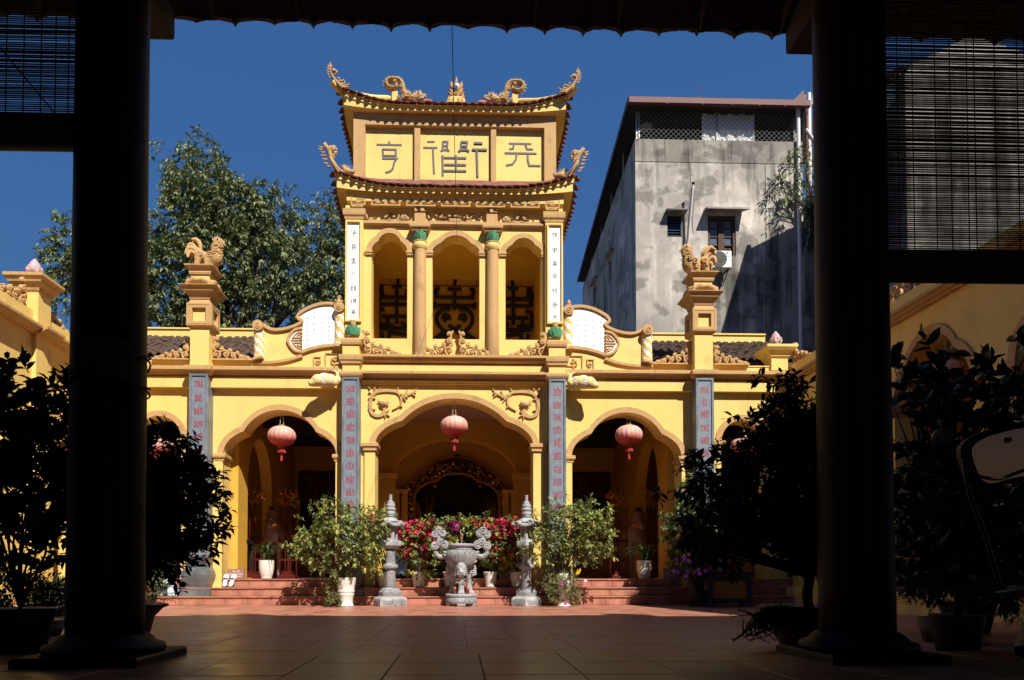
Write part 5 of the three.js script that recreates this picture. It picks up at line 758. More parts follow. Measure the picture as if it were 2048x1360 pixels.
// ---- the sculpted roosters on the pedestals
{
  const U = 0.00153, p = (X, Yy, z = 0) => [(X - 400) * U, (437 - Yy) * U * 1.27, z], R = (v) => v * U * 1.12;
  const pcx = (PQ.outer[0] + PQ.outer[1]) / 2, yb = VY(530, PLAQ, 400);
  const t = thing('rooster_statue', 'tan clay rooster facing right on the pillar before the trees', 'statue', [AX - pcx, yb, PLAQ - 0.19], 0);
  const bones = [[p(545, 335), p(480, 330), R(68), R(58)], [p(480, 330), p(350, 300), R(50), R(56)], [p(545, 310), p(560, 190), R(60), R(44)], [p(562, 165), p(585, 165), R(46), R(40)], [p(600, 165), p(652, 188), R(30), R(9)], [p(605, 200), p(630, 212), R(18), R(9)], [p(345, 320, 0.05), p(325, 425, 0.07), R(40), R(26)], [p(345, 320, -0.05), p(325, 425, -0.07), R(40), R(26)], [p(455, 350, 0.05), p(455, 425, 0.075), R(40), R(30)], [p(455, 350, -0.05), p(455, 425, -0.075), R(40), R(30)], [p(530, 370), p(500, 425), R(50), R(25)], [p(350, 280), p(330, 240), R(45), R(28)]];
  mesh('body', blob(bones, 0.012, 0.014), M.carve, t);
  const fe = []; for (const [l, z] of [[[[330, 290], [285, 245], [225, 245], [188, 300]], 0.03], [[[335, 270], [290, 215], [235, 195], [195, 215]], 0.0], [[[350, 255], [325, 195], [275, 165], [215, 190]], -0.03], [[[365, 250], [350, 190], [310, 155], [258, 155]], 0.02], [[[320, 305], [270, 285], [235, 300], [228, 345]], 0.05], [[[320, 305], [275, 275], [240, 280], [222, 330]], -0.05]]) fe.push(TU(cr(l.map(([a, b], i) => p(a, b, z * (1 + i * 0.4))), 5), (q) => R(26 * Math.sin(0.35 + q * 2.5) + 3), 7));
  mesh('tail_feather', fe, M.tan, t);
  const mane = [], n = rng(5); for (let k = 0; k < 44; k++) { const a = n() * 6.28, v = n(), c = p(530 + 34 * v, 330 - 150 * v), r = R(60 - 14 * v); mane.push(T(new THREE.ConeGeometry(0.022, 0.11, 5), c[0] + Math.cos(a) * r * 0.8 - 0.01, c[1] - 0.01, Math.sin(a) * r, Math.sin(a) * 2.2, 0, -Math.cos(a) * 2.4)); }
  for (const [x, yy] of [[500, 112], [525, 104], [552, 98], [580, 104]]) mane.push(T(new THREE.ConeGeometry(0.02, 0.075, 6), ...p(x + 6, yy + 18), 0, 0, 0.25));
  for (let k = 0; k < 90; k++) { const v = n(), a = n() * 6.28, c = p(545 + 22 * v, 335 - 160 * v), r = R(64 - 20 * v) * 0.96; mane.push(T(new THREE.SphereGeometry(0.019 + 0.009 * n(), 7, 5), c[0] + Math.cos(a) * r, c[1], Math.sin(a) * r, 0, 0, a, 1.3, 0.8, 1)); }
  mesh('mane', mane, M.tan, t);
  const sw = []; for (const z of [-1, 1]) for (const [x, yy, r, d, off] of [[490, 315, 36, 1, 0.112], [365, 300, 34, -1, 0.104], [548, 290, 28, 1, 0.118], [335, 345, 20, 1, 0.106], [460, 365, 22, -1, 0.112]]) sw.push(RB(spiral(...p(x, yy).slice(0, 2), R(r), R(6), 0.6, 1.4 * d), 0.02, z * off - 0.03, z * off + 0.012, false, 0.004));
  mesh('swirls', sw, M.tan, t);
  for (const z of [-1, 1]) { const e = mesh('eye', SP(...p(582, 152), 0.019), M.white, t); e.position.z = z * 0.082; const pu = mesh('pupil', SP(...p(586, 152), 0.009), M.black, e); pu.position.z = z * 0.015; }
  mesh('beak', TU([p(610, 165), p(640, 178), p(658, 200)], (q) => R(22 - 16 * q), 7), M.tan, t);
  copyOf(t, 'tan clay rooster facing left on the pillar before the grey house', [AX + pcx, yb, PLAQ - 0.19], Math.PI);
}
// ---- carp spouts beside the inner pillars
{
  const k = 0.00146, q = (X, Yy, z) => [(X - 1080) * k, (1180 - Yy) * k, z];
  const t = thing('fish_sculpture', 'cream and yellow carp sculpture leaping from the left inner pillar', 'sculpture', [UX(490 + 1080 / 6.478, -12.72) - AX + AX, VY(580 + 1180 / 6.478, -12.72, 655), -12.74]);
  const body = blob([[q(900, 1225, 0.14), q(950, 1195, 0.12), 0.072, 0.105], [q(950, 1195, 0.12), q(1050, 1178, 0.06), 0.105, 0.118], [q(1050, 1178, 0.06), q(1160, 1190, 0), 0.118, 0.085], [q(1150, 1190, 0), q(1196, 1165, 0.02), 0.08, 0.05], [q(1196, 1165, 0.02), q(1196, 1085, 0.03), 0.048, 0.036]], 0.013, 0.014);
  mesh('body', body, M.fishScale, t);
  mesh('head', blob([[q(882, 1232, 0.15), q(935, 1200, 0.125), 0.062, 0.106]], 0.012, 0.01), M.fishScale, t);
  mesh('mouth', T(new THREE.TorusGeometry(0.034, 0.014, 8, 16), ...q(866, 1240, 0.165), 0, -0.95, 0), M.fishScale, t);
  mesh('mouth_hole', T(new THREE.CylinderGeometry(0.032, 0.03, 0.02, 14), ...q(864, 1241, 0.167), 0, -0.95 + Math.PI / 2, 0).rotateX(0), M.black, t);
  mesh('tail', [RB(cr([q(1197, 1100, 0), q(1175, 1062, 0), q(1125, 1044, 0)].map((a) => a.slice(0, 2)), 5), (x) => 0.07 - 0.06 * x, 0.0, 0.05, false, 0.006), RB(cr([q(1195, 1100, 0), q(1212, 1060, 0), q(1240, 1036, 0)].map((a) => a.slice(0, 2)), 5), (x) => 0.07 - 0.055 * x, 0.001, 0.051, false, 0.006)], M.fishScale, t);
  mesh('fin', [EX([q(1000, 1112, 0), q(1060, 1098, 0), q(1130, 1120, 0), q(1080, 1140, 0)].map((a) => a.slice(0, 2)), 0.03, 0.06, [], 0.006), EX([q(1120, 1250, 0), q(1180, 1275, 0), q(1190, 1240, 0)].map((a) => a.slice(0, 2)), 0.0, 0.04, [], 0.006)], M.fishScale, t);
  const n = rng(3), sc = []; for (let i = 0; i < 210; i++) { const a = n() * 2.9 - 0.75, u = n(), c = u < 0.5 ? [1000 + 100 * u, 1186 - 12 * u, 0.09 - 0.06 * u] : [1050 + (u - 0.5) * 220, 1180, 0.06 - (u - 0.5) * 0.12], r = 0.128 - 0.03 * Math.abs(u - 0.3); const pp = q(...c); sc.push(T(new THREE.SphereGeometry(0.013, 6, 4), pp[0], pp[1] + Math.sin(a) * r, pp[2] + Math.cos(a) * r)); }
  mesh('scales', sc, M.fishWhite, t);
  const e = mesh('eye', SP(...q(922, 1185, 0.215), 0.018), M.white, t); mesh('pupil', SP(...q(918, 1185, 0.228), 0.009), M.black, e);
  // the right-hand one looks the other way: same sculpture built as a mirror image
  const c = thing('fish_sculpture', 'cream and yellow carp sculpture leaping from the right inner pillar', 'sculpture', [AX + (AX - t.position.x), t.position.y, t.position.z]);
  t.children.forEach((m) => { const g = m.geometry.clone(); g.scale(-1, 1, 1); const nm = mesh(m.name, done(g, true), m.material, c); m.children.forEach((d) => { const gg = d.geometry.clone(); gg.scale(-1, 1, 1); mesh(d.name, done(gg, true), d.material, nm); }); });
}
// ---- the ranges left and right of the courtyard
function sideRange(s, label, o) {
  const w = thing('side_range', label, 'building', [s < 0 ? o.x : o.x, 0, 0], s < 0 ? Math.PI / 2 : -Math.PI / 2);
  const d = (v) => (s < 0 ? v : -v), a = d(o.near), b = d(o.far), yB = 0.02, pT = o.c1 + 0.26;
  const lines = o.arches.map((q) => [shift(archLine(q.a, q.ys, q.a * 0.62, q.ys + (q.yt - q.ys) * 0.60, q.yt), d(q.d)), shift(archLine(q.a + 0.12, q.ys, q.a * 0.62 + 0.05, q.ys + (q.yt - q.ys) * 0.60 + 0.1, q.yt + 0.12), d(q.d)), q]).sort((p, q) => p[0][0][0] - q[0][0][0]);
  mesh('wall', [EX([[a, yB], [b, yB], [b, pT], [a, pT]], -0.35, 0, lines.map(([l]) => archHole(l, yB + 0.3))), ...o.piers.map((v) => B(d(v - 0.2), d(v + 0.2), yB, o.c0, -0.02, 0.07)), B(a, b, yB, pT, -3.2, -3.0), B(a, a + Math.sign(b - a) * 0.2, yB, pT, -3.1, -0.34), B(b - Math.sign(b - a) * 0.1, b, yB, pT, -3.1, -0.34), B(a, b, o.c1 - 0.1, o.c1 - 0.02, -3.1, -0.34)], M.yellow, w);
  for (const [l, l2] of lines) mesh('arch_trim', archBand(l, l2, -0.01, 0.03), M.tan, w);
  for (const [, , q] of lines) for (const e of [-1, 1]) mesh('impost', SQ(d(q.d) + e * (q.a + 0.06), -0.14, 0.075, 0.18, [[0, q.ys - 0.14], [0.01, q.ys - 0.13], [0.01, q.ys - 0.1], [0.04, q.ys - 0.06], [0.04, q.ys - 0.01], [0.03, q.ys]]), M.tan, w);
  mesh('cornice', [ML(a, b, 0, corn(o.c0, o.c1, 0.2)), ...o.piers.map((v) => ML(d(v - 0.24), d(v + 0.24), 0.07, corn(o.c0 - 0.001, o.c1 + 0.001, 0.2)))], M.tan, w);
  mesh('plinth', B(a, b, 0.0, 0.32, 0.002, 0.25), M.yellow, w);
  for (const v of o.piers) {
    mesh('parapet_pier', SQ(d(v), -0.1, 0.17, 0.17, [[0, o.c1 - 0.02], [0, o.c1 + 0.62]]), M.yellow, w);
    mesh('pier_cap', SQ(d(v), -0.1, 0.17, 0.17, [[0, o.c1 + 0.56], [0.02, o.c1 + 0.59], [0.03, o.c1 + 0.63], [0.09, o.c1 + 0.70], [0.10, o.c1 + 0.73], [0.14, o.c1 + 0.78], [0.14, o.c1 + 0.83], [0.02, o.c1 + 0.85]]), M.tan, w);
    for (const e of [-1, 1]) mesh('curl_ornament', place(curls(0.85, 0.52, e), d(v) + e * 0.19, pT, -0.12), M.tan, w);
  }
  for (const v of o.curls || []) for (const e of [-1, 1]) mesh('curl_ornament', place(curls(0.85, 0.52, e), d(v) + e * 0.02, pT, -0.12), M.tan, w);
  const n = 26, rt = []; for (let i = 0; i < n; i++) rt.push(RB([[a + (b - a) * (i + 0.05) / n, pT - 0.15], [a + (b - a) * (i + 0.5) / n, pT - 0.08], [a + (b - a) * (i + 0.95) / n, pT - 0.15]], 0.03, -2.0, -0.35)); 
  mesh('roof', rt.map((g) => { const p = g.attributes.position; for (let i = 0; i < p.count; i++) p.setY(i, p.getY(i) + (-0.35 - p.getZ(i)) * 0.55); g.computeVertexNormals(); return g; }), M.roofDark, w);
  mesh('roof_ridge', B(a, b, pT + 0.6, pT + 1.0, -2.3, -2.0), M.yellow, w);
  return w;
}
const LX = -6.78, RX = 6.42;
sideRange(-1, 'yellow arcaded range along the left side of the courtyard', { x: LX, near: 5.6, far: 12.94, c0: 4.38, c1: 4.50, piers: [11.17], curls: [7.4], arches: [{ d: 9.35, a: 1.0, ys: 2.85, yt: 3.85 }, { d: 12.05, a: 0.42, ys: 2.85, yt: 3.35 }, { d: 6.85, a: 0.8, ys: 2.85, yt: 3.75 }] });
sideRange(1, 'yellow arcaded range along the right side of the courtyard', { x: RX, near: 5.6, far: 12.94, c0: 4.21, c1: 4.33, piers: [], curls: [9.75], arches: [{ d: 9.05, a: 0.76, ys: 3.0, yt: 3.82 }, { d: 11.3, a: 0.7, ys: 3.0, yt: 3.75 }, { d: 7.0, a: 0.6, ys: 3.0, yt: 3.7 }] });
lotusBud('lotus_finial', 'pink lotus bud finial on the left range pier beside the dark pillar', [LX - 0.1 + 0.0, 4.50 + 0.85, -11.17]);
// corner pier of the right wing with its lotus
{
  const z = -12.9, xc = (UX(1543, z, 740) + UX(1577, z, 740)) / 2, t = thing('corner_pier', 'yellow corner pier where right wing meets right range', 'pier', [xc, 0, z - 0.17]);
  mesh('pier', SQ(0, 0, 0.16, 0.16, [[0, VY(740, z, 1560)], [0, VY(708, z, 1560)]]), M.yellow, t);
  mesh('pier_cap', SQ(0, 0, 0.16, 0.16, [[0, VY(716, z, 1560)], [0.03, VY(713, z, 1560)], [0.04, VY(709, z, 1560)], [0.10, VY(703, z, 1560)], [0.14, VY(697, z, 1560)], [0.14, VY(692, z, 1560)], [0, VY(690, z, 1560)]]), M.yellow, t);
  mesh('curl_ornament', place(curls(0.7, 0.5, -1), 0, VY(735, z, 1600), 0).map((g) => { g.rotateY(Math.PI / 2); g.translate(0.3, 0, 0.12); return g; }), M.tan, t);
  lotusBud('lotus_finial', 'pink lotus bud finial on the right corner pier below the grey house', [xc, VY(690, z, 1560), z - 0.17]);
}
// ------------------------------------------------------------------ hall behind the arches
const HB = -18.2;
{
  const h = thing('temple_hall', 'dim ochre hall seen through the arches of the temple front', 'hall', [AX, 0, 0]);
  const iz = -14.6, az = -16.4, Xi = (px, z, py = 950) => UX(px, z, py) - AX, Yi = (py, z) => VY(py, z);
  const cl = Yi(841, iz);                                        // ceiling of the middle bay
  const l1 = archLine(Xi(1038, iz), Yi(953, iz), Xi(985, iz), Yi(893, iz), Yi(876, iz)).map((p) => p);
  const el = roundLine((Xi(1038, iz) - Xi(787, iz)) / 2, Yi(955, iz), Yi(876, iz));
  const bayX = Math.abs(D(725)) + 0.0;
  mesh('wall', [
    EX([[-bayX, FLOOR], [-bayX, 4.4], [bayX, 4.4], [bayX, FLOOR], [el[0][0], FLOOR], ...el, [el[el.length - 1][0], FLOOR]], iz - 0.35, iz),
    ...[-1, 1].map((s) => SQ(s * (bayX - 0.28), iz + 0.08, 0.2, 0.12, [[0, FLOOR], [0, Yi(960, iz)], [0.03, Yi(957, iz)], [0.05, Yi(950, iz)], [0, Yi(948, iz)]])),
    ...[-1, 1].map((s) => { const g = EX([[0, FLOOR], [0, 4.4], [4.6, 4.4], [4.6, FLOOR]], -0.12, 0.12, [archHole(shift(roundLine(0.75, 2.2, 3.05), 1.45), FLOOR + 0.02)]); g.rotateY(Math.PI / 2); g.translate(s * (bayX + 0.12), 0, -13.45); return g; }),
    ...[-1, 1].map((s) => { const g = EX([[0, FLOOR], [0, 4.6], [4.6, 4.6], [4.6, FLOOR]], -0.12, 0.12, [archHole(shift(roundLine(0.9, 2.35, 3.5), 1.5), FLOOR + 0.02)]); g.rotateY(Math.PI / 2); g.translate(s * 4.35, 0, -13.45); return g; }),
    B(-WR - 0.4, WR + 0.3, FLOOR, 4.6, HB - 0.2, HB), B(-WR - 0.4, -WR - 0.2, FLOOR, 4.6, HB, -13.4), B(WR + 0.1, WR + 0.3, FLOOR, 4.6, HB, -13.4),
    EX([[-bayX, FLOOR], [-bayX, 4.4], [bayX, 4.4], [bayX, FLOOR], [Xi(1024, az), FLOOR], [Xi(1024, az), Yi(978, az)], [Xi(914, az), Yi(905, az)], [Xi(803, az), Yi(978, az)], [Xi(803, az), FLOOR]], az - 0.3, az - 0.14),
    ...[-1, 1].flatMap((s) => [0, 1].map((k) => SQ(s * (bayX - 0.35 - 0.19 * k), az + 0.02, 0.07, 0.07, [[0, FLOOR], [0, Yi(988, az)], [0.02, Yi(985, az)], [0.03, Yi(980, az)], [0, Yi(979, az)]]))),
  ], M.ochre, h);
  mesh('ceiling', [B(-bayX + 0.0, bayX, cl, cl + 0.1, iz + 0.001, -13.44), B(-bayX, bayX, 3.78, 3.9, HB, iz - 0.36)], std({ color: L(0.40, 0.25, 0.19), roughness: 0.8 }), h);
  for (const s of [-1, 1]) mesh('side_ceiling', B(s * (bayX + 0.25), s * (WR + 0.1), 3.96, 4.1, HB, -13.44), M.beamWood, h);
  const beams = []; for (const s of [-1, 1]) for (let k = 0; k < 5; k++) beams.push(B(s * (bayX + 0.25), s * (WR + 0.1), 3.80, 3.96, -13.7 - k * 0.75, -13.58 - k * 0.75));
  for (const m of beams) mesh('ceiling_beam', m, M.beamWood, h);
  mesh('hall_floor', B(-WR - 0.3, WR + 0.2, FLOOR - 0.1, FLOOR - 0.004, HB, R3 - 0.2), M.terracotta[0], h);
  for (const s of [-1, 1]) { mesh('dark_panel', B(s * 2.3, s * 4.1, FLOOR + 1.2, 3.3, HB + 0.005, HB + 0.06), M.black, h); mesh('gilt_frieze', B(s * 2.25, s * 4.15, 2.55, 3.25, HB + 0.062, HB + 0.12), M.goldCarve, h); }
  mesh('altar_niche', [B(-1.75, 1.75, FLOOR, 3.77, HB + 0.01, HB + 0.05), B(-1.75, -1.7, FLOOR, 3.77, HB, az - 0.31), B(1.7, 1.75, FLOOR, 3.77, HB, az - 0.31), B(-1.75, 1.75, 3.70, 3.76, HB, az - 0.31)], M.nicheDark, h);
  // gilded arch round the altar
  const t = thing('altar_arch', 'dark altar arch carved with gilt leaves deep in the middle bay', 'altar arch', [AX, 0, 0]);
  const q = (a) => [Xi(a[0], az), Yi(a[1], az)];
  const outer = [[803, 1156], [806, 980], ...cr([[807.5, 977], [832, 955], [872, 926], [900, 915.5], [914, 913.5], [928, 915.5], [956, 926], [996, 955], [1018, 980]], 3), [1021, 1156]].map(q);
  const innerL = [[829, 1156], ...cr([[829, 1010], [831, 987], [842, 974], [860, 965]], 3), ...cr([[872, 963], [890, 950], [914, 947], [938, 950], [956, 962]], 3), ...cr([[966, 964], [984, 974], [996, 988], [999, 1010]], 3), [999, 1156]].map(q);
  mesh('panel', EX([...outer, ...innerL.slice().reverse()], az - 0.13, az - 0.02), M.altarDark, t);
  mesh('gilt_rim', [RB(innerL, 0.05, az - 0.04, az + 0.02, false, 0.006), RB(outer, 0.022, az - 0.04, az, false, 0.004), ...[[870, 972], [960, 972]].map((p) => SP(...q(p), az, 0.045)), ...[-1, 1].map((s) => RB([q(s < 0 ? [806, 988] : [996, 988]), q(s < 0 ? [832, 989] : [1020, 989])], 0.03, az - 0.03, az + 0.015))], M.gold, t);
  const r = rng(21), fl = [], lp = [[0, 0], [0.02, 0.02], [0.012, 0.06], [-0.012, 0.045], [-0.018, 0.02]], lg = EX(cr(lp, 2, true), -0.004, 0.006, [], 0.002);
  const inside = (p, poly) => { let c = false; for (let i = 0, j = poly.length - 1; i < poly.length; j = i++) if ((poly[i][1] > p[1]) !== (poly[j][1] > p[1]) && p[0] < (poly[j][0] - poly[i][0]) * (p[1] - poly[i][1]) / (poly[j][1] - poly[i][1]) + poly[i][0]) c = !c; return c; };
  const ringP = [...outer, ...innerL.slice().reverse()]; let guard = 0;
  while (fl.length < 560 && guard++ < 9000) { const p = [Xi(803, az) + r() * 2.62, FLOOR + r() * 2.75]; if (inside(p, ringP)) fl.push(T(lg, p[0], p[1], az - 0.01 + r() * 0.03, (r() - 0.5) * 1.2, (r() - 0.5) * 1.2, r() * 6.28, 0.6 + r() * 0.9)); }
  mesh('gilt_carving', fl, M.gold, t).userData.kind = 'stuff';
  // altar table, seated statues, vases of gilt leaves
  const a = thing('altar_table', 'dark stepped altar table behind the gilt arch', 'altar', [AX, FLOOR, -17.2]);
  mesh('table', [CB(-1.15, 1.15, 0, 0.75, -0.3, 0.3, 0.02), CB(-1.1, 1.1, 0.75, 1.05, -0.5, -0.05, 0.02), CB(-0.9, 0.9, 1.05, 1.45, -0.7, -0.3, 0.02)], M.redLacquer, a);
  mesh('table_front', CB(-1.05, 1.05, 0.1, 0.65, 0.3, 0.32, 0.01), M.goldCarve, a);
  const st = (k) => { const b = blob([[[0, 0.05, 0.03], [0, 0.08, 0], 0.14, 0.13], [[-0.13, 0.05, 0.08], [0.13, 0.05, 0.08], 0.055, 0.055], [[0, 0.12, 0], [0, 0.30, 0], 0.10, 0.085], [[-0.09, 0.30, 0], [-0.13, 0.16, 0.04], 0.04, 0.035], [[0.09, 0.30, 0], [0.13, 0.16, 0.04], 0.04, 0.035], [[0, 0.36, 0], [0, 0.44, 0.01], 0.04, 0.062], [[0, 0.47, 0.01], [0, 0.51, 0], 0.045, 0.03]], 0.02, 0.014); return b; };
  const sg = done(st());
  const spots = [[877, 1046, -17.0, 'left'], [914, 1046, -17.0, 'middle'], [951, 1046, -17.0, 'right']];
  const s0 = thing('seated_statue', 'dim gilt statue seated on the altar, middle of the three', 'statue', [UX(914, -17.15, 1040), FLOOR + 0.75, -17.02]);
  mesh('body', sg, M.gold, s0); mesh('throne', T(LT([[0.001, 0], [0.2, 0], [0.17, 0.03], [0.2, 0.06], [0.001, 0.06]], 16), 0, 0, 0), M.redLacquer, s0); mesh('halo', T(new THREE.TorusGeometry(0.16, 0.02, 6, 24), 0, 0.42, -0.08), M.gold, s0);
  copyOf(s0, 'dim gilt statue seated on the altar, left of the three', [UX(874, -17.15, 1040), FLOOR + 0.75, -17.02]); copyOf(s0, 'dim gilt statue seated on the altar, right of the three', [UX(954, -17.15, 1040), FLOOR + 0.75, -17.02]);
  const vase = (px, label) => { const v = thing('gilt_vase', label, 'vase', [UX(px, -16.0, 1100), FLOOR, -16.0]); mesh('vase', LT([[0.001, 0], [0.12, 0], [0.1, 0.1], [0.16, 0.45], [0.12, 0.62], [0.08, 0.7], [0.11, 0.78], [0.1, 0.78], [0.001, 0.72]], 18), M.redLacquer, v); const n = rng(px), l = []; for (let k = 0; k < 22; k++) { const e = n() * 6.28, o = 0.05 + n() * 0.35, hh = 0.5 + n() * 0.75; l.push(RB(cr([[0, 0.72], [o * 0.4, 0.75 + hh * 0.5], [o, 0.75 + hh]], 3).map((p) => p.slice(0, 2)), (u) => 0.035 * (1 - 0.9 * u), -0.002, 0.002).rotateY(e)); } mesh('gilt_leaves', l, M.gold, v); };
  vase(848, 'gilt vase of golden leaves beside the altar, on its left'); vase(986, 'gilt vase of golden leaves beside the altar, on its right');
  // dark carved urn behind the left stone lantern
  const u = thing('carved_urn', 'dark carved ceremonial urn behind the left stone lantern', 'urn', [UX(802, -13.9, 1150), FLOOR, -13.9]);
  mesh('bowl', LT([[0.001, 0], [0.15, 0], [0.14, 0.08], [0.09, 0.14], [0.10, 0.22], [0.17, 0.38], [0.16, 0.5], [0.12, 0.56], [0.15, 0.62], [0.14, 0.62], [0.001, 0.55]], 20), M.bluePot, u); mesh('lid', LT([[0.001, 0.78], [0.03, 0.74], [0.12, 0.62], [0.001, 0.62]], 16), M.dark, u);
  // horses facing out in the side bays
  const z = -15.2, hx = UX(545, z, 1040) - 0, hs = thing('horse_statue', 'pale bridled horse statue standing in the left bay', 'statue', [hx, FLOOR, z], 0);
  mesh('body', blob([[[0, 1.02, -0.2], [0, 1.02, -0.9], 0.24, 0.26], [[0, 1.1, -0.15], [0, 1.42, 0.05], 0.16, 0.11], [[0, 1.44, 0.05], [0, 1.20, 0.26], 0.10, 0.06], [[0, 1.18, 0.27], [0, 1.13, 0.30], 0.062, 0.052], [[-0.12, 0.95, -0.15], [-0.12, 0.5, -0.12], 0.09, 0.05], [[-0.12, 0.5, -0.12], [-0.12, 0.05, -0.14], 0.05, 0.05], [[0.12, 0.95, -0.15], [0.12, 0.5, -0.12], 0.09, 0.05], [[0.12, 0.5, -0.12], [0.12, 0.05, -0.14], 0.05, 0.05], [[-0.13, 0.95, -0.9], [-0.13, 0.5, -1.0], 0.13, 0.06], [[-0.13, 0.5, -1.0], [-0.13, 0.05, -0.95], 0.055, 0.05], [[0.13, 0.95, -0.9], [0.13, 0.5, -1.0], 0.13, 0.06], [[0.13, 0.5, -1.0], [0.13, 0.05, -0.95], 0.055, 0.05]], 0.026, 0.02), M.horse, hs);
  for (const s of [-1, 1]) { mesh('ear', T(new THREE.ConeGeometry(0.035, 0.14, 8), s * 0.075, 1.57, 0.05, 0.1, 0, -s * 0.25), M.horse, hs); mesh('eye', SP(s * 0.085, 1.40, 0.12, 0.02), M.black, hs); }
  mesh('mane', blob([[[0, 1.55, 0.06], [0, 1.50, 0.12], 0.05, 0.03], [[0, 1.5, -0.04], [0, 1.2, -0.22], 0.06, 0.06]], 0.02, 0.01), M.redLacquer, hs); mesh('bridle', [T(new THREE.TorusGeometry(0.085, 0.012, 6, 16), 0, 1.25, 0.22, 0.9, 0, 0), T(new THREE.TorusGeometry(0.12, 0.012, 6, 16), 0, 1.4, 0.1, 0.9, 0, 0), SP(0, 1.2, 0.16, 0.16, 1.15, 0.5, 0.4)], M.gold, hs);
  copyOf(hs, 'pale bridled horse statue standing in the right bay', [UX(1276, z, 1040), FLOOR, z], 0);
  // ceremonial staff racks
  const rack = (px, z0, label) => {
    const k = thing('staff_rack', label, 'staff rack', [UX(px, z0, 1100), FLOOR, z0]), n = rng(px);
    mesh('stand', [SQ(0, 0, 0.10, 0.16, [[0.08, 0], [0.08, 0.06], [0, 0.1], [0, 0.16]]), TU([[0, 0.1, 0], [0, 0.9, 0]], 0.03, 8), B(-0.22, 0.22, 0.80, 0.86, -0.03, 0.03), B(-0.2, 0.2, 0.38, 0.43, -0.03, 0.03)], M.redLacquer, k);
    for (let i = 0; i < 4; i++) { const x = -0.18 + i * 0.12; mesh('staff', TU([[x, 0.1, 0.04], [x, 1.62, 0.04]], 0.014, 6), M.redLacquer, k); const hd = []; for (let j = 0; j < 26; j++) hd.push(T(lg, x + (n() - 0.5) * 0.12, 1.58 + n() * 0.26, 0.04 + (n() - 0.5) * 0.1, n() * 3, n() * 3, n() * 6, 1.1)); hd.push(T(new THREE.ConeGeometry(0.03, 0.2, 6), x, 1.92, 0.04)); mesh('staff_head', hd, M.gold, k); }
  };
  rack(506, -14.6, 'red staff rack with gilt heads near the left jamb of the left bay'); rack(577, -14.9, 'red staff rack with gilt heads right of the left horse'); rack(1236, -14.8, 'red staff rack with gilt heads left of the right horse'); rack(1310, -14.6, 'red staff rack with gilt heads right of the right horse');
  const at2 = thing('offering_table', 'dark offering table with scalloped apron in the left bay', 'table', [UX(462, -14.3, 1100), FLOOR, -14.3]);
  mesh('top', CB(-0.4, 0.42, 0.72, 0.8, -0.3, 0.3, 0.01), M.darkWood, at2); mesh('apron', EX(cr([[-0.36, 0.72], [0.38, 0.72], [0.38, 0.5], [0.25, 0.62], [0.12, 0.55], [0, 0.64], [-0.12, 0.55], [-0.25, 0.62], [-0.36, 0.5]], 2, true), 0.26, 0.29), M.darkWood, at2); for (const [x, zz] of [[-0.34, -0.25], [0.36, -0.25], [-0.34, 0.25], [0.36, 0.25]]) mesh('leg', B(x - 0.03, x + 0.03, 0, 0.72, zz - 0.03, zz + 0.03), M.darkWood, at2);
}
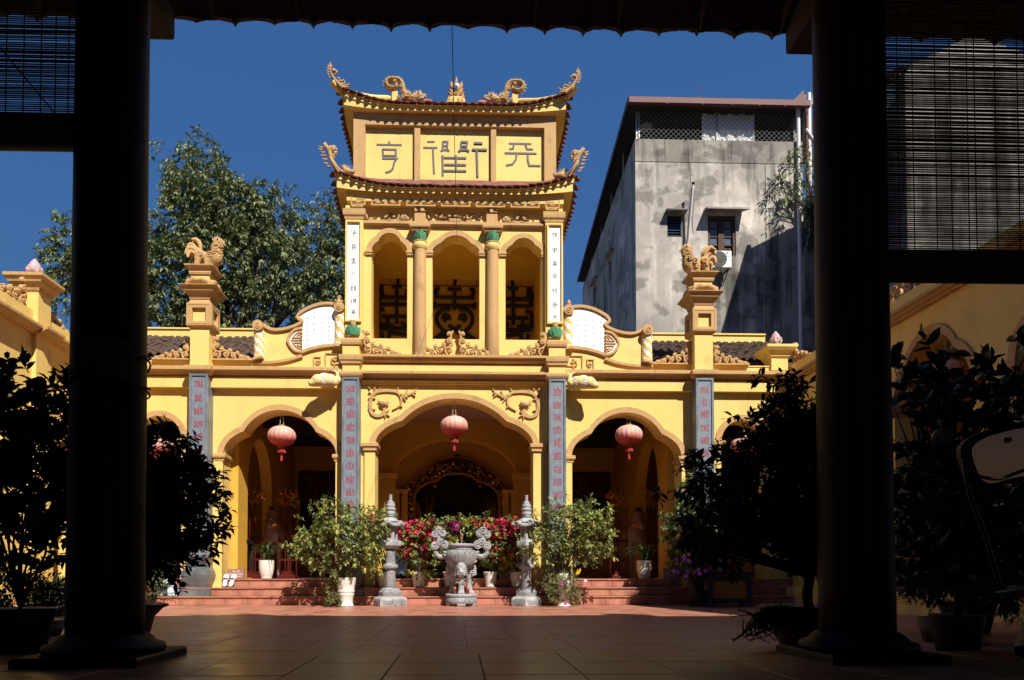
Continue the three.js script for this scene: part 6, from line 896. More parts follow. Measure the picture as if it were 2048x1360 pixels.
// ------------------------------------------------------------------ foliage
// leaves on short twigs spread through ellipsoids; returns leaf and twig geometry
function foliage(o) {
  const r = rng(o.seed), P = [], C = [], TW = [], tot = o.blobs.reduce((s, b) => s + (b[6] || b[3] * b[4] * b[5]), 0);
  const lw = o.wid || 0.3, nn = [];
  for (let c = 0; c < o.n; c++) {
    let u = r() * tot, b = o.blobs[0]; for (const q of o.blobs) { u -= q[6] || q[3] * q[4] * q[5]; if (u <= 0) { b = q; break; } }
    let x, y, z; do { x = r() * 2 - 1; y = r() * 2 - 1; z = r() * 2 - 1; } while (x * x + y * y + z * z > 1);
    const l = Math.hypot(x, y, z) || 1, f = Math.pow(l, o.shell || 0.5) / l; x *= f; y *= f; z *= f;
    const p = [b[0] + x * b[3], b[1] + y * b[4], b[2] + z * b[5]];
    const d = new THREE.Vector3(x + (r() - 0.5) * 0.9, y * 0.7 + (o.lift ?? 0.35) + (r() - 0.5) * 0.8, z + (r() - 0.5) * 0.9).normalize();
    const tl = o.twig * (0.6 + 0.8 * r()), dark = 0.75 + 0.5 * r(), col = o.cols[Math.floor(r() * o.cols.length)];
    if (o.twigs !== false) TW.push([p, [p[0] + d.x * tl, p[1] + d.y * tl - (o.droop || 0) * tl * 0.5, p[2] + d.z * tl]]);
    const m = Math.round(o.per * (0.7 + 0.6 * r()));
    for (let i = 0; i < m; i++) {
      const t = 0.15 + 0.85 * (i + 0.5) / m, az = i * 2.4 + r() * 1.2, s = o.len * (0.65 + 0.6 * r());
      const a = new THREE.Vector3(r() - 0.5, r() - 0.5, r() - 0.5).cross(d).normalize(), e = a.clone().cross(d);
      const ld = d.clone().multiplyScalar(0.55 + 0.6 * (t > 0.9)).addScaledVector(a, Math.cos(az)).addScaledVector(e, Math.sin(az)); ld.y -= (o.droop || 0) * (0.6 + r()); ld.normalize();
      const w = ld.clone().cross(new THREE.Vector3((r() - 0.5) * 1.2, 1, (r() - 0.5) * 1.2)).normalize(), up = w.clone().cross(ld).normalize();
      const bx = p[0] + d.x * tl * t, by = p[1] + d.y * tl * t - (o.droop || 0) * tl * 0.5 * t * t, bz = p[2] + d.z * tl * t, W = s * lw * (0.85 + 0.3 * r()) / 2, H = W * 0.35, k = 0.42;
      const pt = (k, sd, f) => [bx + ld.x * s * k + (w.x * sd * W + up.x * f) , by + ld.y * s * k + (w.y * sd * W + up.y * f), bz + ld.z * s * k + (w.z * sd * W + up.z * f)];
      const v0 = [bx, by, bz], a1 = pt(0.26, 0.82, H * 0.8), a2 = pt(0.62, 0.92, H * 0.9), c1 = pt(0.26, -0.82, H * 0.8), c2 = pt(0.62, -0.92, H * 0.9), v2 = pt(1, 0, -s * 0.12), vm = pt(0.45, 0, 0);
      P.push(...v0, ...a1, ...vm, ...a1, ...a2, ...vm, ...a2, ...v2, ...vm, ...v0, ...vm, ...c1, ...c1, ...vm, ...c2, ...c2, ...vm, ...v2);
      const q = dark * (0.8 + 0.4 * r()), cc = r() < (o.oddShare || 0) ? o.odd : col; for (let j = 0; j < 18; j++) C.push(cc[0] * q, cc[1] * q, cc[2] * q);
    }
  }
  const g = new THREE.BufferGeometry(); g.setAttribute('position', new THREE.Float32BufferAttribute(P, 3)); g.setAttribute('color', new THREE.Float32BufferAttribute(C, 3)); g.computeVertexNormals(); g.setAttribute('uv', new THREE.Float32BufferAttribute(new Float32Array(P.length / 3 * 2), 2)); g.userData.done = true;
  const tg = TW.map(([a, b]) => TU([a, b], (t) => (o.tw || 0.006) * (1 - 0.6 * t), 4, false));
  return { leaf: g, twig: tg, ends: TW };
}
// stems from a root to some of the twigs
function stems(root, ends, every, r0, seed, wob = 0.15) { const r = rng(seed), G = []; for (let i = 0; i < ends.length; i += every) { const e = ends[i][0], d = Math.hypot(e[0] - root[0], e[1] - root[1], e[2] - root[2]); G.push(TU(cr([root, [root[0] + (e[0] - root[0]) * 0.3 + (r() - 0.5) * wob * d, root[1] + (e[1] - root[1]) * 0.45, root[2] + (e[2] - root[2]) * 0.3 + (r() - 0.5) * wob * d], [root[0] + (e[0] - root[0]) * 0.7 + (r() - 0.5) * wob * d * 0.6, root[1] + (e[1] - root[1]) * 0.75, root[2] + (e[2] - root[2]) * 0.7], e], 3), (t) => r0 * (1 - 0.75 * t), 5, false)); } return G; }
const pxBlob = (px, py, z, rx, ry, rz, w) => { const p = at(px, py, z), k = -z / FOC; return [p[0], p[1], z + (w && w.dz || 0), rx * k, ry * k, (rz ?? rx) * k, w && w.w]; };

// ------------------------------------------------------------------ big tree behind the left wing
{
  const z = -21, b = (x, y, rx, ry, dz = 0) => { const q = pxBlob(x, y, z + dz, rx, ry, Math.min(rx, 70)); return q; };
  const blobs = [b(408, 310, 24, 34), b(345, 312, 34, 14), b(400, 355, 52, 40), b(425, 405, 70, 48), b(390, 440, 60, 55), b(470, 430, 60, 55), b(505, 395, 34, 22), b(548, 410, 36, 34), b(560, 460, 42, 46), b(350, 560, 66, 80), b(430, 520, 70, 70), b(500, 520, 66, 66), b(320, 625, 60, 42), b(420, 620, 60, 46), b(560, 545, 56, 54), b(620, 530, 56, 50), b(640, 600, 60, 56), b(560, 620, 60, 40), b(668, 425, 34, 24), b(680, 465, 40, 44), b(690, 530, 45, 60), b(690, 610, 46, 50), b(150, 470, 34, 26), b(125, 530, 28, 34), b(165, 520, 50, 50), b(150, 585, 50, 36), b(220, 540, 60, 70), b(230, 450, 50, 50), b(280, 520, 50, 60), b(480, 600, 55, 48)];
  const root = at(470, 1000, z); root[1] = 0;
  const t = thing('broadleaf_tree', 'tall broadleaf tree with drooping glossy leaves behind the left wing', 'tree', [0, 0, 0]);
  const f = foliage({ blobs, n: 4300, per: 11, len: 0.165, wid: 0.36, twig: 0.40, cols: [[0.20, 0.245, 0.075], [0.16, 0.205, 0.065], [0.26, 0.295, 0.11], [0.12, 0.165, 0.055]], droop: 0.8, lift: 0.25, shell: 0.42, seed: 31, tw: 0.012 });
  mesh('crown', f.leaf, M.leafLit, t); mesh('twigs', f.twig, M.bark, t);
  const top = [root[0], 5.2, z];
  mesh('trunk', TU(cr([root, [root[0] + 0.1, 2.5, z], top, [root[0] - 0.3, 8, z], [root[0] - 0.9, 11.5, z]], 5), (q) => 0.34 * (1 - 0.82 * q), 10), M.bark, t);
  mesh('limbs', blobs.filter((_, i) => i % 1 === 0).map((q, i) => TU(cr([[top[0] - (i % 3) * 0.08, 4.2 + (i % 5) * 0.9, z], [(top[0] + q[0]) / 2, (5 + q[1]) / 2 + 0.4, z + (i % 2 ? 0.3 : -0.3)], [q[0], q[1] - q[4] * 0.2, q[2]]], 5), (e) => 0.11 * (1 - 0.85 * e), 6)), M.bark, t);
}
// ------------------------------------------------------------------ grey concrete house
const GZ = -25.3, gx = (px, z = GZ, py = 400) => UX(px, z, py), gy = (py, z = GZ) => VY(py, z, 1430);
{
  const h = thing('concrete_house', 'weathered grey concrete house with red roof edge behind the right wing', 'house', [0, 0, 0]);
  const x0 = gx(1271), x1 = gx(1606), yt = gy(281), zb = -36, ytb = 16.05;
  const win = [gx(1415), gx(1471), gy(512), gy(431)], lou = [gx(1334), gx(1363), gy(475), gy(433)];
  const rect = (a) => [[a[0], a[2]], [a[1], a[2]], [a[1], a[3]], [a[0], a[3]]];
  mesh('wall', EX([[x0, -0.05], [x1, -0.05], [x1, yt], [x0, yt]], GZ - 0.3, GZ, [rect(win), rect(lou)]), M.concrete, h);
  { const g = EX([[0, -0.05], [zb * -1 + GZ, -0.05], [zb * -1 + GZ, ytb], [0.0, yt]].map(([a, b]) => [a, b]), -0.3, 0, [[[3.75, gy(560, -29.3)], [4.35, gy(560, -29.3)], [4.35, gy(512, -29.3)], [3.75, gy(512, -29.3)]], [[7.1, gy(612, -32.8)], [7.9, gy(612, -32.8)], [7.9, gy(568, -32.8)], [7.1, gy(568, -32.8)]]]); g.rotateY(Math.PI / 2); g.translate(x0 + 0.30, 0, GZ - 0.301); g.computeVertexNormals(); mesh('side_wall', g, M.concrete, h); }
  for (const [d, z] of [[4.05, -29.3], [7.5, -32.8]]) { mesh('shutter', B(x0 + 0.1, x0 + 0.14, gy(d < 5 ? 560 : 612, z), gy(d < 5 ? 512 : 568, z), GZ - d - 0.42, GZ - d + 0.42), M.blueMetal, h); mesh('awning', B(x0 - 0.2, x0, gy(d < 5 ? 511 : 567, z), gy(d < 5 ? 508 : 564, z), GZ - d - 0.6, GZ - d + 0.5), M.concreteDark, h); }
  mesh('parapet_band', [CB(x0 - 0.012, x1, gy(326), yt + 0.004, GZ - 0.01, GZ + 0.016, 0.006)], M.concreteBand, h);
  mesh('inner_wall', [B(x0 + 0.3, x1, -0.05, yt - 1.0, zb, GZ - 3), B(x1 - 0.2, x1, -0.05, yt + 1.6, zb, GZ - 0.31), B(x0 + 0.6, x1 - 0.2, yt - 1.2, yt + 1.6, GZ - 4, GZ - 3.9), B(x0 + 0.32, x1 - 0.21, yt - 1.25, yt - 1.15, GZ - 4, GZ - 0.31)], M.concreteDark, h);
  // roof sheet on posts
  const rx0 = x0 - 0.32, yf = gy(196, GZ + 0.44), yfb = gy(208, GZ + 0.44), rb = 16.3;
  mesh('roof', quads([[rx0, yf, GZ + 0.35], [x1 + 0.1, yf, GZ + 0.35], [x1 + 0.1, rb, zb], [rx0, rb, zb], [rx0, yf - 0.05, GZ + 0.35], [x1 + 0.1, yf - 0.05, GZ + 0.35], [x1 + 0.1, rb - 0.05, zb], [rx0, rb - 0.05, zb]], [[0, 1, 2, 3], [7, 6, 5, 4], [0, 4, 5, 1], [0, 3, 7, 4], [1, 5, 6, 2], [3, 2, 6, 7]]), M.dark, h);
  mesh('roof_edge', [CB(rx0 - 0.03, x1 + 0.12, yfb, yf + 0.02, GZ + 0.30, GZ + 0.44, 0.02), quads([[rx0 - 0.04, yf + 0.03, GZ + 0.3], [rx0 - 0.04, yfb, GZ + 0.3], [rx0 - 0.04, rb - 0.2, zb], [rx0 - 0.04, rb + 0.03, zb]], [[0, 1, 2, 3]]), ...[1328, 1398, 1456, 1510, 1560].map((p) => B(gx(p), gx(p) + 0.03, yfb - 0.04, yfb + 0.02, GZ + 0.3, GZ + 0.46))], M.fascia, h);
  mesh('finial', [T(LT([[0.001, 0], [0.12, 0.02], [0.12, 0.1], [0.07, 0.16], [0.09, 0.22], [0.03, 0.36], [0.001, 0.4]], 10), gx(1400), yf, GZ), TU([[gx(1400), yf + 0.3, GZ], [gx(1400), yf + 0.85, GZ]], 0.012, 5)], M.fascia, h);
  for (const px of [1275, 1280, 1437, 1597]) mesh('post', B(gx(px), gx(px) + 0.05, yt, yfb + 0.1, GZ - 0.2, GZ - 0.15), M.steel, h);
  for (let k = 1; k < 5; k++) mesh('side_post', B(x0 + 0.05, x0 + 0.1, yt - 0.7, yf - 0.15 - k * 0.35, GZ - k * 2.2, GZ - k * 2.2 + 0.05), M.steel, h);
  { const G = [], a = gx(1275), b2 = gx(1597), y0 = yt, y1 = yfb + 0.05, p = 0.19; for (let x = a - (y1 - y0); x < b2; x += p) for (const s of [0, 1]) { const f = (v) => (s ? v : v); let xa = x, ya = y0, xb = x + (y1 - y0), yb = y1; if (xa < a) { ya += a - xa; xa = a; } if (xb > b2) { yb -= xb - b2; xb = b2; } if (xb > xa) G.push(s ? TU([[xa, y1 - (ya - y0), GZ - 0.1], [xb, y1 - (yb - y0), GZ - 0.1]], 0.0085, 4, false) : TU([[xa, ya, GZ - 0.11], [xb, yb, GZ - 0.11]], 0.0085, 4, false)); } mesh('chain_mesh', G, M.wire, h).userData.kind = 'stuff'; }
  { const xs = [gx(1409), gx(1514)], P = [], Qd = [], n = 24; for (let i = 0; i <= n; i++) for (let j = 0; j < 2; j++) P.push([xs[0] + (xs[1] - xs[0]) * i / n, j ? gy(214) : gy(281), GZ - 0.22 + 0.035 * Math.sin(i * 1.1) + 0.02 * Math.sin(i * 2.7)]); for (let i = 0; i < n; i++) Qd.push([2 * i, 2 * i + 2, 2 * i + 3, 2 * i + 1]); mesh('hanging_sheet', quads(P, Qd), M.sheet, h); }
  mesh('lamp_dish', T(LT([[0.001, 0.16], [0.1, 0.14], [0.25, 0.03], [0.27, 0], [0.001, 0.02]], 18), gx(1298), gy(244), GZ - 0.4), M.steel, h);
  // wooden window with six panes and four lower boards
  const [wx0, wx1, wy0, wy1] = win, wf = mesh('window', [EX(rect(win), GZ - 0.2, GZ - 0.04, [rect([wx0 + 0.10, wx1 - 0.10, wy0 + 0.06, wy1 - 0.12])]), B((wx0 + wx1) / 2 - 0.11, (wx0 + wx1) / 2 + 0.11, wy0, wy1, GZ - 0.2, GZ - 0.06), B(wx0, wx1, wy0, wy1, GZ - 0.29, GZ - 0.26)], M.winFrame, h);
  const midx = (wx0 + wx1) / 2; for (const s of [-1, 1]) { const a = s < 0 ? wx0 + 0.1 : midx + 0.11, b2 = s < 0 ? midx - 0.11 : wx1 - 0.1, hh = wy1 - 0.12 - (wy0 + 0.06); for (let k = 0; k < 3; k++) { const y1 = wy1 - 0.14 - k * hh * 0.235, y0 = y1 - hh * 0.20; mesh('pane', B(a + 0.02, b2 - 0.02, y0, y1, GZ - 0.16, GZ - 0.14), M.pane, wf); mesh('glazing_bar', B(a, b2, y0 - hh * 0.035, y0, GZ - 0.2, GZ - 0.10), M.winFrame, wf); } for (let k = 0; k < 2; k++) mesh('board', CB(a + (b2 - a) * (0.02 + 0.5 * k), a + (b2 - a) * (0.47 + 0.5 * k), wy0 + 0.06, wy0 + hh * 0.27, GZ - 0.17, GZ - 0.13, 0.01), M.winFrame, wf); }
  mesh('window_hood', quads([[gx(1405), gy(431), GZ + 0.5], [gx(1490), gy(431), GZ + 0.5], [gx(1484), gy(423), GZ], [gx(1408), gy(423), GZ], [gx(1405), gy(427.5), GZ + 0.5], [gx(1490), gy(427.5), GZ + 0.5], [gx(1484), gy(418), GZ], [gx(1408), gy(418), GZ]], [[0, 1, 2, 3], [4, 5, 6, 7], [0, 4, 5, 1], [0, 3, 7, 4], [1, 5, 6, 2]]), M.concreteDark, h);
  const lw = mesh('louvre_window', [EX(rect(lou), GZ - 0.2, GZ - 0.03, [rect([lou[0] + 0.04, lou[1] - 0.04, lou[2] + 0.05, lou[3] - 0.04])]), B(lou[0], lou[1], lou[2], lou[3], GZ - 0.28, GZ - 0.25)], M.dark, h); for (let k = 0; k < 7; k++) mesh('louvre', T(B(-0.24, 0.24, -0.004, 0.004, -0.05, 0.05), (lou[0] + lou[1]) / 2, lou[2] + 0.1 + k * 0.105, GZ - 0.1, 0.7), k < 2 ? M.pane : M.blueMetal, lw);
  mesh('window_hood', B(gx(1328), gx(1370), gy(430), gy(427.5), GZ, GZ + 0.35), M.concreteDark, h);
  mesh('cracks', [[[1381, 281], [1380, 330], [1383, 380], [1382, 420], [1386, 470]], [[1532, 281], [1531, 340], [1532, 400], [1531, 470]], [[1531, 470], [1532, 560], [1530, 660]]].map((l) => RB(l.map(([a, b2]) => [gx(a), gy(b2)]), 0.022, GZ - 0.01, GZ + 0.004)), M.dark, h);
  mesh('drain_pipe', [TU([[gx(1595), gy(207), GZ + 0.12], [gx(1595), -0.05, GZ + 0.12]], 0.075, 10), ...[300, 420, 560].map((p) => T(new THREE.CylinderGeometry(0.09, 0.09, 0.12, 10), gx(1595), gy(p), GZ + 0.12))], M.pipe, h);
  // rising block at the right end
  const bx = gx(1607, -24.9);
  mesh('end_block', [EX([[bx, -0.05], [bx + 2.2, -0.05], [bx + 2.2, gy(420)], [bx + 0.5, gy(395)], [bx + 0.28, gy(470)], [bx, gy(520)]], GZ - 0.5, GZ + 0.4)], M.concreteDark, h);
  mesh('chimney', B(gx(1612), gx(1624), gy(300), gy(178), GZ - 0.6, GZ - 0.2), M.concreteDark, h);
  mesh('chimney_hood', quads([[gx(1588), gy(198), GZ], [gx(1610), gy(176), GZ], [gx(1610), gy(208), GZ], [gx(1588), gy(208), GZ]], [[0, 1, 2, 3]]), M.fascia, h);
  mesh('upper_pipe', [TU([[gx(1620), gy(183), GZ], [gx(1619.5), gy(370), GZ]], 0.085, 10), TU([[gx(1631), gy(160), GZ], [gx(1627), gy(205), GZ]], 0.04, 8), TU([[gx(1611), gy(258), GZ + 0.1], [gx(1630), gy(285), GZ + 0.1]], 0.05, 8)], M.pipe, h);
  mesh('rusty_pipe', TU([[gx(1614), gy(230), GZ + 0.05], [gx(1614), gy(400), GZ + 0.05]], 0.05, 8), M.rustPipe, h);
  mesh('fence_grid', Array.from({ length: 9 }, (_, k) => B(gx(1628), gx(1650), gy(222 + k * 10), gy(222.8 + k * 10), GZ - 0.5, GZ - 0.48)).concat(Array.from({ length: 4 }, (_, k) => B(gx(1629 + k * 5), gx(1629.6 + k * 5), gy(310), gy(220), GZ - 0.5, GZ - 0.47))), M.rustPipe, h);
  // air conditioner
  const az = GZ + 0.55, ac = thing('air_conditioner', 'white air conditioner unit with round fan grille below the wooden window', 'air conditioner', [0, 0, 0]);
  const [ax0, ax1, ay0, ay1] = [gx(1419, az), gx(1462.5, az), gy(535, az), gy(501, az)];
  mesh('case', CB(ax0, ax1, ay0, ay1, az - 0.35, az, 0.02), M.acWhite, ac);
  const fx = ax0 + (ax1 - ax0) * 0.41, fyy = (ay0 + ay1) / 2, R = (ay1 - ay0) * 0.45;
  mesh('fan_grille', [T(new THREE.CylinderGeometry(R, R, 0.01, 28), fx, fyy, az + 0.006, Math.PI / 2), ...Array.from({ length: 4 }, (_, k) => T(new THREE.TorusGeometry(R * (0.25 + 0.25 * k), 0.008, 5, 26), fx, fyy, az + 0.018)), ...Array.from({ length: 6 }, (_, k) => T(B(-R, R, -0.006, 0.006, -0.004, 0.004), fx, fyy, az + 0.02, 0, 0, k * Math.PI / 6))], M.grille, ac);
  for (let k = 0; k < 7; k++) mesh('vent_slot', B(fx + R + 0.05, ax1 - 0.03, ay0 + 0.05 + k * 0.05, ay0 + 0.058 + k * 0.05, az - 0.005, az + 0.004), M.steel, ac);
  mesh('badge', EX([[ax1 - 0.20, ay1 - 0.06], [ax1 - 0.10, ay1 - 0.06], [ax1 - 0.20, ay1 - 0.15]], az, az + 0.006), std({ color: L(0.02, 0.30, 0.45) }), ac);
  mesh('badge_text', [B(ax1 - 0.21, ax1 - 0.1, ay1 - 0.205, ay1 - 0.19, az, az + 0.004), B(ax1 - 0.15, ax1 - 0.1, ay1 - 0.23, ay1 - 0.22, az, az + 0.004)], M.grille, ac);
  for (const x of [ax0 + 0.12, ax1 - 0.12]) mesh('bracket', [B(x - 0.02, x + 0.02, ay0 - 0.05, ay0 - 0.002, GZ, az + 0.02), TU([[x, ay0 - 0.03, az - 0.05], [x, ay0 - 0.4, GZ + 0.01]], 0.02, 5)], M.dark, ac);
  mesh('cooling_pipe', TU(cr([[ax1 - 0.02, ay0 + 0.2, az - 0.25], [ax1 + 0.1, ay0 + 0.35, GZ + 0.1], [ax1 + 0.16, ay0 + 0.7, GZ + 0.03]], 5), 0.012, 5), M.palecord, ac);
  const fp = thing('flagpole', 'thin leaning white pole fixed to the grey house wall', 'pole', [0, 0, 0]);
  mesh('pole', TU([[gx(1373), gy(505), GZ + 0.1], [gx(1378.5), gy(383), GZ + 0.45]], 0.03, 8), M.pipe, fp); mesh('tip', SP(gx(1378.5), gy(381), GZ + 0.46, 0.06), M.dark, fp); mesh('furled_cloth', TU([[gx(1369), gy(505), GZ + 0.12], [gx(1377), gy(390), GZ + 0.42]], (t) => 0.03 + 0.02 * Math.sin(t * 9), 6), M.ink, fp);
  const wp = thing('wall_plant', 'wild leafy plant sprouting from the grey house beside its drain pipe', 'plant', [0, 0, 0]);
  const f = foliage({ blobs: [pxBlob(1600, 330, GZ + 0.5, 24, 26, 24), pxBlob(1584, 360, GZ + 0.6, 28, 26, 26), pxBlob(1612, 380, GZ + 0.5, 20, 40, 20), pxBlob(1592, 400, GZ + 0.5, 22, 25, 20)], n: 62, per: 9, len: 0.22, wid: 0.24, twig: 0.45, cols: [[0.17, 0.23, 0.05], [0.12, 0.17, 0.04]], droop: 0.5, shell: 0.6, seed: 8, tw: 0.012 });
  mesh('leaves', f.leaf, M.leafLit, wp); mesh('stems', [f.twig, stems([gx(1612), gy(440), GZ + 0.42], f.ends, 5, 0.03, 3)], M.bark, wp);
  const rt = thing('dry_roots', 'tangle of dry roots hanging on the end wall of the grey house', 'plant', [0, 0, 0]);
  const n = rng(77), G = []; for (let k = 0; k < 70; k++) { const px = 1600 + n() * 30, py = 410 + n() * 50; G.push(TU(cr([[gx(px), gy(py), GZ + 0.45], [gx(px + (n() - 0.5) * 20), gy(py + 20 + n() * 20), GZ + 0.5 + n() * 0.2], [gx(px + (n() - 0.5) * 34), gy(py + 30 + n() * 50), GZ + 0.47]], 4), 0.016, 4, false)); } mesh('roots', G, M.barkDark, rt);
}
// ------------------------------------------------------------------ neighbouring house at the right, mostly behind the right-hand blind
{
  const h = thing('neighbour_house', 'tall plastered neighbouring house seen through the right bamboo blind', 'house', [0, 0, 0]);
  const P = [[12.55, -0.05, -18.5], [17.5, -0.05, -18.5], [17.5, -0.05, -22.35], [12.55, -0.05, -22.35], [12.55, 14.7, -18.5], [17.5, 14.9, -18.5], [17.5, 19.0, -22.35], [12.55, 16.5, -22.35]];
  mesh('wall', quads(P, [[0, 1, 5, 4], [1, 2, 6, 5], [2, 3, 7, 6], [3, 0, 4, 7], [4, 5, 6, 7]]), M.concreteDark, h);
  mesh('roof_edge', [TU([[12.5, 14.75, -18.4], [12.5, 16.55, -22.4]], 0.09, 6)], M.fascia, h);
  mesh('pale_gable', quads([[12.53, 14.2, -18.9], [12.53, 14.2, -22.3], [12.53, 16.2, -22.3], [12.53, 14.7, -18.9]], [[0, 1, 2, 3]]), M.white, h);
  const g = thing('ochre_lean_to', 'ochre lean-to with dark roof beside the right range, behind the blind', 'building', [0, 0, 0]);
  mesh('wall', quads([[9.6, 0, -9.5], [14, 0, -9.5], [14, 0, -13], [9.6, 0, -13], [9.6, 6.0, -9.5], [14, 8.2, -9.5], [14, 8.2, -13], [9.6, 6.0, -13]], [[0, 1, 5, 4], [1, 2, 6, 5], [2, 3, 7, 6], [3, 0, 4, 7]]), M.ochre, g);
  mesh('roof', quads([[8.9, 5.75, -8.9], [14.2, 8.4, -8.9], [14.2, 8.4, -13.4], [8.9, 5.75, -13.4], [8.9, 5.62, -8.9], [14.2, 8.27, -8.9]], [[0, 1, 2, 3], [4, 5, 1, 0]]), M.roofDark, g);
  const us = thing('upper_storey', 'ochre upper storey standing over the right range', 'building', [0, 0, 0]);
  mesh('wall', EX([[7.9, 4.4], [7.9, 6.9], [4.9, 9.3], [1.9, 6.9], [1.9, 4.4]].map(([a, b]) => [-a, b]), 0, 3).rotateY(-Math.PI / 2).translate(10.15, 0, 0), M.ochre, us); mesh('roof', quads([[7.0, 6.85, -8.0], [10.3, 6.85, -8.0], [10.3, 9.4, -4.9], [7.0, 9.4, -4.9], [10.3, 6.85, -1.8], [7.0, 6.85, -1.8]], [[0, 1, 2, 3], [3, 2, 4, 5]]), M.roofDark, us);
  mesh('window', [B(10.6, 11.6, 4.3, 5.3, -9.49, -9.45)], M.white, g); mesh('post', B(10.2, 10.3, 3, 6.1, -9.48, -9.38), M.rustPipe, g);
}
// ------------------------------------------------------------------ dark pavilion the picture is taken from
const PZ = -4.15;
const pLx = [UX(211, PZ, 1280), UX(227, PZ, 80)], pRx = [UX(1714, PZ, 1280), UX(1695, PZ, 80)];
{
  const p = thing('pavilion', 'dark timber pavilion roof framing the courtyard from above', 'pavilion', [0, 0, 0]);
  const ze = -4.94, ye = VY(47, ze, 960), xr = 9, zt = 1.2, yt = ye + (zt - ze) * 0.52, zb = 6, yb = yt - (zb - zt) * 0.5;
  const slab = (y) => [[-xr, ye + y, ze], [xr, ye + y, ze], [xr, yt + y, zt], [-xr, yt + y, zt], [xr, yb + y, zb], [-xr, yb + y, zb]];
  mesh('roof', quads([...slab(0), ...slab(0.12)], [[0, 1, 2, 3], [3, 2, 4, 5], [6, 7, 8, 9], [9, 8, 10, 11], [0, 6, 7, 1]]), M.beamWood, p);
  mesh('back_wall', [EX([[-xr, 0], [xr, 0], [xr, yb + 0.5], [-xr, yb + 0.5]], zb - 0.2, zb, [[[1.6, 0.02], [6.2, 0.02], [6.2, 3.1], [1.6, 3.1]]]), B(-xr - 0.2, -xr, 0, yt, -4.4, zb), B(xr, xr + 0.2, 0, yt, -4.4, zb)], M.darkWood, p);
  { // the upper tier of the roof, whose ridge figures throw the ragged edge of the shade on the tiles
    const yu = 9.45, zu = -1.1; mesh('upper_roof', quads([[-8, 7.6, -2.6], [8, 7.6, -2.6], [7, yu, zu], [-7, yu, zu], [8, 7.4, 2.5], [-8, 7.4, 2.5]], [[0, 1, 2, 3], [3, 2, 4, 5]]), M.roofDark, p); mesh('upper_wall', B(-7, 7, yt - 1.6, 7.7, -1.8, 1.5), M.beamWood, p);
    const n = rng(44), G = []; for (let x = -6.5; x < 6.6; x += 0.36) { const hgt = 0.10 + 0.42 * Math.pow(Math.max(0, Math.sin(x * 1.15 + 0.2)), 2) * (0.4 + 0.9 * n()); G.push(SP(x, yu + hgt * 0.6, zu, 0.24, 1.2, hgt * 3, 0.6, 7)); } mesh('ridge_figures', G, M.roofDark, p);
  }
  const r = rng(6), pitch = 0.286;
  for (let k = -26; k < 27; k++) {
    const w = pitch * 0.5, tip = 0.044 + (r() - 0.5) * 0.022, x = k * pitch + 0.07, chip = r() < 0.16 ? 0.03 * r() : 0;
    const line = [[-w, 0.16], [w, 0.16], [w, 0.012], ...[0.8, 0.55, 0.3, 0.12].map((t) => [w * t, 0.012 - (tip - 0.012) * Math.pow(1 - t, 2.2) + (r() - 0.5) * 0.006]), [0, -tip + chip], ...[0.12, 0.3, 0.55, 0.8].map((t) => [-w * t, 0.012 - (tip - 0.012) * Math.pow(1 - t, 2.2) + (r() - 0.5) * 0.006]), [-w, 0.012]];
    const m = mesh('eave_tile', EX(line, -0.02, 0.02), M.roofDark, p); m.position.set(x, ye + (r() - 0.5) * 0.008, ze - 0.02); m.rotation.z = (r() - 0.5) * 0.03;
  }
  for (let k = -14; k < 15; k++) if (Math.abs(k) > 0) { const x = k * 0.6; mesh('rafter', quads([[x - 0.05, ye - 0.12, ze + 0.12], [x + 0.05, ye - 0.12, ze + 0.12], [x + 0.05, ye + 0.03, ze + 0.12], [x - 0.05, ye + 0.03, ze + 0.12], [x - 0.05, yt - 0.16, zt], [x + 0.05, yt - 0.16, zt], [x + 0.05, yt, zt], [x - 0.05, yt, zt]], [[0, 1, 2, 3], [0, 4, 5, 1], [1, 5, 6, 2], [3, 7, 4, 0]]), M.beamWood, p); }
  const yB = VY(79, -4.8, 320), bx = [UX(319, -4.8, 70), UX(1600, -4.8, 70)];
  for (const x of bx) mesh('bracket_beam', EX([[4.82, yB + 0.02], [4.8, yB], [4.0, yB + 0.03], [4.0, yB + 0.34], [4.82, yB + 0.2]].map(([a, b]) => [-a, b]), -0.1, 0.1, [], 0.008).rotateY(-Math.PI / 2).translate(x, 0, 0), M.beamWood, p);
  mesh('tie_beam', [B(-xr, xr, ye + 0.03, ye + 0.32, PZ - 0.12, PZ + 0.12)], M.beamWood, p);
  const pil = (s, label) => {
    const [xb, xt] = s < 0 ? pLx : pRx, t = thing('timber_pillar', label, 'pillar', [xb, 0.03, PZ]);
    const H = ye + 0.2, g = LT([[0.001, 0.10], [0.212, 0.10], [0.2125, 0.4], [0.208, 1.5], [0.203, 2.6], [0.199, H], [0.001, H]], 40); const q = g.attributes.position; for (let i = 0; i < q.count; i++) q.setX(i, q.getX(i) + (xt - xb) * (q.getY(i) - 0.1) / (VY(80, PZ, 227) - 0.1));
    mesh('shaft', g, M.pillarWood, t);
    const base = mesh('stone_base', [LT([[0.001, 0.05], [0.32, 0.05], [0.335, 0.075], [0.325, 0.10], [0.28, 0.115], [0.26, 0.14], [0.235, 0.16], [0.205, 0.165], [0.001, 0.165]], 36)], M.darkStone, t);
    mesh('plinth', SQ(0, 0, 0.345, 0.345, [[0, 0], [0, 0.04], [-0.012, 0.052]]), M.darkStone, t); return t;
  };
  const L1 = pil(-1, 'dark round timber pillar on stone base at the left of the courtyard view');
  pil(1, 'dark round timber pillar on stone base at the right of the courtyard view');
  // notice plate and tie wires on the left pillar
  const yN = VY(715, PZ + 0.2, 225), g = new THREE.CylinderGeometry(0.211, 0.211, 0.24, 24, 1, true, -0.9, 1.75);
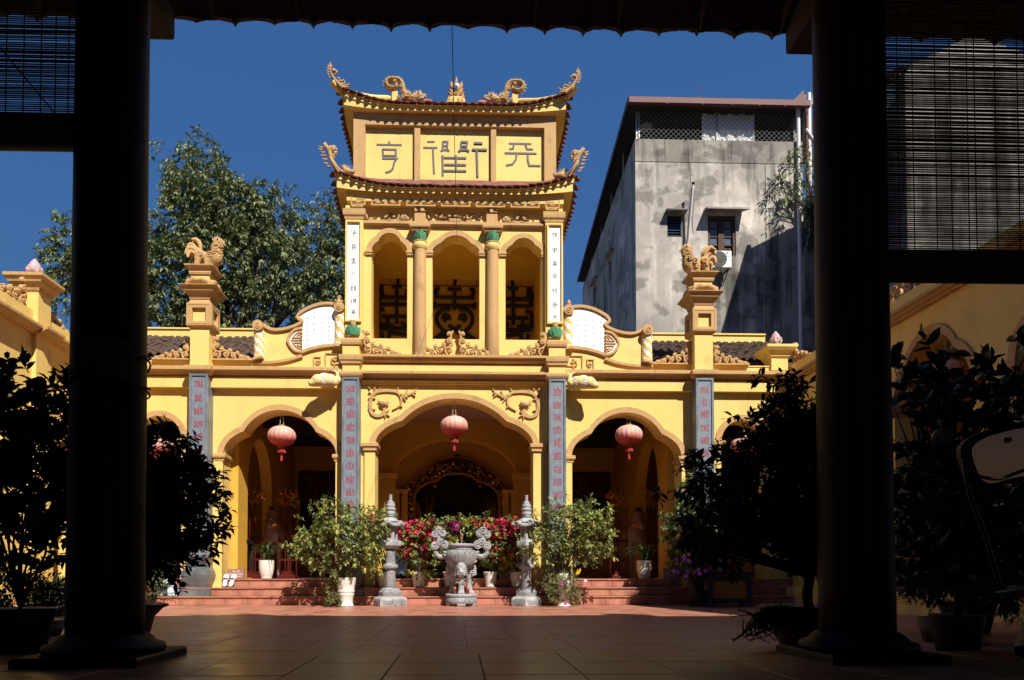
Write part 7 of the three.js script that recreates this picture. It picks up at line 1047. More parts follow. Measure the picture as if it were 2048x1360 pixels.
  mesh('notice_plate', T(g, 0.012, yN - 0.03, 0, 0, 0.25, 0.03), M.winFrame, L1);
  const ring = (y, tilt, lift) => TU(Array.from({ length: 33 }, (_, k) => { const a = k / 32 * 6.283; return [0.008 + Math.sin(a) * 0.216, y + tilt * Math.sin(a) + lift * Math.cos(a), Math.cos(a) * 0.216]; }), 0.006, 5, false);
  mesh('tie_wire', [ring(yN - 0.1, -0.05, -0.03), ring(yN - 0.02, 0.06, -0.06), ring(yN - 0.14, -0.03, 0.02), ring(yN - 0.08, 0.10, 0.0)], M.cord, L1);
  // blinds
  const blind = (name, label, x0, x1, y0, y1, rollY0, cords) => {
    const t = thing(name, label, 'blind', [(x0 + x1) / 2, 0, PZ]), w = (x1 - x0) / 2, n = Math.round((y1 - y0) / 0.0131), rr = rng(Math.round(w * 1000)), gs = [0, 1, 2].map((i) => done(TU([[-w, 0, 0], [-w * 0.4, (i - 1) * 0.0012, 0], [w * 0.3, (1 - i) * 0.001, 0], [w, 0, 0]], 0.0043 + 0.0005 * i, 5)));
    for (let k = 0; k < n; k++) { const q = mesh('slat', gs[Math.floor(rr() * 3)], M.bamboo, t); q.position.set(0, y0 + (k + 0.5) / n * (y1 - y0) + (rr() - 0.5) * 0.0016, (rr() - 0.5) * 0.004); q.rotation.z = (rr() - 0.5) * 0.0022; }
    mesh('rolled_bundle', [TU([[-w, (rollY0 + y0) / 2, 0.02], [w, (rollY0 + y0) / 2 + 0.005, 0.02]], (y0 - rollY0) / 2, 16)], M.bamboo, t);
    for (const f of cords) mesh('cord', TU([[-w + 2 * w * f, y0, 0.006], [-w + 2 * w * f, y1, 0.006]], 0.0035, 4), M.cord, t);
    mesh('pull_cord', [TU([[w * 0.2, y1, 0.03], [w * 0.85, y0, 0.05]], 0.004, 4), TU([[-w * 0.1, y1, 0.03], [w * 0.3, y0, 0.05]], 0.004, 4)], M.cord, t);
    return t;
  };
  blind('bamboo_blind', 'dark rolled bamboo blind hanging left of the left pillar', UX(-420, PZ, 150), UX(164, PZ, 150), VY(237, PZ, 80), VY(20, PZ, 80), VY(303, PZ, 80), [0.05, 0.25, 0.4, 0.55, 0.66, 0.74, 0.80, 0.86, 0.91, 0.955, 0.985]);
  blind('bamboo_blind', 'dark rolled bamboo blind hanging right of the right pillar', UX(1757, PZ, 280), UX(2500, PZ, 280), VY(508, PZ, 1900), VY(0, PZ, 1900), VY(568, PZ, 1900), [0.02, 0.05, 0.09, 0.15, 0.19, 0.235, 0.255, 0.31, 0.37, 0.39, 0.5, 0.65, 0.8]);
  const cb = thing('hanging_cable', 'thin black cable running from the pavilion eave to the tower arch', 'cable', [0, 0, 0]);
  const a = at(904, 50, -4.93), b = at(914, 484, MID + 0.05); mesh('cable', TU(Array.from({ length: 20 }, (_, k) => { const t = k / 19; return [a[0] + (b[0] - a[0]) * t, a[1] + (b[1] - a[1]) * t - 0.25 * Math.sin(t * Math.PI) * (0.2), a[2] + (b[2] - a[2]) * t]; }), 0.0038, 5), M.cord, cb);
}
// ------------------------------------------------------------------ lanterns hung in the arches
{
  const lmap = print(512, 256, (g, W, Hh) => {
    const n = rng(12); const gr = g.createLinearGradient(0, 0, 0, Hh); gr.addColorStop(0, '#ecc0b8'); gr.addColorStop(0.5, '#e2a29c'); gr.addColorStop(0.74, '#d2565c'); gr.addColorStop(1, '#c52a34'); g.fillStyle = gr; g.fillRect(0, 0, W, Hh);
    for (let k = 0; k < 8; k++) for (let i = 0; i < 120; i++) { const x = (k + 0.5) * 64 + (n() - 0.5) * 46 * (1 - n() * 0.3), y = Hh * (0.14 + 0.5 * n()), e = Math.hypot((x - (k + 0.5) * 64) / 26, (y - Hh * 0.4) / (Hh * 0.27)); if (e > 1) continue; g.fillStyle = `rgba(${240},${222 - n() * 50},${185 - n() * 70},${0.45 + n() * 0.45})`; g.beginPath(); g.ellipse(x, y, 1.5 + n() * 3.5, 1 + n() * 2, n() * 3, 0, 7); g.fill(); }
    g.strokeStyle = 'rgba(150,40,44,0.55)'; for (let k = 0; k < 16; k++) { g.lineWidth = 1.5; g.beginPath(); g.moveTo(k * 32, 0); g.lineTo(k * 32, Hh); g.stroke(); }
  });
  const silk = new THREE.MeshPhysicalMaterial({ map: lmap, roughness: 0.55, sheen: 1, sheenColor: new THREE.Color(0.9, 0.55, 0.5), sheenRoughness: 0.4, transmission: 0.12, thickness: 0, side: THREE.DoubleSide });
  const build = (label, pos) => {
    const t = thing('red_lantern', label, 'lantern', pos, 0, 'red paper lanterns hanging in the arches');
    const R = 0.262, hh = 0.185, P = [], UV = [], I = [], nu = 96, nv = 20;
    for (let j = 0; j <= nv; j++) for (let i = 0; i <= nu; i++) { const v = j / nv, a = Math.PI * (0.06 + 0.88 * v), u = i / nu * 2 * Math.PI, rib = 1 - 0.045 * Math.pow(Math.abs(Math.sin(u * 8)), 0.6) * 0 + 0.035 * (Math.abs(Math.sin(u * 8)) - 0.6), r = R * Math.pow(Math.sin(a), 0.82) * rib; P.push(Math.sin(u) * r, Math.cos(a) * hh * 1.02, Math.cos(u) * r); UV.push(i / nu, 1 - v); }
    for (let j = 0; j < nv; j++) for (let i = 0; i < nu; i++) { const a = j * (nu + 1) + i; I.push(a, a + nu + 1, a + 1, a + 1, a + nu + 1, a + nu + 2); }
    const g = new THREE.BufferGeometry(); g.setAttribute('position', new THREE.Float32BufferAttribute(P, 3)); g.setAttribute('uv', new THREE.Float32BufferAttribute(UV, 2)); g.setIndex(I); g.computeVertexNormals();
    mesh('shade', g, silk, t, true);
    mesh('top_cap', LT([[0.001, 0.21], [0.06, 0.21], [0.075, 0.18], [0.001, 0.17]], 18), M.gold, t); mesh('bottom_cap', LT([[0.001, -0.17], [0.075, -0.18], [0.075, -0.215], [0.06, -0.225], [0.001, -0.225]], 18), M.gold, t);
    const n = rng(4), fr = []; for (let k = 0; k < 34; k++) { const a = k / 34 * 6.283; fr.push(TU([[Math.cos(a) * 0.066, -0.22, Math.sin(a) * 0.066], [Math.cos(a) * (0.072 + n() * 0.01), -0.32 - n() * 0.015, Math.sin(a) * (0.072 + n() * 0.01)]], 0.006, 4)); }
    mesh('fringe', fr, M.red, t);
    mesh('tassel', [TU([[0, -0.2, 0], [0, -0.36, 0]], 0.006, 4), SP(0, -0.36, 0, 0.022), T(LT([[0.001, -0.36], [0.02, -0.37], [0.03, -0.48], [0.001, -0.48]], 10))], M.red, t);
    mesh('hanging_cord', [TU([[-0.035, 0.2, 0], [-0.012, 0.48, 0]], 0.005, 4), TU([[0.035, 0.2, 0], [0.012, 0.48, 0]], 0.005, 4), T(new THREE.TorusGeometry(0.02, 0.004, 5, 12), 0, 0.49, 0)], M.palecord, t);
    return t;
  };
  const lz = -13.12, p = (px, py, z = lz) => { const a = at(px, py, z); return [a[0], a[1], z]; };
  const l0 = build('red lantern with gold print hanging in the tall middle arch', p(908.5, 852));
  const again = (label, pos, turn, k = 1) => copyOf(l0, label, pos, turn, k);
  again('red lantern with gold print hanging in the arch left of the middle', p(563.5, 872), 0.4); again('red lantern with gold print hanging in the arch right of the middle', p(1257.5, 870), -0.5);
  again('red lantern in the rightmost front arch behind the dark tree', p(1489, 893), 0.9); again('red lantern in the leftmost front arch behind the dark tree', p(318, 893), 1.2);
  again('red lantern in the arch of the right range, behind the citrus leaves', [RX + 0.17, VY(745, -8.95, 1850), -8.98], 0.2, 0.9);
}
// ------------------------------------------------------------------ stone lanterns
{
  const z = -12.08, k = 12.08 / 1365 / 5.23, Y = (v) => (1263 - v) * k, R = (v) => v * k, hex = (prof, a0 = Math.PI / 6) => LT(prof.map(([r, v]) => [Math.max(0.001, R(r)), Y(v)]), 6, a0, true), rnd = (prof, n = 28) => LT(prof.map(([r, v]) => [Math.max(0.001, R(r)), Y(v)]), n);
  const x = at(740 + 212 / 5.23, 1200, z)[0];
  const t = thing('stone_lantern', 'grey stone garden lantern left of the carved incense burner', 'stone lantern', [x, 0, z], 0);
  mesh('base', [hex([[0, 1263], [172, 1263], [174, 1258], [174, 1190], [168, 1182], [150, 1168], [122, 1162], [0, 1162]])], M.granite, t);
  for (let q = 0; q < 6; q++) mesh('base_panel', T(CB(-R(58), R(58), Y(1245), Y(1200), -0.02, 0.004, 0.004), Math.sin(q * Math.PI / 3) * R(174) * 0.866, 0, Math.cos(q * Math.PI / 3) * R(174) * 0.866, 0, q * Math.PI / 3), M.graniteCarved, t);
  mesh('foot', [hex([[0, 1165], [120, 1165], [120, 1120], [116, 1110], [96, 1085], [62, 1070], [58, 1064], [0, 1064]])], M.graniteCarved, t);
  mesh('shaft', rnd([[0, 1068], [60, 1066], [54, 1060], [52, 890], [50, 882], [64, 878], [78, 868], [80, 850], [72, 832], [56, 824], [52, 815], [50, 690], [54, 672], [0, 670]]), M.graniteCarved, t);
  mesh('platform', hex([[0, 672], [54, 670], [86, 655], [106, 640], [112, 636], [112, 590], [108, 584], [0, 584]]), M.granite, t);
  // fire house with an opening on every side
  const fh = []; for (let q = 0; q < 6; q++) { const a = R(74) * 0.866, hw = R(74) / 2; const g = EX([[-hw, Y(588)], [hw, Y(588)], [hw, Y(432)], [-hw, Y(432)]], a - R(14), a, [[[-R(15), Y(558)], [R(15), Y(558)], [R(15), Y(480)], [R(12), Y(468)], [-R(12), Y(468)], [-R(15), Y(480)]]]); g.rotateY(q * Math.PI / 3); fh.push(g); }
  mesh('fire_house', fh, M.granite, t);
  // hexagonal roof with upturned corners
  { const P = [], Qd = [], rings = [[52, 342, 0], [66, 352, 0], [92, 375, 2], [122, 400, 8], [144, 412, 26], [150, 420, 30], [148, 436, 26], [120, 436, 4], [66, 432, 0]], n = 36; rings.forEach(([r, v, up]) => { for (let i = 0; i < n; i++) { const a = i / n * 2 * Math.PI, c = Math.abs(((a / (Math.PI / 3)) % 1) - 0.5) * 2, hexr = Math.cos(Math.PI / 6) / Math.cos(((a % (Math.PI / 3)) + Math.PI / 3) % (Math.PI / 3) - Math.PI / 6); P.push([Math.sin(a + 0) * R(r) * hexr * (1 + 0.05 * Math.pow(c, 3)), Y(v) + R(up) * Math.pow(c, 3), Math.cos(a + 0) * R(r) * hexr * (1 + 0.05 * Math.pow(c, 3))]); } }); for (let j = 0; j < rings.length - 1; j++) for (let i = 0; i < n; i++) { const a = j * n + i, b = j * n + (i + 1) % n; Qd.push([a, b, b + n, a + n]); } mesh('roof', quads(P, Qd), M.granite, t);
    const kn = []; for (let q = 0; q < 6; q++) { const a = q * Math.PI / 3; kn.push(SP(Math.sin(a) * R(148), Y(405), Math.cos(a) * R(148), R(15), 1, 1.2, 1, 8)); } mesh('roof_corner', kn, M.granite, t);
    const pt = []; for (let q = 0; q < 6; q++) for (const w of [-1, 1]) { const a = q * Math.PI / 3 + Math.PI / 6; pt.push(T(new THREE.SphereGeometry(R(26), 10, 7), Math.sin(a + w * 0.2) * R(100), Y(388), Math.cos(a + w * 0.2) * R(100), 0, 0, 0, 1, 0.5, 1)); } mesh('roof_petal', pt, M.granite, t); }
  mesh('finial', [rnd([[0, 345], [46, 345], [42, 320], [44, 312], [50, 308], [52, 290], [50, 278], [44, 270], [56, 266], [57, 250], [52, 244], [40, 240], [46, 230], [50, 218], [46, 204], [34, 196], [40, 188], [34, 178], [22, 168], [17, 160], [16, 110], [19, 106], [18, 102], [0, 101]])], M.granite, t);
  copyOf(t, 'grey stone garden lantern right of the carved incense burner, half behind the green shrub', [at(740 + 1640 / 5.23, 1200, z)[0], 0, z - 0.02], 0.35);
}
// ------------------------------------------------------------------ carved stone incense burner
{
  const z = -12.1, k = 12.1 / 1365 / 5.23, Y = (v) => (1258 - v) * k, R = (v) => Math.max(0.001, v * k), x = at(740 + 953 / 5.23, 1200, z)[0];
  const t = thing('incense_burner', 'carved grey stone incense burner on three lion legs with cloud handles', 'incense burner', [x, 0, z]);
  const lt = (p, m = 40) => LT(p.map(([r, v]) => [R(r), Y(v)]), m);
  mesh('drum_base', lt([[0, 1240], [150, 1240], [162, 1225], [166, 1200], [160, 1175], [150, 1162], [0, 1162]]), M.graniteCarved, t);
  mesh('base_top', lt([[0, 1164], [158, 1164], [164, 1156], [164, 1140], [158, 1132], [0, 1132]]), M.granite, t);
  for (let q = 0; q < 5; q++) mesh('base_foot', T(CB(-R(42), R(42), 0, Y(1214), -0.05, 0.05, 0.012), Math.sin(q * 1.2566) * R(128), 0, Math.cos(q * 1.2566) * R(128), 0, q * 1.2566), M.granite, t);
  mesh('bowl', lt([[0, 900], [40, 890], [90, 868], [130, 835], [158, 790], [172, 745], [170, 715], [160, 690], [140, 680], [130, 676], [0, 676]], 56), M.graniteCarved, t);
  mesh('neck', lt([[0, 680], [128, 680], [118, 665], [116, 650], [122, 645], [134, 640], [138, 628], [136, 614], [126, 611], [118, 614], [112, 635], [0, 640]], 48), M.granite, t);
  mesh('ash', T(new THREE.CylinderGeometry(R(114), R(114), 0.01, 30), 0, Y(630), 0), M.soil, t);
  // lion-faced legs
  const leg = (a) => { const b = blob([[[0, Y(850), R(130)], [0, Y(900), R(120)], 0.078, 0.085], [[0, Y(900), R(122)], [0, Y(960), R(100)], 0.08, 0.05], [[0, Y(960), R(98)], [0, Y(1060), R(96)], 0.05, 0.045], [[0, Y(1060), R(96)], [0, Y(1118), R(112)], 0.048, 0.055], [[-0.03, Y(1122), R(128)], [0.03, Y(1122), R(128)], 0.03, 0.03], [[0, Y(880), R(165)], [0, Y(905), R(168)], 0.028, 0.034], [[-0.045, Y(865), R(152)], [-0.03, Y(850), R(150)], 0.026, 0.02], [[0.045, Y(865), R(152)], [0.03, Y(850), R(150)], 0.026, 0.02], [[-0.05, Y(930), R(145)], [0.05, Y(930), R(145)], 0.03, 0.03]], 0.011, 0.008); b.rotateY(a); return b; };
  const lg = (a) => { const m = mesh('lion_leg', leg(a), M.granite, t); const det = []; for (const s of [-1, 1]) { det.push(SP(s * 0.036, Y(868), R(168), 0.017)); for (let q = 0; q < 5; q++) det.push(T(new THREE.SphereGeometry(0.022, 8, 6), s * (0.075 + 0.006 * q), Y(850 + q * 22), R(128 - q * 5), 0, 0, 0, 1, 0.8, 1.2)); det.push(RB(spiral(s * 0.03, Y(1020), 0.028, 0.008, 0, 1.2 * s), 0.012, R(128) - 0.012, R(128) + 0.006, false, 0.003)); } det.push(RB([[-0.05, Y(925)], [0, Y(932)], [0.05, Y(925)]], 0.014, R(168), R(178), false, 0.003)); mesh('lion_face', det.map((g) => { const q = g.clone(); q.rotateY(a); return q; }), M.granite, m); };
  for (const a of [0, 2.1, -2.1]) lg(a);
  for (const s of [-1, 1]) {                                      // cloud handles
    const hx = (v) => s * v * k, G = [];
    G.push(TU(cr([[hx(150), Y(735), 0], [hx(225), Y(745), 0], [hx(262), Y(715), 0], [hx(270), Y(670), 0], [hx(230), Y(625), 0]], 6), (q) => 0.05 * (1 - 0.35 * q) + 0.002, 10));
    const cloud = (cx, cy, lobes) => { for (const [dx, dy, r] of lobes) { G.push(T(new THREE.CylinderGeometry(R(r), R(r), 0.11, 22), hx(cx + dx), Y(cy + dy), 0, Math.PI / 2)); for (const zz of [1]) G.push(RB(spiral(hx(cx + dx), Y(cy + dy), R(r * 0.82), R(r * 0.14), 0.6 * s, 1.5 * s, 18), R(13), 0.053, 0.068, false, 0.004)); } };
    cloud(225, 610, [[-50, 8, 46], [46, 22, 44], [-10, -14, 44]]); cloud(232, 490, [[40, 22, 40], [-38, 10, 40], [-2, -14, 46]]);
    G.push(EX([[hx(196), Y(590)], [hx(256), Y(590)], [hx(250), Y(555)], [hx(258), Y(520)], [hx(206), Y(520)], [hx(212), Y(555)]], -0.05, 0.05, [], 0.01));
    G.push(...[0, 1, 2, 3].map((q) => T(new THREE.SphereGeometry(R(24), 9, 6), hx(160 - q * 2 + (q > 1 ? -18 : 0)), Y(705 + q * 32), 0.07, 0, 0, 0.4 * s, 1.4, 0.7, 0.8)));
    mesh('cloud_handle', G, M.granite, t);
  }
  const inc = thing('incense_stick', 'thin red incense sticks standing in the stone burner', 'incense', [x, Y(630), z]);
  const n = rng(9); mesh('sticks', Array.from({ length: 7 }, () => TU([[0.01 * (n() - 0.5), 0, 0], [0.07 * (n() - 0.5), 0.16 + 0.1 * n(), 0.04 * (n() - 0.5)]], 0.004, 5)), M.tongue, inc);
  mesh('curled_ash', [TU(Array.from({ length: 12 }, (_, q) => [0.02 + 0.035 * Math.cos(q * 0.5), 0.24 + 0.045 * Math.sin(q * 0.5), 0]), 0.004, 4), TU([[0.005, 0, 0.02], [0.02, 0.22, 0.02]], 0.004, 4)], M.palecord, inc);
  const cg = (px, label) => { const c = thing('candle_glass', label, 'candle glass', [at(px, 1180, z + 0.16)[0], Y(1132), z + 0.16], 0); mesh('glass', LT([[0.001, 0], [0.026, 0], [0.028, 0.05], [0.022, 0.075], [0.026, 0.09], [0.001, 0.085]], 16), M.redGlass, c); mesh('cap', LT([[0.001, 0.09], [0.024, 0.09], [0.024, 0.115], [0.001, 0.116]], 14), M.amber, c); return c; };
  cg(740 + 886 / 5.23, 'small dark red candle glass on the burner base, left of its front leg'); cg(740 + 1023 / 5.23, 'small dark red candle glass on the burner base, right of its front leg');
}
// ------------------------------------------------------------------ pots, plants and small things
const CR = [[0.66, 0.02, 0.10], [0.56, 0.018, 0.11], [0.72, 0.05, 0.12]], MG = [[0.56, 0.03, 0.36], [0.64, 0.07, 0.42]];
function blossoms(blobs, n, cols, len, seed) { return foliage({ blobs, n, per: 9, len, wid: 0.9, twig: len * 1.2, cols, shell: 0.25, lift: 0.5, seed, twigs: false }).leaf; }
const pk = (z) => -z / FOC;
{ // bougainvillea in white ribbed pots on the second step
  const z = -12.86, y2 = FLOOR * 2 / 3, pot = (t) => { mesh('pot', LT([[0.001, 0], [0.095, 0], [0.10, 0.025], [0.092, 0.035], [0.097, 0.05], [0.125, 0.25], [0.137, 0.262], [0.140, 0.29], [0.128, 0.295], [0.12, 0.27], [0.001, 0.26]], 26), M.ceramic, t); mesh('soil', T(new THREE.CylinderGeometry(0.12, 0.12, 0.01, 20), 0, 0.265, 0), M.soil, t); };
  const plant = (px, label, bl, fl, magenta, seed, potPx) => {
    const x = UX(potPx ?? px, z, 1150), t = thing('bougainvillea', label, 'potted bougainvillea', [x, y2, z]); pot(t);
    const L_ = (b, w) => b.map(([bx, by, rx, ry]) => { const q = at(bx, by, z + 0.05); return [q[0] - x, q[1] - y2, 0.05, rx * pk(z), ry * pk(z), Math.min(rx, 24) * pk(z) * 0.9]; });
    const f = foliage({ blobs: L_(bl), n: 150, per: 10, len: 0.07, wid: 0.55, twig: 0.12, cols: [[0.30, 0.36, 0.06], [0.20, 0.28, 0.05], [0.40, 0.42, 0.08], [0.12, 0.19, 0.04]], droop: 0.2, shell: 0.5, seed, tw: 0.004 });
    mesh('foliage', f.leaf, M.leafLit, t); mesh('stems', [f.twig, stems([0, 0.26, 0], f.ends, 7, 0.008, seed)], M.bark, t);
    mesh('blossom', blossoms(L_(fl), magenta ? 90 : 210, magenta ? MG : CR, 0.055, seed + 5), M.petal, t);
  };
  plant(837, 'crimson bougainvillea in white pot between left stone lantern and burner', [[835, 1095, 40, 40], [845, 1140, 28, 20], [815, 1080, 30, 30], [860, 1060, 26, 22]], [[820, 1062, 34, 16], [850, 1080, 20, 18], [812, 1092, 20, 22], [857, 1058, 20, 12]], false, 101);
  plant(981, 'crimson bougainvillea in white pot just right of the burner', [[985, 1085, 34, 40], [970, 1060, 30, 24], [995, 1120, 26, 26]], [[985, 1060, 28, 14], [995, 1090, 18, 24], [958, 1054, 20, 10]], false, 102);
  plant(1033, 'crimson bougainvillea in white pot beside the right stone lantern', [[1025, 1090, 32, 44], [1040, 1060, 26, 24]], [[1018, 1062, 26, 16], [1026, 1088, 22, 22], [1040, 1052, 22, 10]], false, 103);
  plant(905, 'magenta bougainvillea directly behind the stone burner', [[910, 1062, 38, 22], [895, 1085, 26, 20], [940, 1065, 26, 22], [905, 1045, 28, 8]], [[903, 1058, 16, 12], [895, 1078, 10, 8], [925, 1062, 10, 6]], true, 104, 900);
  plant(768, 'crimson bougainvillea in white pot half hidden behind left stone lantern', [[778, 1080, 30, 44], [752, 1060, 24, 34]], [[778, 1070, 20, 22], [745, 1042, 12, 8], [752, 1075, 12, 16]], false, 105);
}
{ // two tall shrubs in white pots before the inner pillars
  const z = -11.85, x = UX(692, z, 1180), t = thing('potted_shrub', 'broad green shrub in two-part white pot left of the stone lantern', 'potted shrub', [x, 0, z]);
  mesh('pot', LT([[0.001, 0], [0.135, 0], [0.137, 0.02], [0.12, 0.05], [0.115, 0.1], [0.125, 0.17], [0.142, 0.205], [0.147, 0.225], [0.13, 0.235], [0.15, 0.25], [0.152, 0.275], [0.142, 0.285], [0.155, 0.35], [0.172, 0.47], [0.178, 0.50], [0.165, 0.50], [0.001, 0.47]], 36), M.ceramic, t);
  const LB = (z0, x0, l) => l.map(([bx, by, rx, ry, dz = 0]) => { const q = at(bx, by, z0); return [q[0] - x0, q[1], dz, rx * pk(z0), ry * pk(z0), Math.min(rx, ry, 45) * pk(z0)]; });
  const f = foliage({ blobs: LB(z, x, [[675, 1095, 78, 48], [620, 1085, 42, 28], [680, 1050, 50, 34], [660, 1025, 34, 26], [730, 1060, 40, 40], [735, 1110, 36, 36], [640, 1048, 32, 14], [665, 1003, 12, 12], [690, 1135, 60, 20], [748, 1035, 10, 14]]), n: 520, per: 9, len: 0.088, wid: 0.42, twig: 0.14, cols: [[0.27, 0.31, 0.06], [0.20, 0.25, 0.05], [0.35, 0.37, 0.09], [0.15, 0.20, 0.045]], droop: 0.3, lift: 0.5, shell: 0.55, seed: 51, tw: 0.004, odd: [0.35, 0.25, 0.02], oddShare: 0.015 });
  mesh('foliage', f.leaf, M.leafLit, t); mesh('stems', [f.twig, stems([0, 0.46, 0], f.ends, 9, 0.011, 6)], M.bark, t);
  const v = thing('trailing_plant', 'trailing fine-leaved plant hanging beside the left white pot', 'plant', [UX(668, z + 0.1, 1200), 0, z + 0.08]);
  const fv = foliage({ blobs: [[0.0, 0.12, 0, 0.10, 0.13, 0.08], [-0.02, 0.32, 0, 0.08, 0.16, 0.07], [0.06, 0.48, 0, 0.07, 0.12, 0.06]], n: 260, per: 8, len: 0.034, wid: 0.4, twig: 0.07, cols: [[0.26, 0.28, 0.08], [0.18, 0.22, 0.06]], droop: 0.5, shell: 0.7, seed: 52, tw: 0.002 }); mesh('foliage', fv.leaf, M.leafLit, v); mesh('stems', fv.twig, M.bark, v);
  const x2 = UX(1128, z, 1180), t2 = thing('potted_shrub', 'airy green shrub in tall white vase right of the stone lantern', 'potted shrub', [x2, 0, z]);
  mesh('pot', LT([[0.001, 0], [0.125, 0], [0.13, 0.015], [0.10, 0.05], [0.075, 0.12], [0.085, 0.2], [0.125, 0.32], [0.15, 0.46], [0.16, 0.56], [0.15, 0.57], [0.001, 0.54]], 36), M.ceramic, t2);
  const f2 = foliage({ blobs: LB(z, x2, [[1160, 1075, 62, 50], [1180, 1040, 42, 30], [1125, 1060, 48, 44], [1160, 1010, 26, 18], [1128, 1000, 14, 12], [1095, 1095, 40, 40], [1195, 1090, 32, 32], [1080, 1055, 14, 20], [1150, 1120, 60, 22], [1205, 1022, 18, 14]]), n: 400, per: 9, len: 0.085, wid: 0.44, twig: 0.15, cols: [[0.26, 0.30, 0.06], [0.19, 0.23, 0.05], [0.33, 0.36, 0.09], [0.14, 0.19, 0.045]], droop: 0.3, lift: 0.5, shell: 0.55, seed: 53, tw: 0.004 });
  mesh('foliage', f2.leaf, M.leafLit, t2); mesh('stems', [f2.twig, stems([0, 0.52, 0], f2.ends, 7, 0.011, 7)], M.bark, t2);
  const rl = [], q1 = at(1152, 1143, z + 0.12); mesh('yellow_leaf', T(EX(cr([[0, 0], [0.045, 0.04], [0.04, 0.09], [0, 0.13], [-0.03, 0.08], [-0.03, 0.03]], 2, true), -0.002, 0.002), q1[0] - x2, q1[1] - 0.05, 0.12, 0.3, 0.3, -0.7), std({ color: L(0.75, 0.52, 0.02), roughness: 0.6, side: THREE.DoubleSide }), t2);
  const v2 = thing('trailing_plant', 'mossy trailing plant with magenta blooms hanging round the right white vase', 'plant', [x2, 0, z + 0.06]);
  const fw = foliage({ blobs: [[-0.17, 0.40, 0.02, 0.17, 0.17, 0.1], [0.10, 0.42, 0.02, 0.15, 0.2, 0.1], [-0.1, 0.22, 0.04, 0.14, 0.14, 0.08], [0.16, 0.2, 0.03, 0.08, 0.18, 0.07]], n: 420, per: 8, len: 0.038, wid: 0.35, twig: 0.08, cols: [[0.24, 0.27, 0.09], [0.17, 0.21, 0.07], [0.29, 0.27, 0.10]], droop: 0.5, shell: 0.6, seed: 54, tw: 0.002 }); mesh('foliage', fw.leaf, M.leafLit, v2); mesh('stems', fw.twig, M.bark, v2);
  const bl = (dx, y, dz) => Array.from({ length: 5 }, (_, k) => T(new THREE.SphereGeometry(0.017, 8, 5), dx + Math.cos(k * 1.2566) * 0.015, y + Math.sin(k * 1.2566) * 0.015, dz, 0, 0, 0, 1, 1, 0.4)); for (const [px, py] of [[1123.5, 1168], [1131, 1207], [1171, 1162]]) { const q = at(px, py, z + 0.2); mesh('bloom', bl(q[0] - x2, q[1], 0.14), std({ color: py < 1165 ? L(0.7, 0.5, 0.6) : L(0.62, 0.03, 0.42) }), v2); }
}
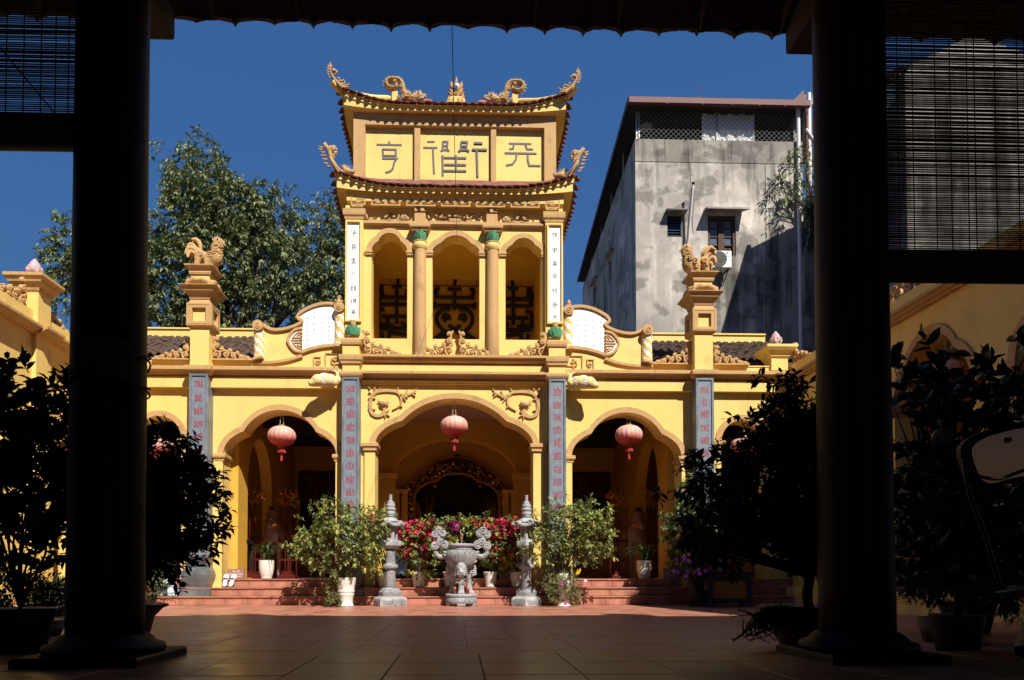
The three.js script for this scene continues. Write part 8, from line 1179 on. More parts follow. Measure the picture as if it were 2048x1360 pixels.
{ // white planters with strap leaves inside the side bays
  const mk = (px, z, label) => {
    const t = thing('white_planter', label, 'planter', [UX(px, z, 1150), FLOOR, z]);
    mesh('pot', LT([[0.001, 0], [0.10, 0], [0.104, 0.02], [0.10, 0.035], [0.108, 0.05], [0.13, 0.12], [0.142, 0.22], [0.143, 0.36], [0.135, 0.362], [0.128, 0.33], [0.001, 0.32]], 32), M.ceramic, t);
    const n = rng(Math.round(px)), lg = done((() => { const P = [], Q = [], m = 8; for (let i = 0; i <= m; i++) { const u = i / m, w = 0.014 * Math.sin(Math.PI * Math.min(1, u * 0.9 + 0.12)), yy = 0.44 * (u - 0.72 * u * u) * 1.6, xx = 0.34 * u * u; P.push([xx, yy, -w], [xx, yy - 0.004, 0], [xx, yy, w]); } for (let i = 0; i < m; i++) Q.push([3 * i, 3 * i + 1, 3 * i + 4, 3 * i + 3], [3 * i + 1, 3 * i + 2, 3 * i + 5, 3 * i + 4]); return quads(P, Q); })());
    const lm = std({ color: L(0.045, 0.085, 0.025), roughness: 0.35, side: THREE.DoubleSide });
    for (let k = 0; k < 52; k++) { const q = mesh('leaf', lg, lm, t); q.position.set((n() - 0.5) * 0.1, 0.32, (n() - 0.5) * 0.1); q.rotation.set(0, n() * 6.28, (n() - 0.35) * 0.7, 'YXZ'); q.scale.setScalar(0.75 + n() * 0.6); }
    return t;
  };
  mk(533, -13.35, 'white planter of strap leaves just inside the left bay'); mk(1288, -13.45, 'white planter of strap leaves just inside the right bay');
  const sign = (px0, px1, py0, py1, z, turn, label) => {
    const w = (UX(px1, z, 1150) - UX(px0, z, 1150)), h = VY(py0, z) - FLOOR, t = thing('standing_sign', label, 'sign', [(UX(px1, z, 1150) + UX(px0, z, 1150)) / 2, FLOOR, z], turn);
    mesh('board', CB(-w / 2, w / 2, 0, h, -0.03, 0, 0.004), std({ color: L(0.25, 0.13, 0.135), map: stoneMap }), t);
    const map = print(256, 192, (g, W, Hh) => { g.fillStyle = '#8d6a70'; g.fillRect(0, 0, W, Hh); vn(g, 'BAN ĐỂ', 128, 42, 40, 120, '#e8d29a'); vn(g, 'KHÔNG THẮP HƯƠNG', 128, 98, 40, 235, '#e8d29a'); vn(g, 'TRONG CHÙA', 128, 150, 40, 170, '#e8d29a'); });
    panel('sign_writing', -w / 2 + 0.008, w / 2 - 0.008, 0.008, h - 0.008, 0.003, map, t); t.rotation.x = -0.12;
  };
  MARKS['Ể'] = 'E^?'; MARKS['Ắ'] = "A^'";
  sign(455, 488, 1138, 1160, -13.1, 0, 'small mauve marble sign with gilt words at the left bay jamb'); sign(1328, 1361, 1135, 1157, -13.12, -0.05, 'small mauve marble sign with gilt words at the right bay jamb');
  // pair of slippers leaning on the top riser
  const sl = thing('slipper', 'white strap slipper leaning on the top step, left of the pair', 'slipper', [UX(448, -12.85, 1170), FLOOR * 2 / 3 + 0.012, -12.87]);
  const so = cr([[0, 0], [0.034, 0.015], [0.04, 0.08], [0.04, 0.15], [0.052, 0.22], [0.045, 0.275], [0, 0.295], [-0.045, 0.275], [-0.052, 0.22], [-0.042, 0.15], [-0.042, 0.08], [-0.034, 0.015]], 3, true);
  mesh('sole', EX(so, -0.026, 0, [], 0.005), M.sole, sl); mesh('insole', EX(so.map(([a, b]) => [a * 0.9, 0.008 + b * 0.95]), 0.0005, 0.006), M.slipper, sl);
  { const P = [], Qd = [], m = 10; for (let j = 0; j <= 3; j++) for (let i = 0; i <= m; i++) { const a = Math.PI * i / m, y = 0.17 + 0.028 * j; P.push([-Math.cos(a) * (0.05 + 0.002 * j), y, Math.sin(a) * (0.062 - 0.012 * j) - 0.004]); } for (let j = 0; j < 3; j++) for (let i = 0; i < m; i++) { const a = j * (m + 1) + i; Qd.push([a, a + 1, a + m + 2, a + m + 1]); } mesh('strap', quads(P, Qd), std({ color: L(0.8, 0.78, 0.75), side: THREE.DoubleSide, roughness: 0.5 }), sl); }
  sl.rotation.set(-0.62, 0, 0.05); const s2 = copyOf(sl, 'white strap slipper leaning on the top step, right of the pair', [UX(459.5, -12.85, 1170), FLOOR * 2 / 3 + 0.012, -12.87]); s2.rotation.set(-0.62, 0, -0.1);
}
{ // things near the left outer pillar
  const z = -12.6, y1 = FLOOR / 3, v = thing('glazed_vase', 'blue and white glazed pot on the step behind the left dark tree', 'vase', [UX(322, z, 1150), y1, z]);
  const gm = print(256, 128, (g, W, Hh) => { const n = rng(3); g.fillStyle = '#c9ccc8'; g.fillRect(0, 0, W, Hh); for (let i = 0; i < 60; i++) { g.fillStyle = n() > 0.4 ? '#2b4a94' : '#5f7fbf'; g.beginPath(); g.ellipse(n() * W, n() * Hh, 4 + n() * 12, 2 + n() * 6, n() * 3, 0, 7); g.fill(); } });
  mesh('pot', LT([[0.001, 0.08], [0.10, 0.08], [0.15, 0.18], [0.165, 0.28], [0.14, 0.36], [0.15, 0.38], [0.13, 0.38], [0.001, 0.34]], 28), std({ map: gm, roughness: 0.2 }), v, false); v.children[0].geometry = done(LT([[0.001, 0.08], [0.10, 0.08], [0.15, 0.18], [0.165, 0.28], [0.14, 0.36], [0.15, 0.38], [0.13, 0.38], [0.001, 0.34]], 28), true);
  mesh('pot_stand', LT([[0.001, 0], [0.16, 0], [0.16, 0.03], [0.14, 0.04], [0.14, 0.06], [0.15, 0.08], [0.001, 0.085]], 24), M.marble, v);
  const f = foliage({ blobs: [[0, 0.45, 0, 0.2, 0.13, 0.15]], n: 90, per: 8, len: 0.06, wid: 0.4, twig: 0.1, cols: [[0.10, 0.15, 0.03], [0.14, 0.2, 0.04]], shell: 0.6, seed: 61, tw: 0.003 }); mesh('foliage', f.leaf, M.leafLit, v); mesh('stems', f.twig, M.bark, v);
  const fb = thing('foam_box', 'pale blue foam box on the step beside the left outer pillar', 'box', [UX(350, z, 1170), y1, z + 0.08], 0.3); mesh('box', [CB(-0.09, 0.09, 0, 0.17, -0.08, 0.08, 0.01)], M.foam, fb); mesh('lid', CB(-0.095, 0.095, 0.172, 0.2, -0.085, 0.085, 0.008), M.foam, fb);
  const bp = thing('bedding_plant', 'low feathery plant with a magenta bloom behind the left pot', 'plant', [UX(296, -11.4, 1180), 0, -11.4]);
  mesh('pot', LT([[0.001, 0], [0.11, 0], [0.14, 0.2], [0.15, 0.22], [0.13, 0.22], [0.001, 0.2]], 22), M.darkPot, bp); const fb2 = foliage({ blobs: [[0, 0.38, 0, 0.26, 0.2, 0.2], [0.05, 0.55, 0, 0.15, 0.12, 0.12]], n: 300, per: 8, len: 0.045, wid: 0.3, twig: 0.09, cols: [[0.10, 0.15, 0.03], [0.14, 0.19, 0.045]], shell: 0.6, seed: 62, tw: 0.002 }); mesh('foliage', fb2.leaf, M.leafLit, bp); mesh('stems', fb2.twig, M.bark, bp); mesh('bloom', SP(0.02, 0.52, 0.2, 0.025), std({ color: L(0.6, 0.03, 0.4) }), bp);
  // glazed rectangular planter at the right with purple flowers
  const zq = -11.55, t = thing('glazed_planter', 'dark blue footed planter with gilt relief panels below the right outer pillar', 'planter', [UX(1462, zq, 1180), 0, zq - 0.2], -0.12);
  const W = 0.36, Dp = 0.24;
  mesh('tub', [SQ(0, 0, W, Dp, [[-0.03, 0.07], [0, 0.07], [0.01, 0.12], [-0.03, 0.13], [-0.03, 0.45], [0.0, 0.46], [0.015, 0.50], [0.03, 0.56], [0.03, 0.60], [-0.03, 0.60], [-0.04, 0.54]]), ...[-1, 1].flatMap((s) => [B(s * W, s * (W - 0.07), 0.12, 0.47, Dp - 0.06, Dp + 0.004), B(s * (W + 0.004), s * (W - 0.06), 0.12, 0.47, Dp - 0.075, Dp + 0.002), B(s * (W + 0.003), s * (W - 0.05), 0.12, 0.47, -Dp, -Dp + 0.07)])], M.bluePot, t);
  for (const [x, z2] of [[-W, Dp], [W, Dp], [-W, -Dp], [W, -Dp]]) mesh('foot', T(LT([[0.001, 0], [0.05, 0], [0.06, 0.03], [0.045, 0.07], [0.001, 0.09]], 10), x * 0.92, 0, z2 * 0.88), M.bluePot, t);
  mesh('gilt_panel', [CB(-W + 0.075, W - 0.075, 0.14, 0.44, Dp - 0.06, Dp - 0.022, 0.01)], M.goldPanel, t); for (const s of [-1, 1]) mesh('gilt_panel', T(CB(-Dp + 0.08, Dp - 0.08, 0.14, 0.44, -0.03, 0.012, 0.01), s * (W - 0.035), 0, 0, 0, s * Math.PI / 2), M.goldPanel, t);
  mesh('soil', B(-W + 0.04, W - 0.04, 0.5, 0.55, -Dp + 0.04, Dp - 0.04), M.soil, t);
  const zb = -11.75, xb = UX(1385, zb, 1130), bush = thing('flowering_bush', 'bush with small violet flowers beside the blue planter', 'bush', [xb, 0, zb]);
  const LB2 = (l, z0, x0) => l.map(([bx, by, rx, ry]) => { const q = at(bx, by, z0); return [q[0] - x0, q[1], 0, rx * pk(z0), ry * pk(z0), Math.min(rx, ry) * pk(z0)]; });
  const g2 = foliage({ blobs: LB2([[1382, 1120, 42, 34], [1400, 1090, 30, 20], [1372, 1150, 26, 16]], zb, xb), n: 260, per: 8, len: 0.075, wid: 0.3, twig: 0.12, cols: [[0.05, 0.085, 0.02], [0.08, 0.12, 0.03], [0.03, 0.06, 0.02]], shell: 0.5, seed: 63, tw: 0.004 });
  mesh('foliage', g2.leaf, M.leaf, bush); mesh('stems', [g2.twig, stems([0.1, 0.1, 0], g2.ends, 9, 0.008, 8)], M.barkDark, bush); mesh('pot', LT([[0.001, 0], [0.14, 0], [0.18, 0.26], [0.17, 0.27], [0.001, 0.24]], 24).translate(0.08, 0, 0), M.darkPot, bush);
  const vi = std({ color: L(0.34, 0.14, 0.62), roughness: 0.6, side: THREE.DoubleSide }), fl = done(Array.from({ length: 5 }, (_, k) => T(new THREE.SphereGeometry(0.02, 7, 5), Math.cos(k * 1.2566) * 0.022, Math.sin(k * 1.2566) * 0.022, 0, 0, 0, 0, 1, 1, 0.3)));
  for (const [px, py] of [[1385, 1092], [1383, 1099], [1378, 1109], [1389, 1109.5], [1354, 1118], [1369, 1116], [1365, 1124], [1378, 1122], [1402, 1111], [1406, 1114], [1416, 1109.5], [1397, 1123], [1414, 1125.5], [1421, 1136], [1397, 1140], [1391, 1143], [1411, 1142], [1348, 1142], [1357, 1144], [1375, 1142], [1372, 1152], [1399, 1147]]) { const q = at(px, py, zb + 0.3), m = mesh('violet_flower', fl, vi, bush); m.position.set(q[0] - xb, q[1], 0.3); m.rotation.set(Math.sin(px) * 0.5, Math.cos(py) * 0.6, px); }
  const zl = -12.1, xl = UX(1375, zl, 1080), lit = thing('leafy_shrub', 'half-lit leafy shrub before the right outer pillar', 'shrub', [xl, 0, zl]);
  const g3 = foliage({ blobs: LB2([[1362, 1080, 32, 40], [1385, 1050, 46, 40], [1400, 1000, 40, 46], [1350, 1050, 22, 22], [1430, 1040, 50, 50]], zl, xl), n: 520, per: 9, len: 0.085, wid: 0.4, twig: 0.14, cols: [[0.11, 0.18, 0.045], [0.08, 0.14, 0.035], [0.16, 0.23, 0.06]], droop: 0.3, shell: 0.5, seed: 64, tw: 0.004 });
  mesh('foliage', g3.leaf, M.leafLit, lit); mesh('stems', [g3.twig, stems([0.25, 0.5, -0.1], g3.ends, 9, 0.012, 9)], M.barkDark, lit); mesh('pot', LT([[0.001, 0], [0.16, 0], [0.2, 0.3], [0.001, 0.28]], 24).translate(0.25, 0, -0.1), M.darkPot, lit);
  const leafG = done(EX(cr([[0, 0], [0.02, 0.02], [0.015, 0.05], [0, 0.07], [-0.015, 0.04]], 2, true), 0, 0.002).rotateX(-Math.PI / 2));
  const n5 = rng(55); for (const [px, py, lab] of [[1321, 1210.5, 'pale fallen leaf on the shaded tiles at the foot of the right steps'], [856, 1207, 'magenta fallen petal at the foot of the steps left of the burner'], [860, 1208, 'second magenta fallen petal beside the first, left of the burner']]) { const zf = -EYE * FOC / (py + 1 - 1151), q = at(px, py, zf); const m = mesh('fallen_leaf', leafG, px > 1000 ? M.slipper : std({ color: L(0.5, 0.03, 0.25) }), scene); m.name = numbered('fallen_leaf'); m.position.set(q[0], 0.003, Math.max(zf, -12.3)); m.rotation.y = n5() * 6; tag(m, lab, px > 1000 ? 'leaf' : 'petal'); }
}
// ------------------------------------------------------------------ dark plants and motor scooter under the pavilion eave
const FB = (l, z0, x0) => l.map(([bx, by, rx, ry, dz = 0]) => { const q = at(bx, by, z0); return [q[0] - x0, q[1], dz, rx * pk(z0), ry * pk(z0), Math.min(rx, ry, 90) * pk(z0)]; });
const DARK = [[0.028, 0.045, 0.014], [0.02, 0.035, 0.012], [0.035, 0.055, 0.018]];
{
  const z = -5.35, x = UX(232, z, 1290), t = thing('potted_tree', 'dark leafy tree in flared pot behind the left pillar', 'potted tree', [x, 0, z]);
  mesh('pot', LT([[0.001, 0], [0.21, 0], [0.215, 0.03], [0.24, 0.10], [0.27, 0.22], [0.33, 0.285], [0.37, 0.30], [0.365, 0.315], [0.32, 0.31], [0.001, 0.26]], 36), M.darkPot, t);
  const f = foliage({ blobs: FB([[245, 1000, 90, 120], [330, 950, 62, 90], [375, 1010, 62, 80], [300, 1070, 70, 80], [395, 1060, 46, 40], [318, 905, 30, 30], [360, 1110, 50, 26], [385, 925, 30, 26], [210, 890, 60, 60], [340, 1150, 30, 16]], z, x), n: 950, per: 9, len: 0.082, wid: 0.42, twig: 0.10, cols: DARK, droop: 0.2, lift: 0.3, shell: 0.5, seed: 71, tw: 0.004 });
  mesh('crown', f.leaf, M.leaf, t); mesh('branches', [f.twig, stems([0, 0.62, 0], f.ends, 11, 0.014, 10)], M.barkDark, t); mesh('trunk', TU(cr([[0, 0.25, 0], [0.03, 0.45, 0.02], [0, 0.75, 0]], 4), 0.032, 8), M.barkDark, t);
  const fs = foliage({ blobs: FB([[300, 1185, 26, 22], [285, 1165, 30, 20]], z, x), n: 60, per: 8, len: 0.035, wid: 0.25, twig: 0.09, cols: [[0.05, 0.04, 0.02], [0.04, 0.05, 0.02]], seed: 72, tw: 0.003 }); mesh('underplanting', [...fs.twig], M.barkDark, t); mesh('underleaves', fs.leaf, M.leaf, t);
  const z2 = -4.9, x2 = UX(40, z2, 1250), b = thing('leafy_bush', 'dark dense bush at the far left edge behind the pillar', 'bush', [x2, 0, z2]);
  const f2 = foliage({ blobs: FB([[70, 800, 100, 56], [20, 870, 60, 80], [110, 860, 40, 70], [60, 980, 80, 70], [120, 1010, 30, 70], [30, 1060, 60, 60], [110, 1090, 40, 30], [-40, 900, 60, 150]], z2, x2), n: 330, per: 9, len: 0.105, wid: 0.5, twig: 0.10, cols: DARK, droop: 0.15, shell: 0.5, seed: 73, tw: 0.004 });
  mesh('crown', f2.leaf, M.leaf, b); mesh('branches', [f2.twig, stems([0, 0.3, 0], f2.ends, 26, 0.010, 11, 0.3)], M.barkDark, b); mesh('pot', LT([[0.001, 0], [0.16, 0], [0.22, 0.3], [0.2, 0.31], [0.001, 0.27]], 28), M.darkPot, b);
  const z3 = -6.2, x3 = UX(70, z3, 1220), w = thing('low_plant', 'low straggly plants in a pot at the far left floor', 'plant', [x3, 0, z3]);
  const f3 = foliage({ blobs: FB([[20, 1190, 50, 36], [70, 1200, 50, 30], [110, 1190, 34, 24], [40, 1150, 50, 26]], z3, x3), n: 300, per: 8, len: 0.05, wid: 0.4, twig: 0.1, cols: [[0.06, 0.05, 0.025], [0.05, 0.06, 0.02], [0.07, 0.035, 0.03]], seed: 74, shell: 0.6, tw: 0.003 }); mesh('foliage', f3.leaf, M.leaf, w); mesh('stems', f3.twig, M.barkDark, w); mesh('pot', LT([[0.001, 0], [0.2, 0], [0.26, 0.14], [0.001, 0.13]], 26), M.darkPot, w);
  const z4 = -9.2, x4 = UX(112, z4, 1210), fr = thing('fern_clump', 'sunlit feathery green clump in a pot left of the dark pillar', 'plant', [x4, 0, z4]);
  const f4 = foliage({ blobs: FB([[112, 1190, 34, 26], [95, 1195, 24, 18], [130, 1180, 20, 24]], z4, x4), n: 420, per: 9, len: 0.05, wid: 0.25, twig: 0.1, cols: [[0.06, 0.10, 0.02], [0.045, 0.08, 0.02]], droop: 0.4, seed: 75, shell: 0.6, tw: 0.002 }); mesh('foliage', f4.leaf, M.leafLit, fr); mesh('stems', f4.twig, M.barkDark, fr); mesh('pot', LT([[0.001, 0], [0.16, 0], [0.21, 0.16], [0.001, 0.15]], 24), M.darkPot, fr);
}
{
  const z = -5.0, x = UX(1622, z, 1290), t = thing('potted_tree', 'dark spreading tree in wide dark bowl before the right pillar', 'potted tree', [x, 0, z]);
  mesh('bowl', LT([[0.001, 0], [0.2, 0], [0.21, 0.02], [0.27, 0.12], [0.32, 0.24], [0.345, 0.285], [0.36, 0.295], [0.355, 0.315], [0.32, 0.31], [0.001, 0.27]], 36), M.darkPot, t);
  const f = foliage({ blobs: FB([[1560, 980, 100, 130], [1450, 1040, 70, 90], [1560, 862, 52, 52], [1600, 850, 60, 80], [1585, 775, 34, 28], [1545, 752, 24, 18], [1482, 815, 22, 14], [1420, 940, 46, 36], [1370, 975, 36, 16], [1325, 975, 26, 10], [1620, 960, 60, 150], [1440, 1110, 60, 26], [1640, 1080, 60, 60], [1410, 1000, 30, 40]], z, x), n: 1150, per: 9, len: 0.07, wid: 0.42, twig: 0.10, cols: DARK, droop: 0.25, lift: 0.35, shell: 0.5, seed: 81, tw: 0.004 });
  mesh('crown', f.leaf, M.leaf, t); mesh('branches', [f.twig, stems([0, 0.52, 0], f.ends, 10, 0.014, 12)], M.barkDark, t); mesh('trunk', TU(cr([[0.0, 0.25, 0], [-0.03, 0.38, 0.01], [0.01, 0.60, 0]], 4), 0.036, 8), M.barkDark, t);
  const n = rng(83), G = []; for (let k = 0; k < 34; k++) { const sx = -0.15 - n() * 0.2, p = [[sx, 0.3, 0.1 * (n() - 0.5)]]; for (let q = 1; q < 6; q++) p.push([sx - q * (0.02 + 0.045 * n()), 0.3 + 0.05 * (n() - 0.3) * (q < 3 ? 1 : 0) - q * 0.04 * n() * 1.3, 0.12 * (n() - 0.5) + 0.12]); const c = cr(p, 3); G.push(TU(c, 0.0045, 4, false)); for (let i = 2; i < c.length; i += 1) for (const s of [-1, 1]) G.push(TU([c[i], [c[i][0] + (n() - 0.5) * 0.05, c[i][1] + s * 0.02 + n() * 0.012, c[i][2] + (n() - 0.5) * 0.04]], (u) => 0.003 * (1 - 0.8 * u), 3, false)); }
  mesh('thorny_stems', G, M.barkDark, t);
  // citrus with large leaves, each leaf on its own
  const z2 = -4.75, x2 = UX(1915, z2, 1280), c = thing('citrus_tree', 'potted citrus with large glossy leaves right of the right pillar', 'potted tree', [x2, 0, z2]);
  mesh('pot', LT([[0.001, 0], [0.13, 0], [0.17, 0.24], [0.18, 0.26], [0.16, 0.26], [0.001, 0.23]], 28), M.darkPot, c); mesh('soil', T(new THREE.CylinderGeometry(0.16, 0.16, 0.01, 18), 0, 0.235, 0), M.soil, c);
  const lf = [0, 1, 2].map((i) => done((() => { const Ln = 0.105, w = [0.026, 0.024, 0.029][i], P = [], Q = [], m = 6; for (let k = 0; k <= m; k++) { const u = k / m, ww = w * Math.pow(Math.sin(Math.PI * Math.min(0.999, u * 0.96 + 0.03)), 0.75), y = Ln * u, zz = -0.018 * u * u * (1 + i * 0.4); P.push([-ww, y, zz + ww * 0.3], [0, y, zz], [ww, y, zz + ww * 0.3]); } for (let k = 0; k < m; k++) Q.push([3 * k, 3 * k + 1, 3 * k + 4, 3 * k + 3], [3 * k + 1, 3 * k + 2, 3 * k + 5, 3 * k + 4]); return quads(P, Q); })()));
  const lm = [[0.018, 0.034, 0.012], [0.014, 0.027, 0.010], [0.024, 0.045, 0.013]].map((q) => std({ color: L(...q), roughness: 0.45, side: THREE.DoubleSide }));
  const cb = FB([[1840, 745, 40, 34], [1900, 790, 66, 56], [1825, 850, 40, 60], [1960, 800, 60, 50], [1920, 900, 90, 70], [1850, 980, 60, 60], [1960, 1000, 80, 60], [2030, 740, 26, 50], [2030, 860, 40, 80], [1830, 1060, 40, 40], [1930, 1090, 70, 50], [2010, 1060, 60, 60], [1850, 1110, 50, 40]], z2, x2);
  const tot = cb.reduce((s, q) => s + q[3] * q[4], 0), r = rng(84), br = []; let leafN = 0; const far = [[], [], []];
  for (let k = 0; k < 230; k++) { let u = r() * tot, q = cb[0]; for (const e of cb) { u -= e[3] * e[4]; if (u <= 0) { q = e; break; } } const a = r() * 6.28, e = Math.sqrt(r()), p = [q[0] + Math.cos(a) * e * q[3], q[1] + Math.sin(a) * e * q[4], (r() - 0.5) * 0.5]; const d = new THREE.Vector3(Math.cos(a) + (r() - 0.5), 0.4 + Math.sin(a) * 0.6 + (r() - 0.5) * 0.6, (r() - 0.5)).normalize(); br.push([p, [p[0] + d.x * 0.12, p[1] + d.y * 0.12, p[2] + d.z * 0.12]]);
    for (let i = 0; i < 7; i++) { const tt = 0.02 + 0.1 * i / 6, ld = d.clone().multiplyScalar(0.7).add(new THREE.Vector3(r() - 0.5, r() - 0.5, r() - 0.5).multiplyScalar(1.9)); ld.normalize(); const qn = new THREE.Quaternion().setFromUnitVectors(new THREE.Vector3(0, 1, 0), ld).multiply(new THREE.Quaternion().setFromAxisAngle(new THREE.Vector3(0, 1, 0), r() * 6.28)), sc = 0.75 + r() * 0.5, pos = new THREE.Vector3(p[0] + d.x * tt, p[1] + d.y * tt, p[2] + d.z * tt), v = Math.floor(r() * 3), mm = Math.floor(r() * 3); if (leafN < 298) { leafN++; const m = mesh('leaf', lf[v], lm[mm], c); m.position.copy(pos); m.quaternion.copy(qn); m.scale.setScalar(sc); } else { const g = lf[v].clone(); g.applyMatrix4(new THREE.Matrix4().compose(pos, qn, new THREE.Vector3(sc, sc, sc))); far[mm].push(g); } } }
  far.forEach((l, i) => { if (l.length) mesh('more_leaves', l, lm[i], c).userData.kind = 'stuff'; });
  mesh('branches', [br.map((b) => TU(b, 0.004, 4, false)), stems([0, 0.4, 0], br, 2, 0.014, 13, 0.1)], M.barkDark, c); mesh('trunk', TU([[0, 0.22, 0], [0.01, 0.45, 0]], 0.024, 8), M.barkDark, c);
  for (const [px, py, s] of [[1882, 875, 1.3], [1906, 1134, 0.9], [1843, 1182, 0.7], [1985, 950, 0.9]]) { const q = at(px, py, z2 + 0.2); mesh('fruit', SP(q[0] - x2, q[1], 0.2, 0.045 * s, 1, 1.1, 1, 14), M.fruit, c); }
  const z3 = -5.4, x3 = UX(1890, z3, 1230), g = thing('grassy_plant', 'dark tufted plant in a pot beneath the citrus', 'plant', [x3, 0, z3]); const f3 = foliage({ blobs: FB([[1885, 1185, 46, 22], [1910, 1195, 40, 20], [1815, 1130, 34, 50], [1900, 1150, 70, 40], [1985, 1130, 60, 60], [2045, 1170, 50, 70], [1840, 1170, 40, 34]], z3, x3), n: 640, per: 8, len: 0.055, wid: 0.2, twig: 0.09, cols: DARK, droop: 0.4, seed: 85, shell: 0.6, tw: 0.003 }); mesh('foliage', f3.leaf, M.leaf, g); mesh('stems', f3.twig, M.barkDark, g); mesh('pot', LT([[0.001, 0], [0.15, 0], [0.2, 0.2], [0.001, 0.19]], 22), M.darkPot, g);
}
{ // motor scooter at the right edge, mostly lost in the dark; its mirror catches the light
  const z = -1.7, m0 = at(2000, 935, z), q = (px, py, dz = 0) => { const a = at(px, py, z); return [a[0] - m0[0], a[1] - m0[1], dz]; };
  const t = thing('motor_scooter', 'dark motor scooter at the right edge with a round-cornered rear-view mirror', 'scooter', [m0[0], 0, z]), Y = m0[1];
  const out = cr([[1927, 900], [1934, 882], [1960, 866], [2000, 854], [2050, 847], [2100, 850], [2128, 870], [2130, 905], [2112, 935], [2060, 958], [2010, 968], [1975, 978], [1955, 972], [1940, 945]].map(([a, b]) => q(a, b)), 4, true).map((p) => [p[0], p[1]]);
  const sh = EX(out, -0.03, 0.012, [], 0.011); const tilt = (g) => { g.rotateX(0.105); g.rotateY(-0.18); g.translate(0, Y, 0); return g; }; tilt(sh); mesh('mirror_rim', sh, M.blackPlastic, t);
  const cxm = out.reduce((s, p) => s + p[0], 0) / out.length, cym = out.reduce((s, p) => s + p[1], 0) / out.length, inn = out.map(([a, b]) => [cxm + (a - cxm) * 0.90 + 0.004, cym + (b - cym) * 0.86]);
  const back = mesh('mirror_back', tilt(EX(inn, 0.004, 0.016, [], 0.003)), M.glassBack, t);
  mesh('moulded_ridge', [RB(cr([q(1950, 950), q(1990, 958), q(2030, 944), q(2075, 932), q(2110, 925)], 5).map((p) => p.slice(0, 2)), 0.008, 0.010, 0.022, false, 0.004)].map((g) => tilt(g)), M.glassBack, back);
  mesh('screw_boss', tilt(T(new THREE.CylinderGeometry(0.007, 0.005, 0.012, 12), q(2004, 882)[0], q(2004, 882)[1], 0.016, Math.PI / 2)), M.blackPlastic, back);
  const tint = std({ color: L(0.02, 0.017, 0.015), roughness: 0.45 });
  mesh('mirror_stem', TU(cr([q(1934, 915, -0.01), q(1938, 950, -0.01), q(1955, 1000, -0.02), q(1985, 1060, -0.03), q(2030, 1170, -0.05)].map((p) => [p[0], p[1] + Y, p[2]]), 5), 0.0055, 8), tint, t);
  const hb0 = q(2050, 1185), hb = [hb0[0] + 0.06, hb0[1]], hy = Y + hb[1];
  const bmesh = (n_, G_, m_, p_) => mesh(n_, [G_].flat().map((g) => { const k_ = prep(g).clone(); k_.translate(-hb[0], 0, 0); k_.rotateY(-1.25); k_.translate(hb[0], 0, 0); return k_; }), m_, p_);
  bmesh('handlebar', TU(cr([[hb[0] - 0.10, hy, -0.06], [hb[0] + 0.03, hy - 0.005, -0.04], [hb[0] + 0.24, hy - 0.02, 0.05], [hb[0] + 0.45, hy - 0.005, -0.04], [hb[0] + 0.56, hy, -0.06]], 5), 0.014, 10), M.blackPlastic, t);
  bmesh('grip', TU([[hb[0] - 0.13, hy, -0.065], [hb[0] - 0.03, hy, -0.05]], 0.018, 12), M.blackPlastic, t); bmesh('brake_lever', TU(cr([[hb[0] + 0.02, hy + 0.005, 0.0], [hb[0] - 0.06, hy + 0.004, 0.01], [hb[0] - 0.13, hy - 0.004, -0.01]], 4), 0.005, 6), tint, t);
  bmesh('headlight_cowl', blob([[[hb[0] + 0.24, hy + 0.02, 0.06], [hb[0] + 0.24, hy - 0.12, 0.12], 0.09, 0.08], [[hb[0] + 0.12, hy, 0.02], [hb[0] + 0.36, hy, 0.02], 0.05, 0.05]], 0.02, 0.02), M.blackPlastic, t);
  bmesh('headlight', SP(hb[0] + 0.24, hy - 0.05, 0.185, 0.06, 1, 0.8, 0.3), M.pane, t);
  bmesh('front_apron', blob([[[hb[0] + 0.12, 0.28, 0.08], [hb[0] + 0.16, hy - 0.16, 0.05], 0.05, 0.05], [[hb[0] + 0.36, 0.28, 0.08], [hb[0] + 0.32, hy - 0.16, 0.05], 0.05, 0.05], [[hb[0] + 0.24, 0.26, 0.12], [hb[0] + 0.24, hy - 0.14, 0.09], 0.07, 0.06], [[hb[0] + 0.24, 0.2, -0.1], [hb[0] + 0.24, 0.2, -0.5], 0.1, 0.12]], 0.024, 0.03), M.blackPlastic, t);
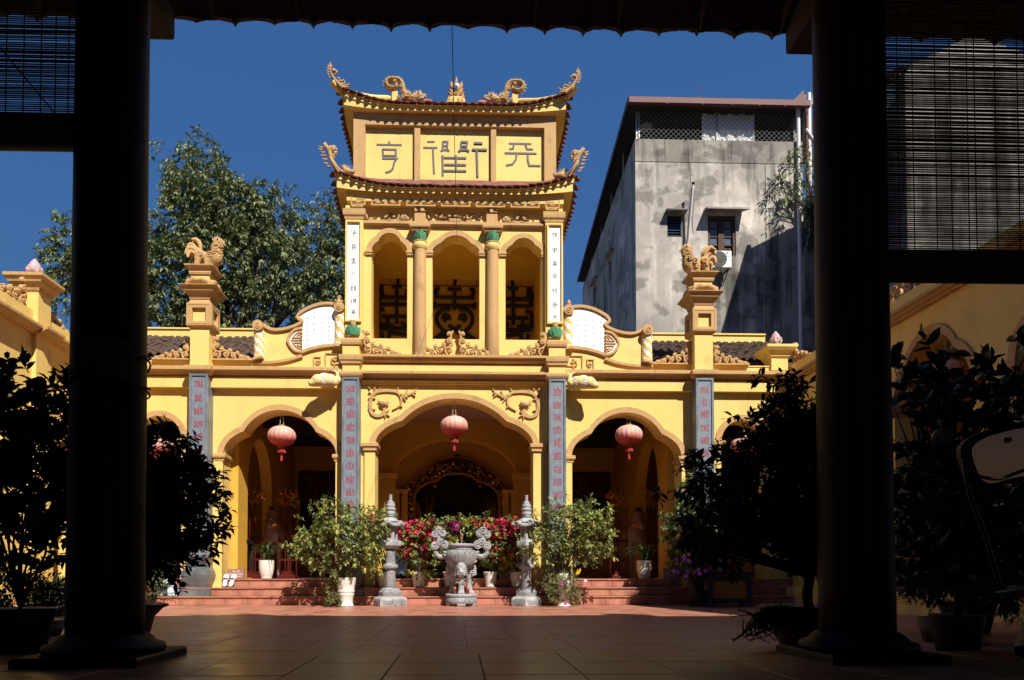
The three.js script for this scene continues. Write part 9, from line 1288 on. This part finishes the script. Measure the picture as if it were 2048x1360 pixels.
  bmesh('front_wheel', T(new THREE.TorusGeometry(0.20, 0.045, 10, 28), hb[0] + 0.24, 0.245, 0.22, 0, Math.PI / 2), M.blackPlastic, t); bmesh('front_fender', T(new THREE.TorusGeometry(0.25, 0.05, 8, 16, 2.2), hb[0] + 0.24, 0.245, 0.22, 0, Math.PI / 2, 0.4), M.blackPlastic, t);
  bmesh('fork', [TU([[hb[0] + 0.18, 0.25, 0.22], [hb[0] + 0.2, hy - 0.1, 0.04]], 0.02, 8), TU([[hb[0] + 0.30, 0.25, 0.22], [hb[0] + 0.28, hy - 0.1, 0.04]], 0.02, 8)], M.steel, t);
  bmesh('seat', blob([[[hb[0] + 0.24, 0.72, -0.5], [hb[0] + 0.24, 0.74, -1.1], 0.12, 0.11], [[hb[0] + 0.24, 0.5, -0.55], [hb[0] + 0.24, 0.55, -1.15], 0.15, 0.14]], 0.03, 0.03), M.blackPlastic, t); bmesh('rear_wheel', T(new THREE.TorusGeometry(0.20, 0.05, 10, 28), hb[0] + 0.24, 0.25, -1.0, 0, Math.PI / 2), M.dark, t);
}

{ // a second dark bush fills the corner behind the citrus
  const z = -6.3, x = UX(1935, z, 1230), b = thing('leafy_bush', 'dark dense bush in a pot behind the citrus, against the right range', 'bush', [x, 0, z]);
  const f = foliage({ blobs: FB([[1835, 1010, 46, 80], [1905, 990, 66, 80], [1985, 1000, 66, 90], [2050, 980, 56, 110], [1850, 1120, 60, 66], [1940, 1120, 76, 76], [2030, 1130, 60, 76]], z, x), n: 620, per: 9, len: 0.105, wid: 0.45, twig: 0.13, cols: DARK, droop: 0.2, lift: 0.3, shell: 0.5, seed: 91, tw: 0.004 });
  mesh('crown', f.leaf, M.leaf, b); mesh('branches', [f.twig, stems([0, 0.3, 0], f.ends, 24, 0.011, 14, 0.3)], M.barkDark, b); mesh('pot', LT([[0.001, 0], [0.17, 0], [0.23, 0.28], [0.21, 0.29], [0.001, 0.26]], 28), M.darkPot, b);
}
renderer.render(scene, camera);
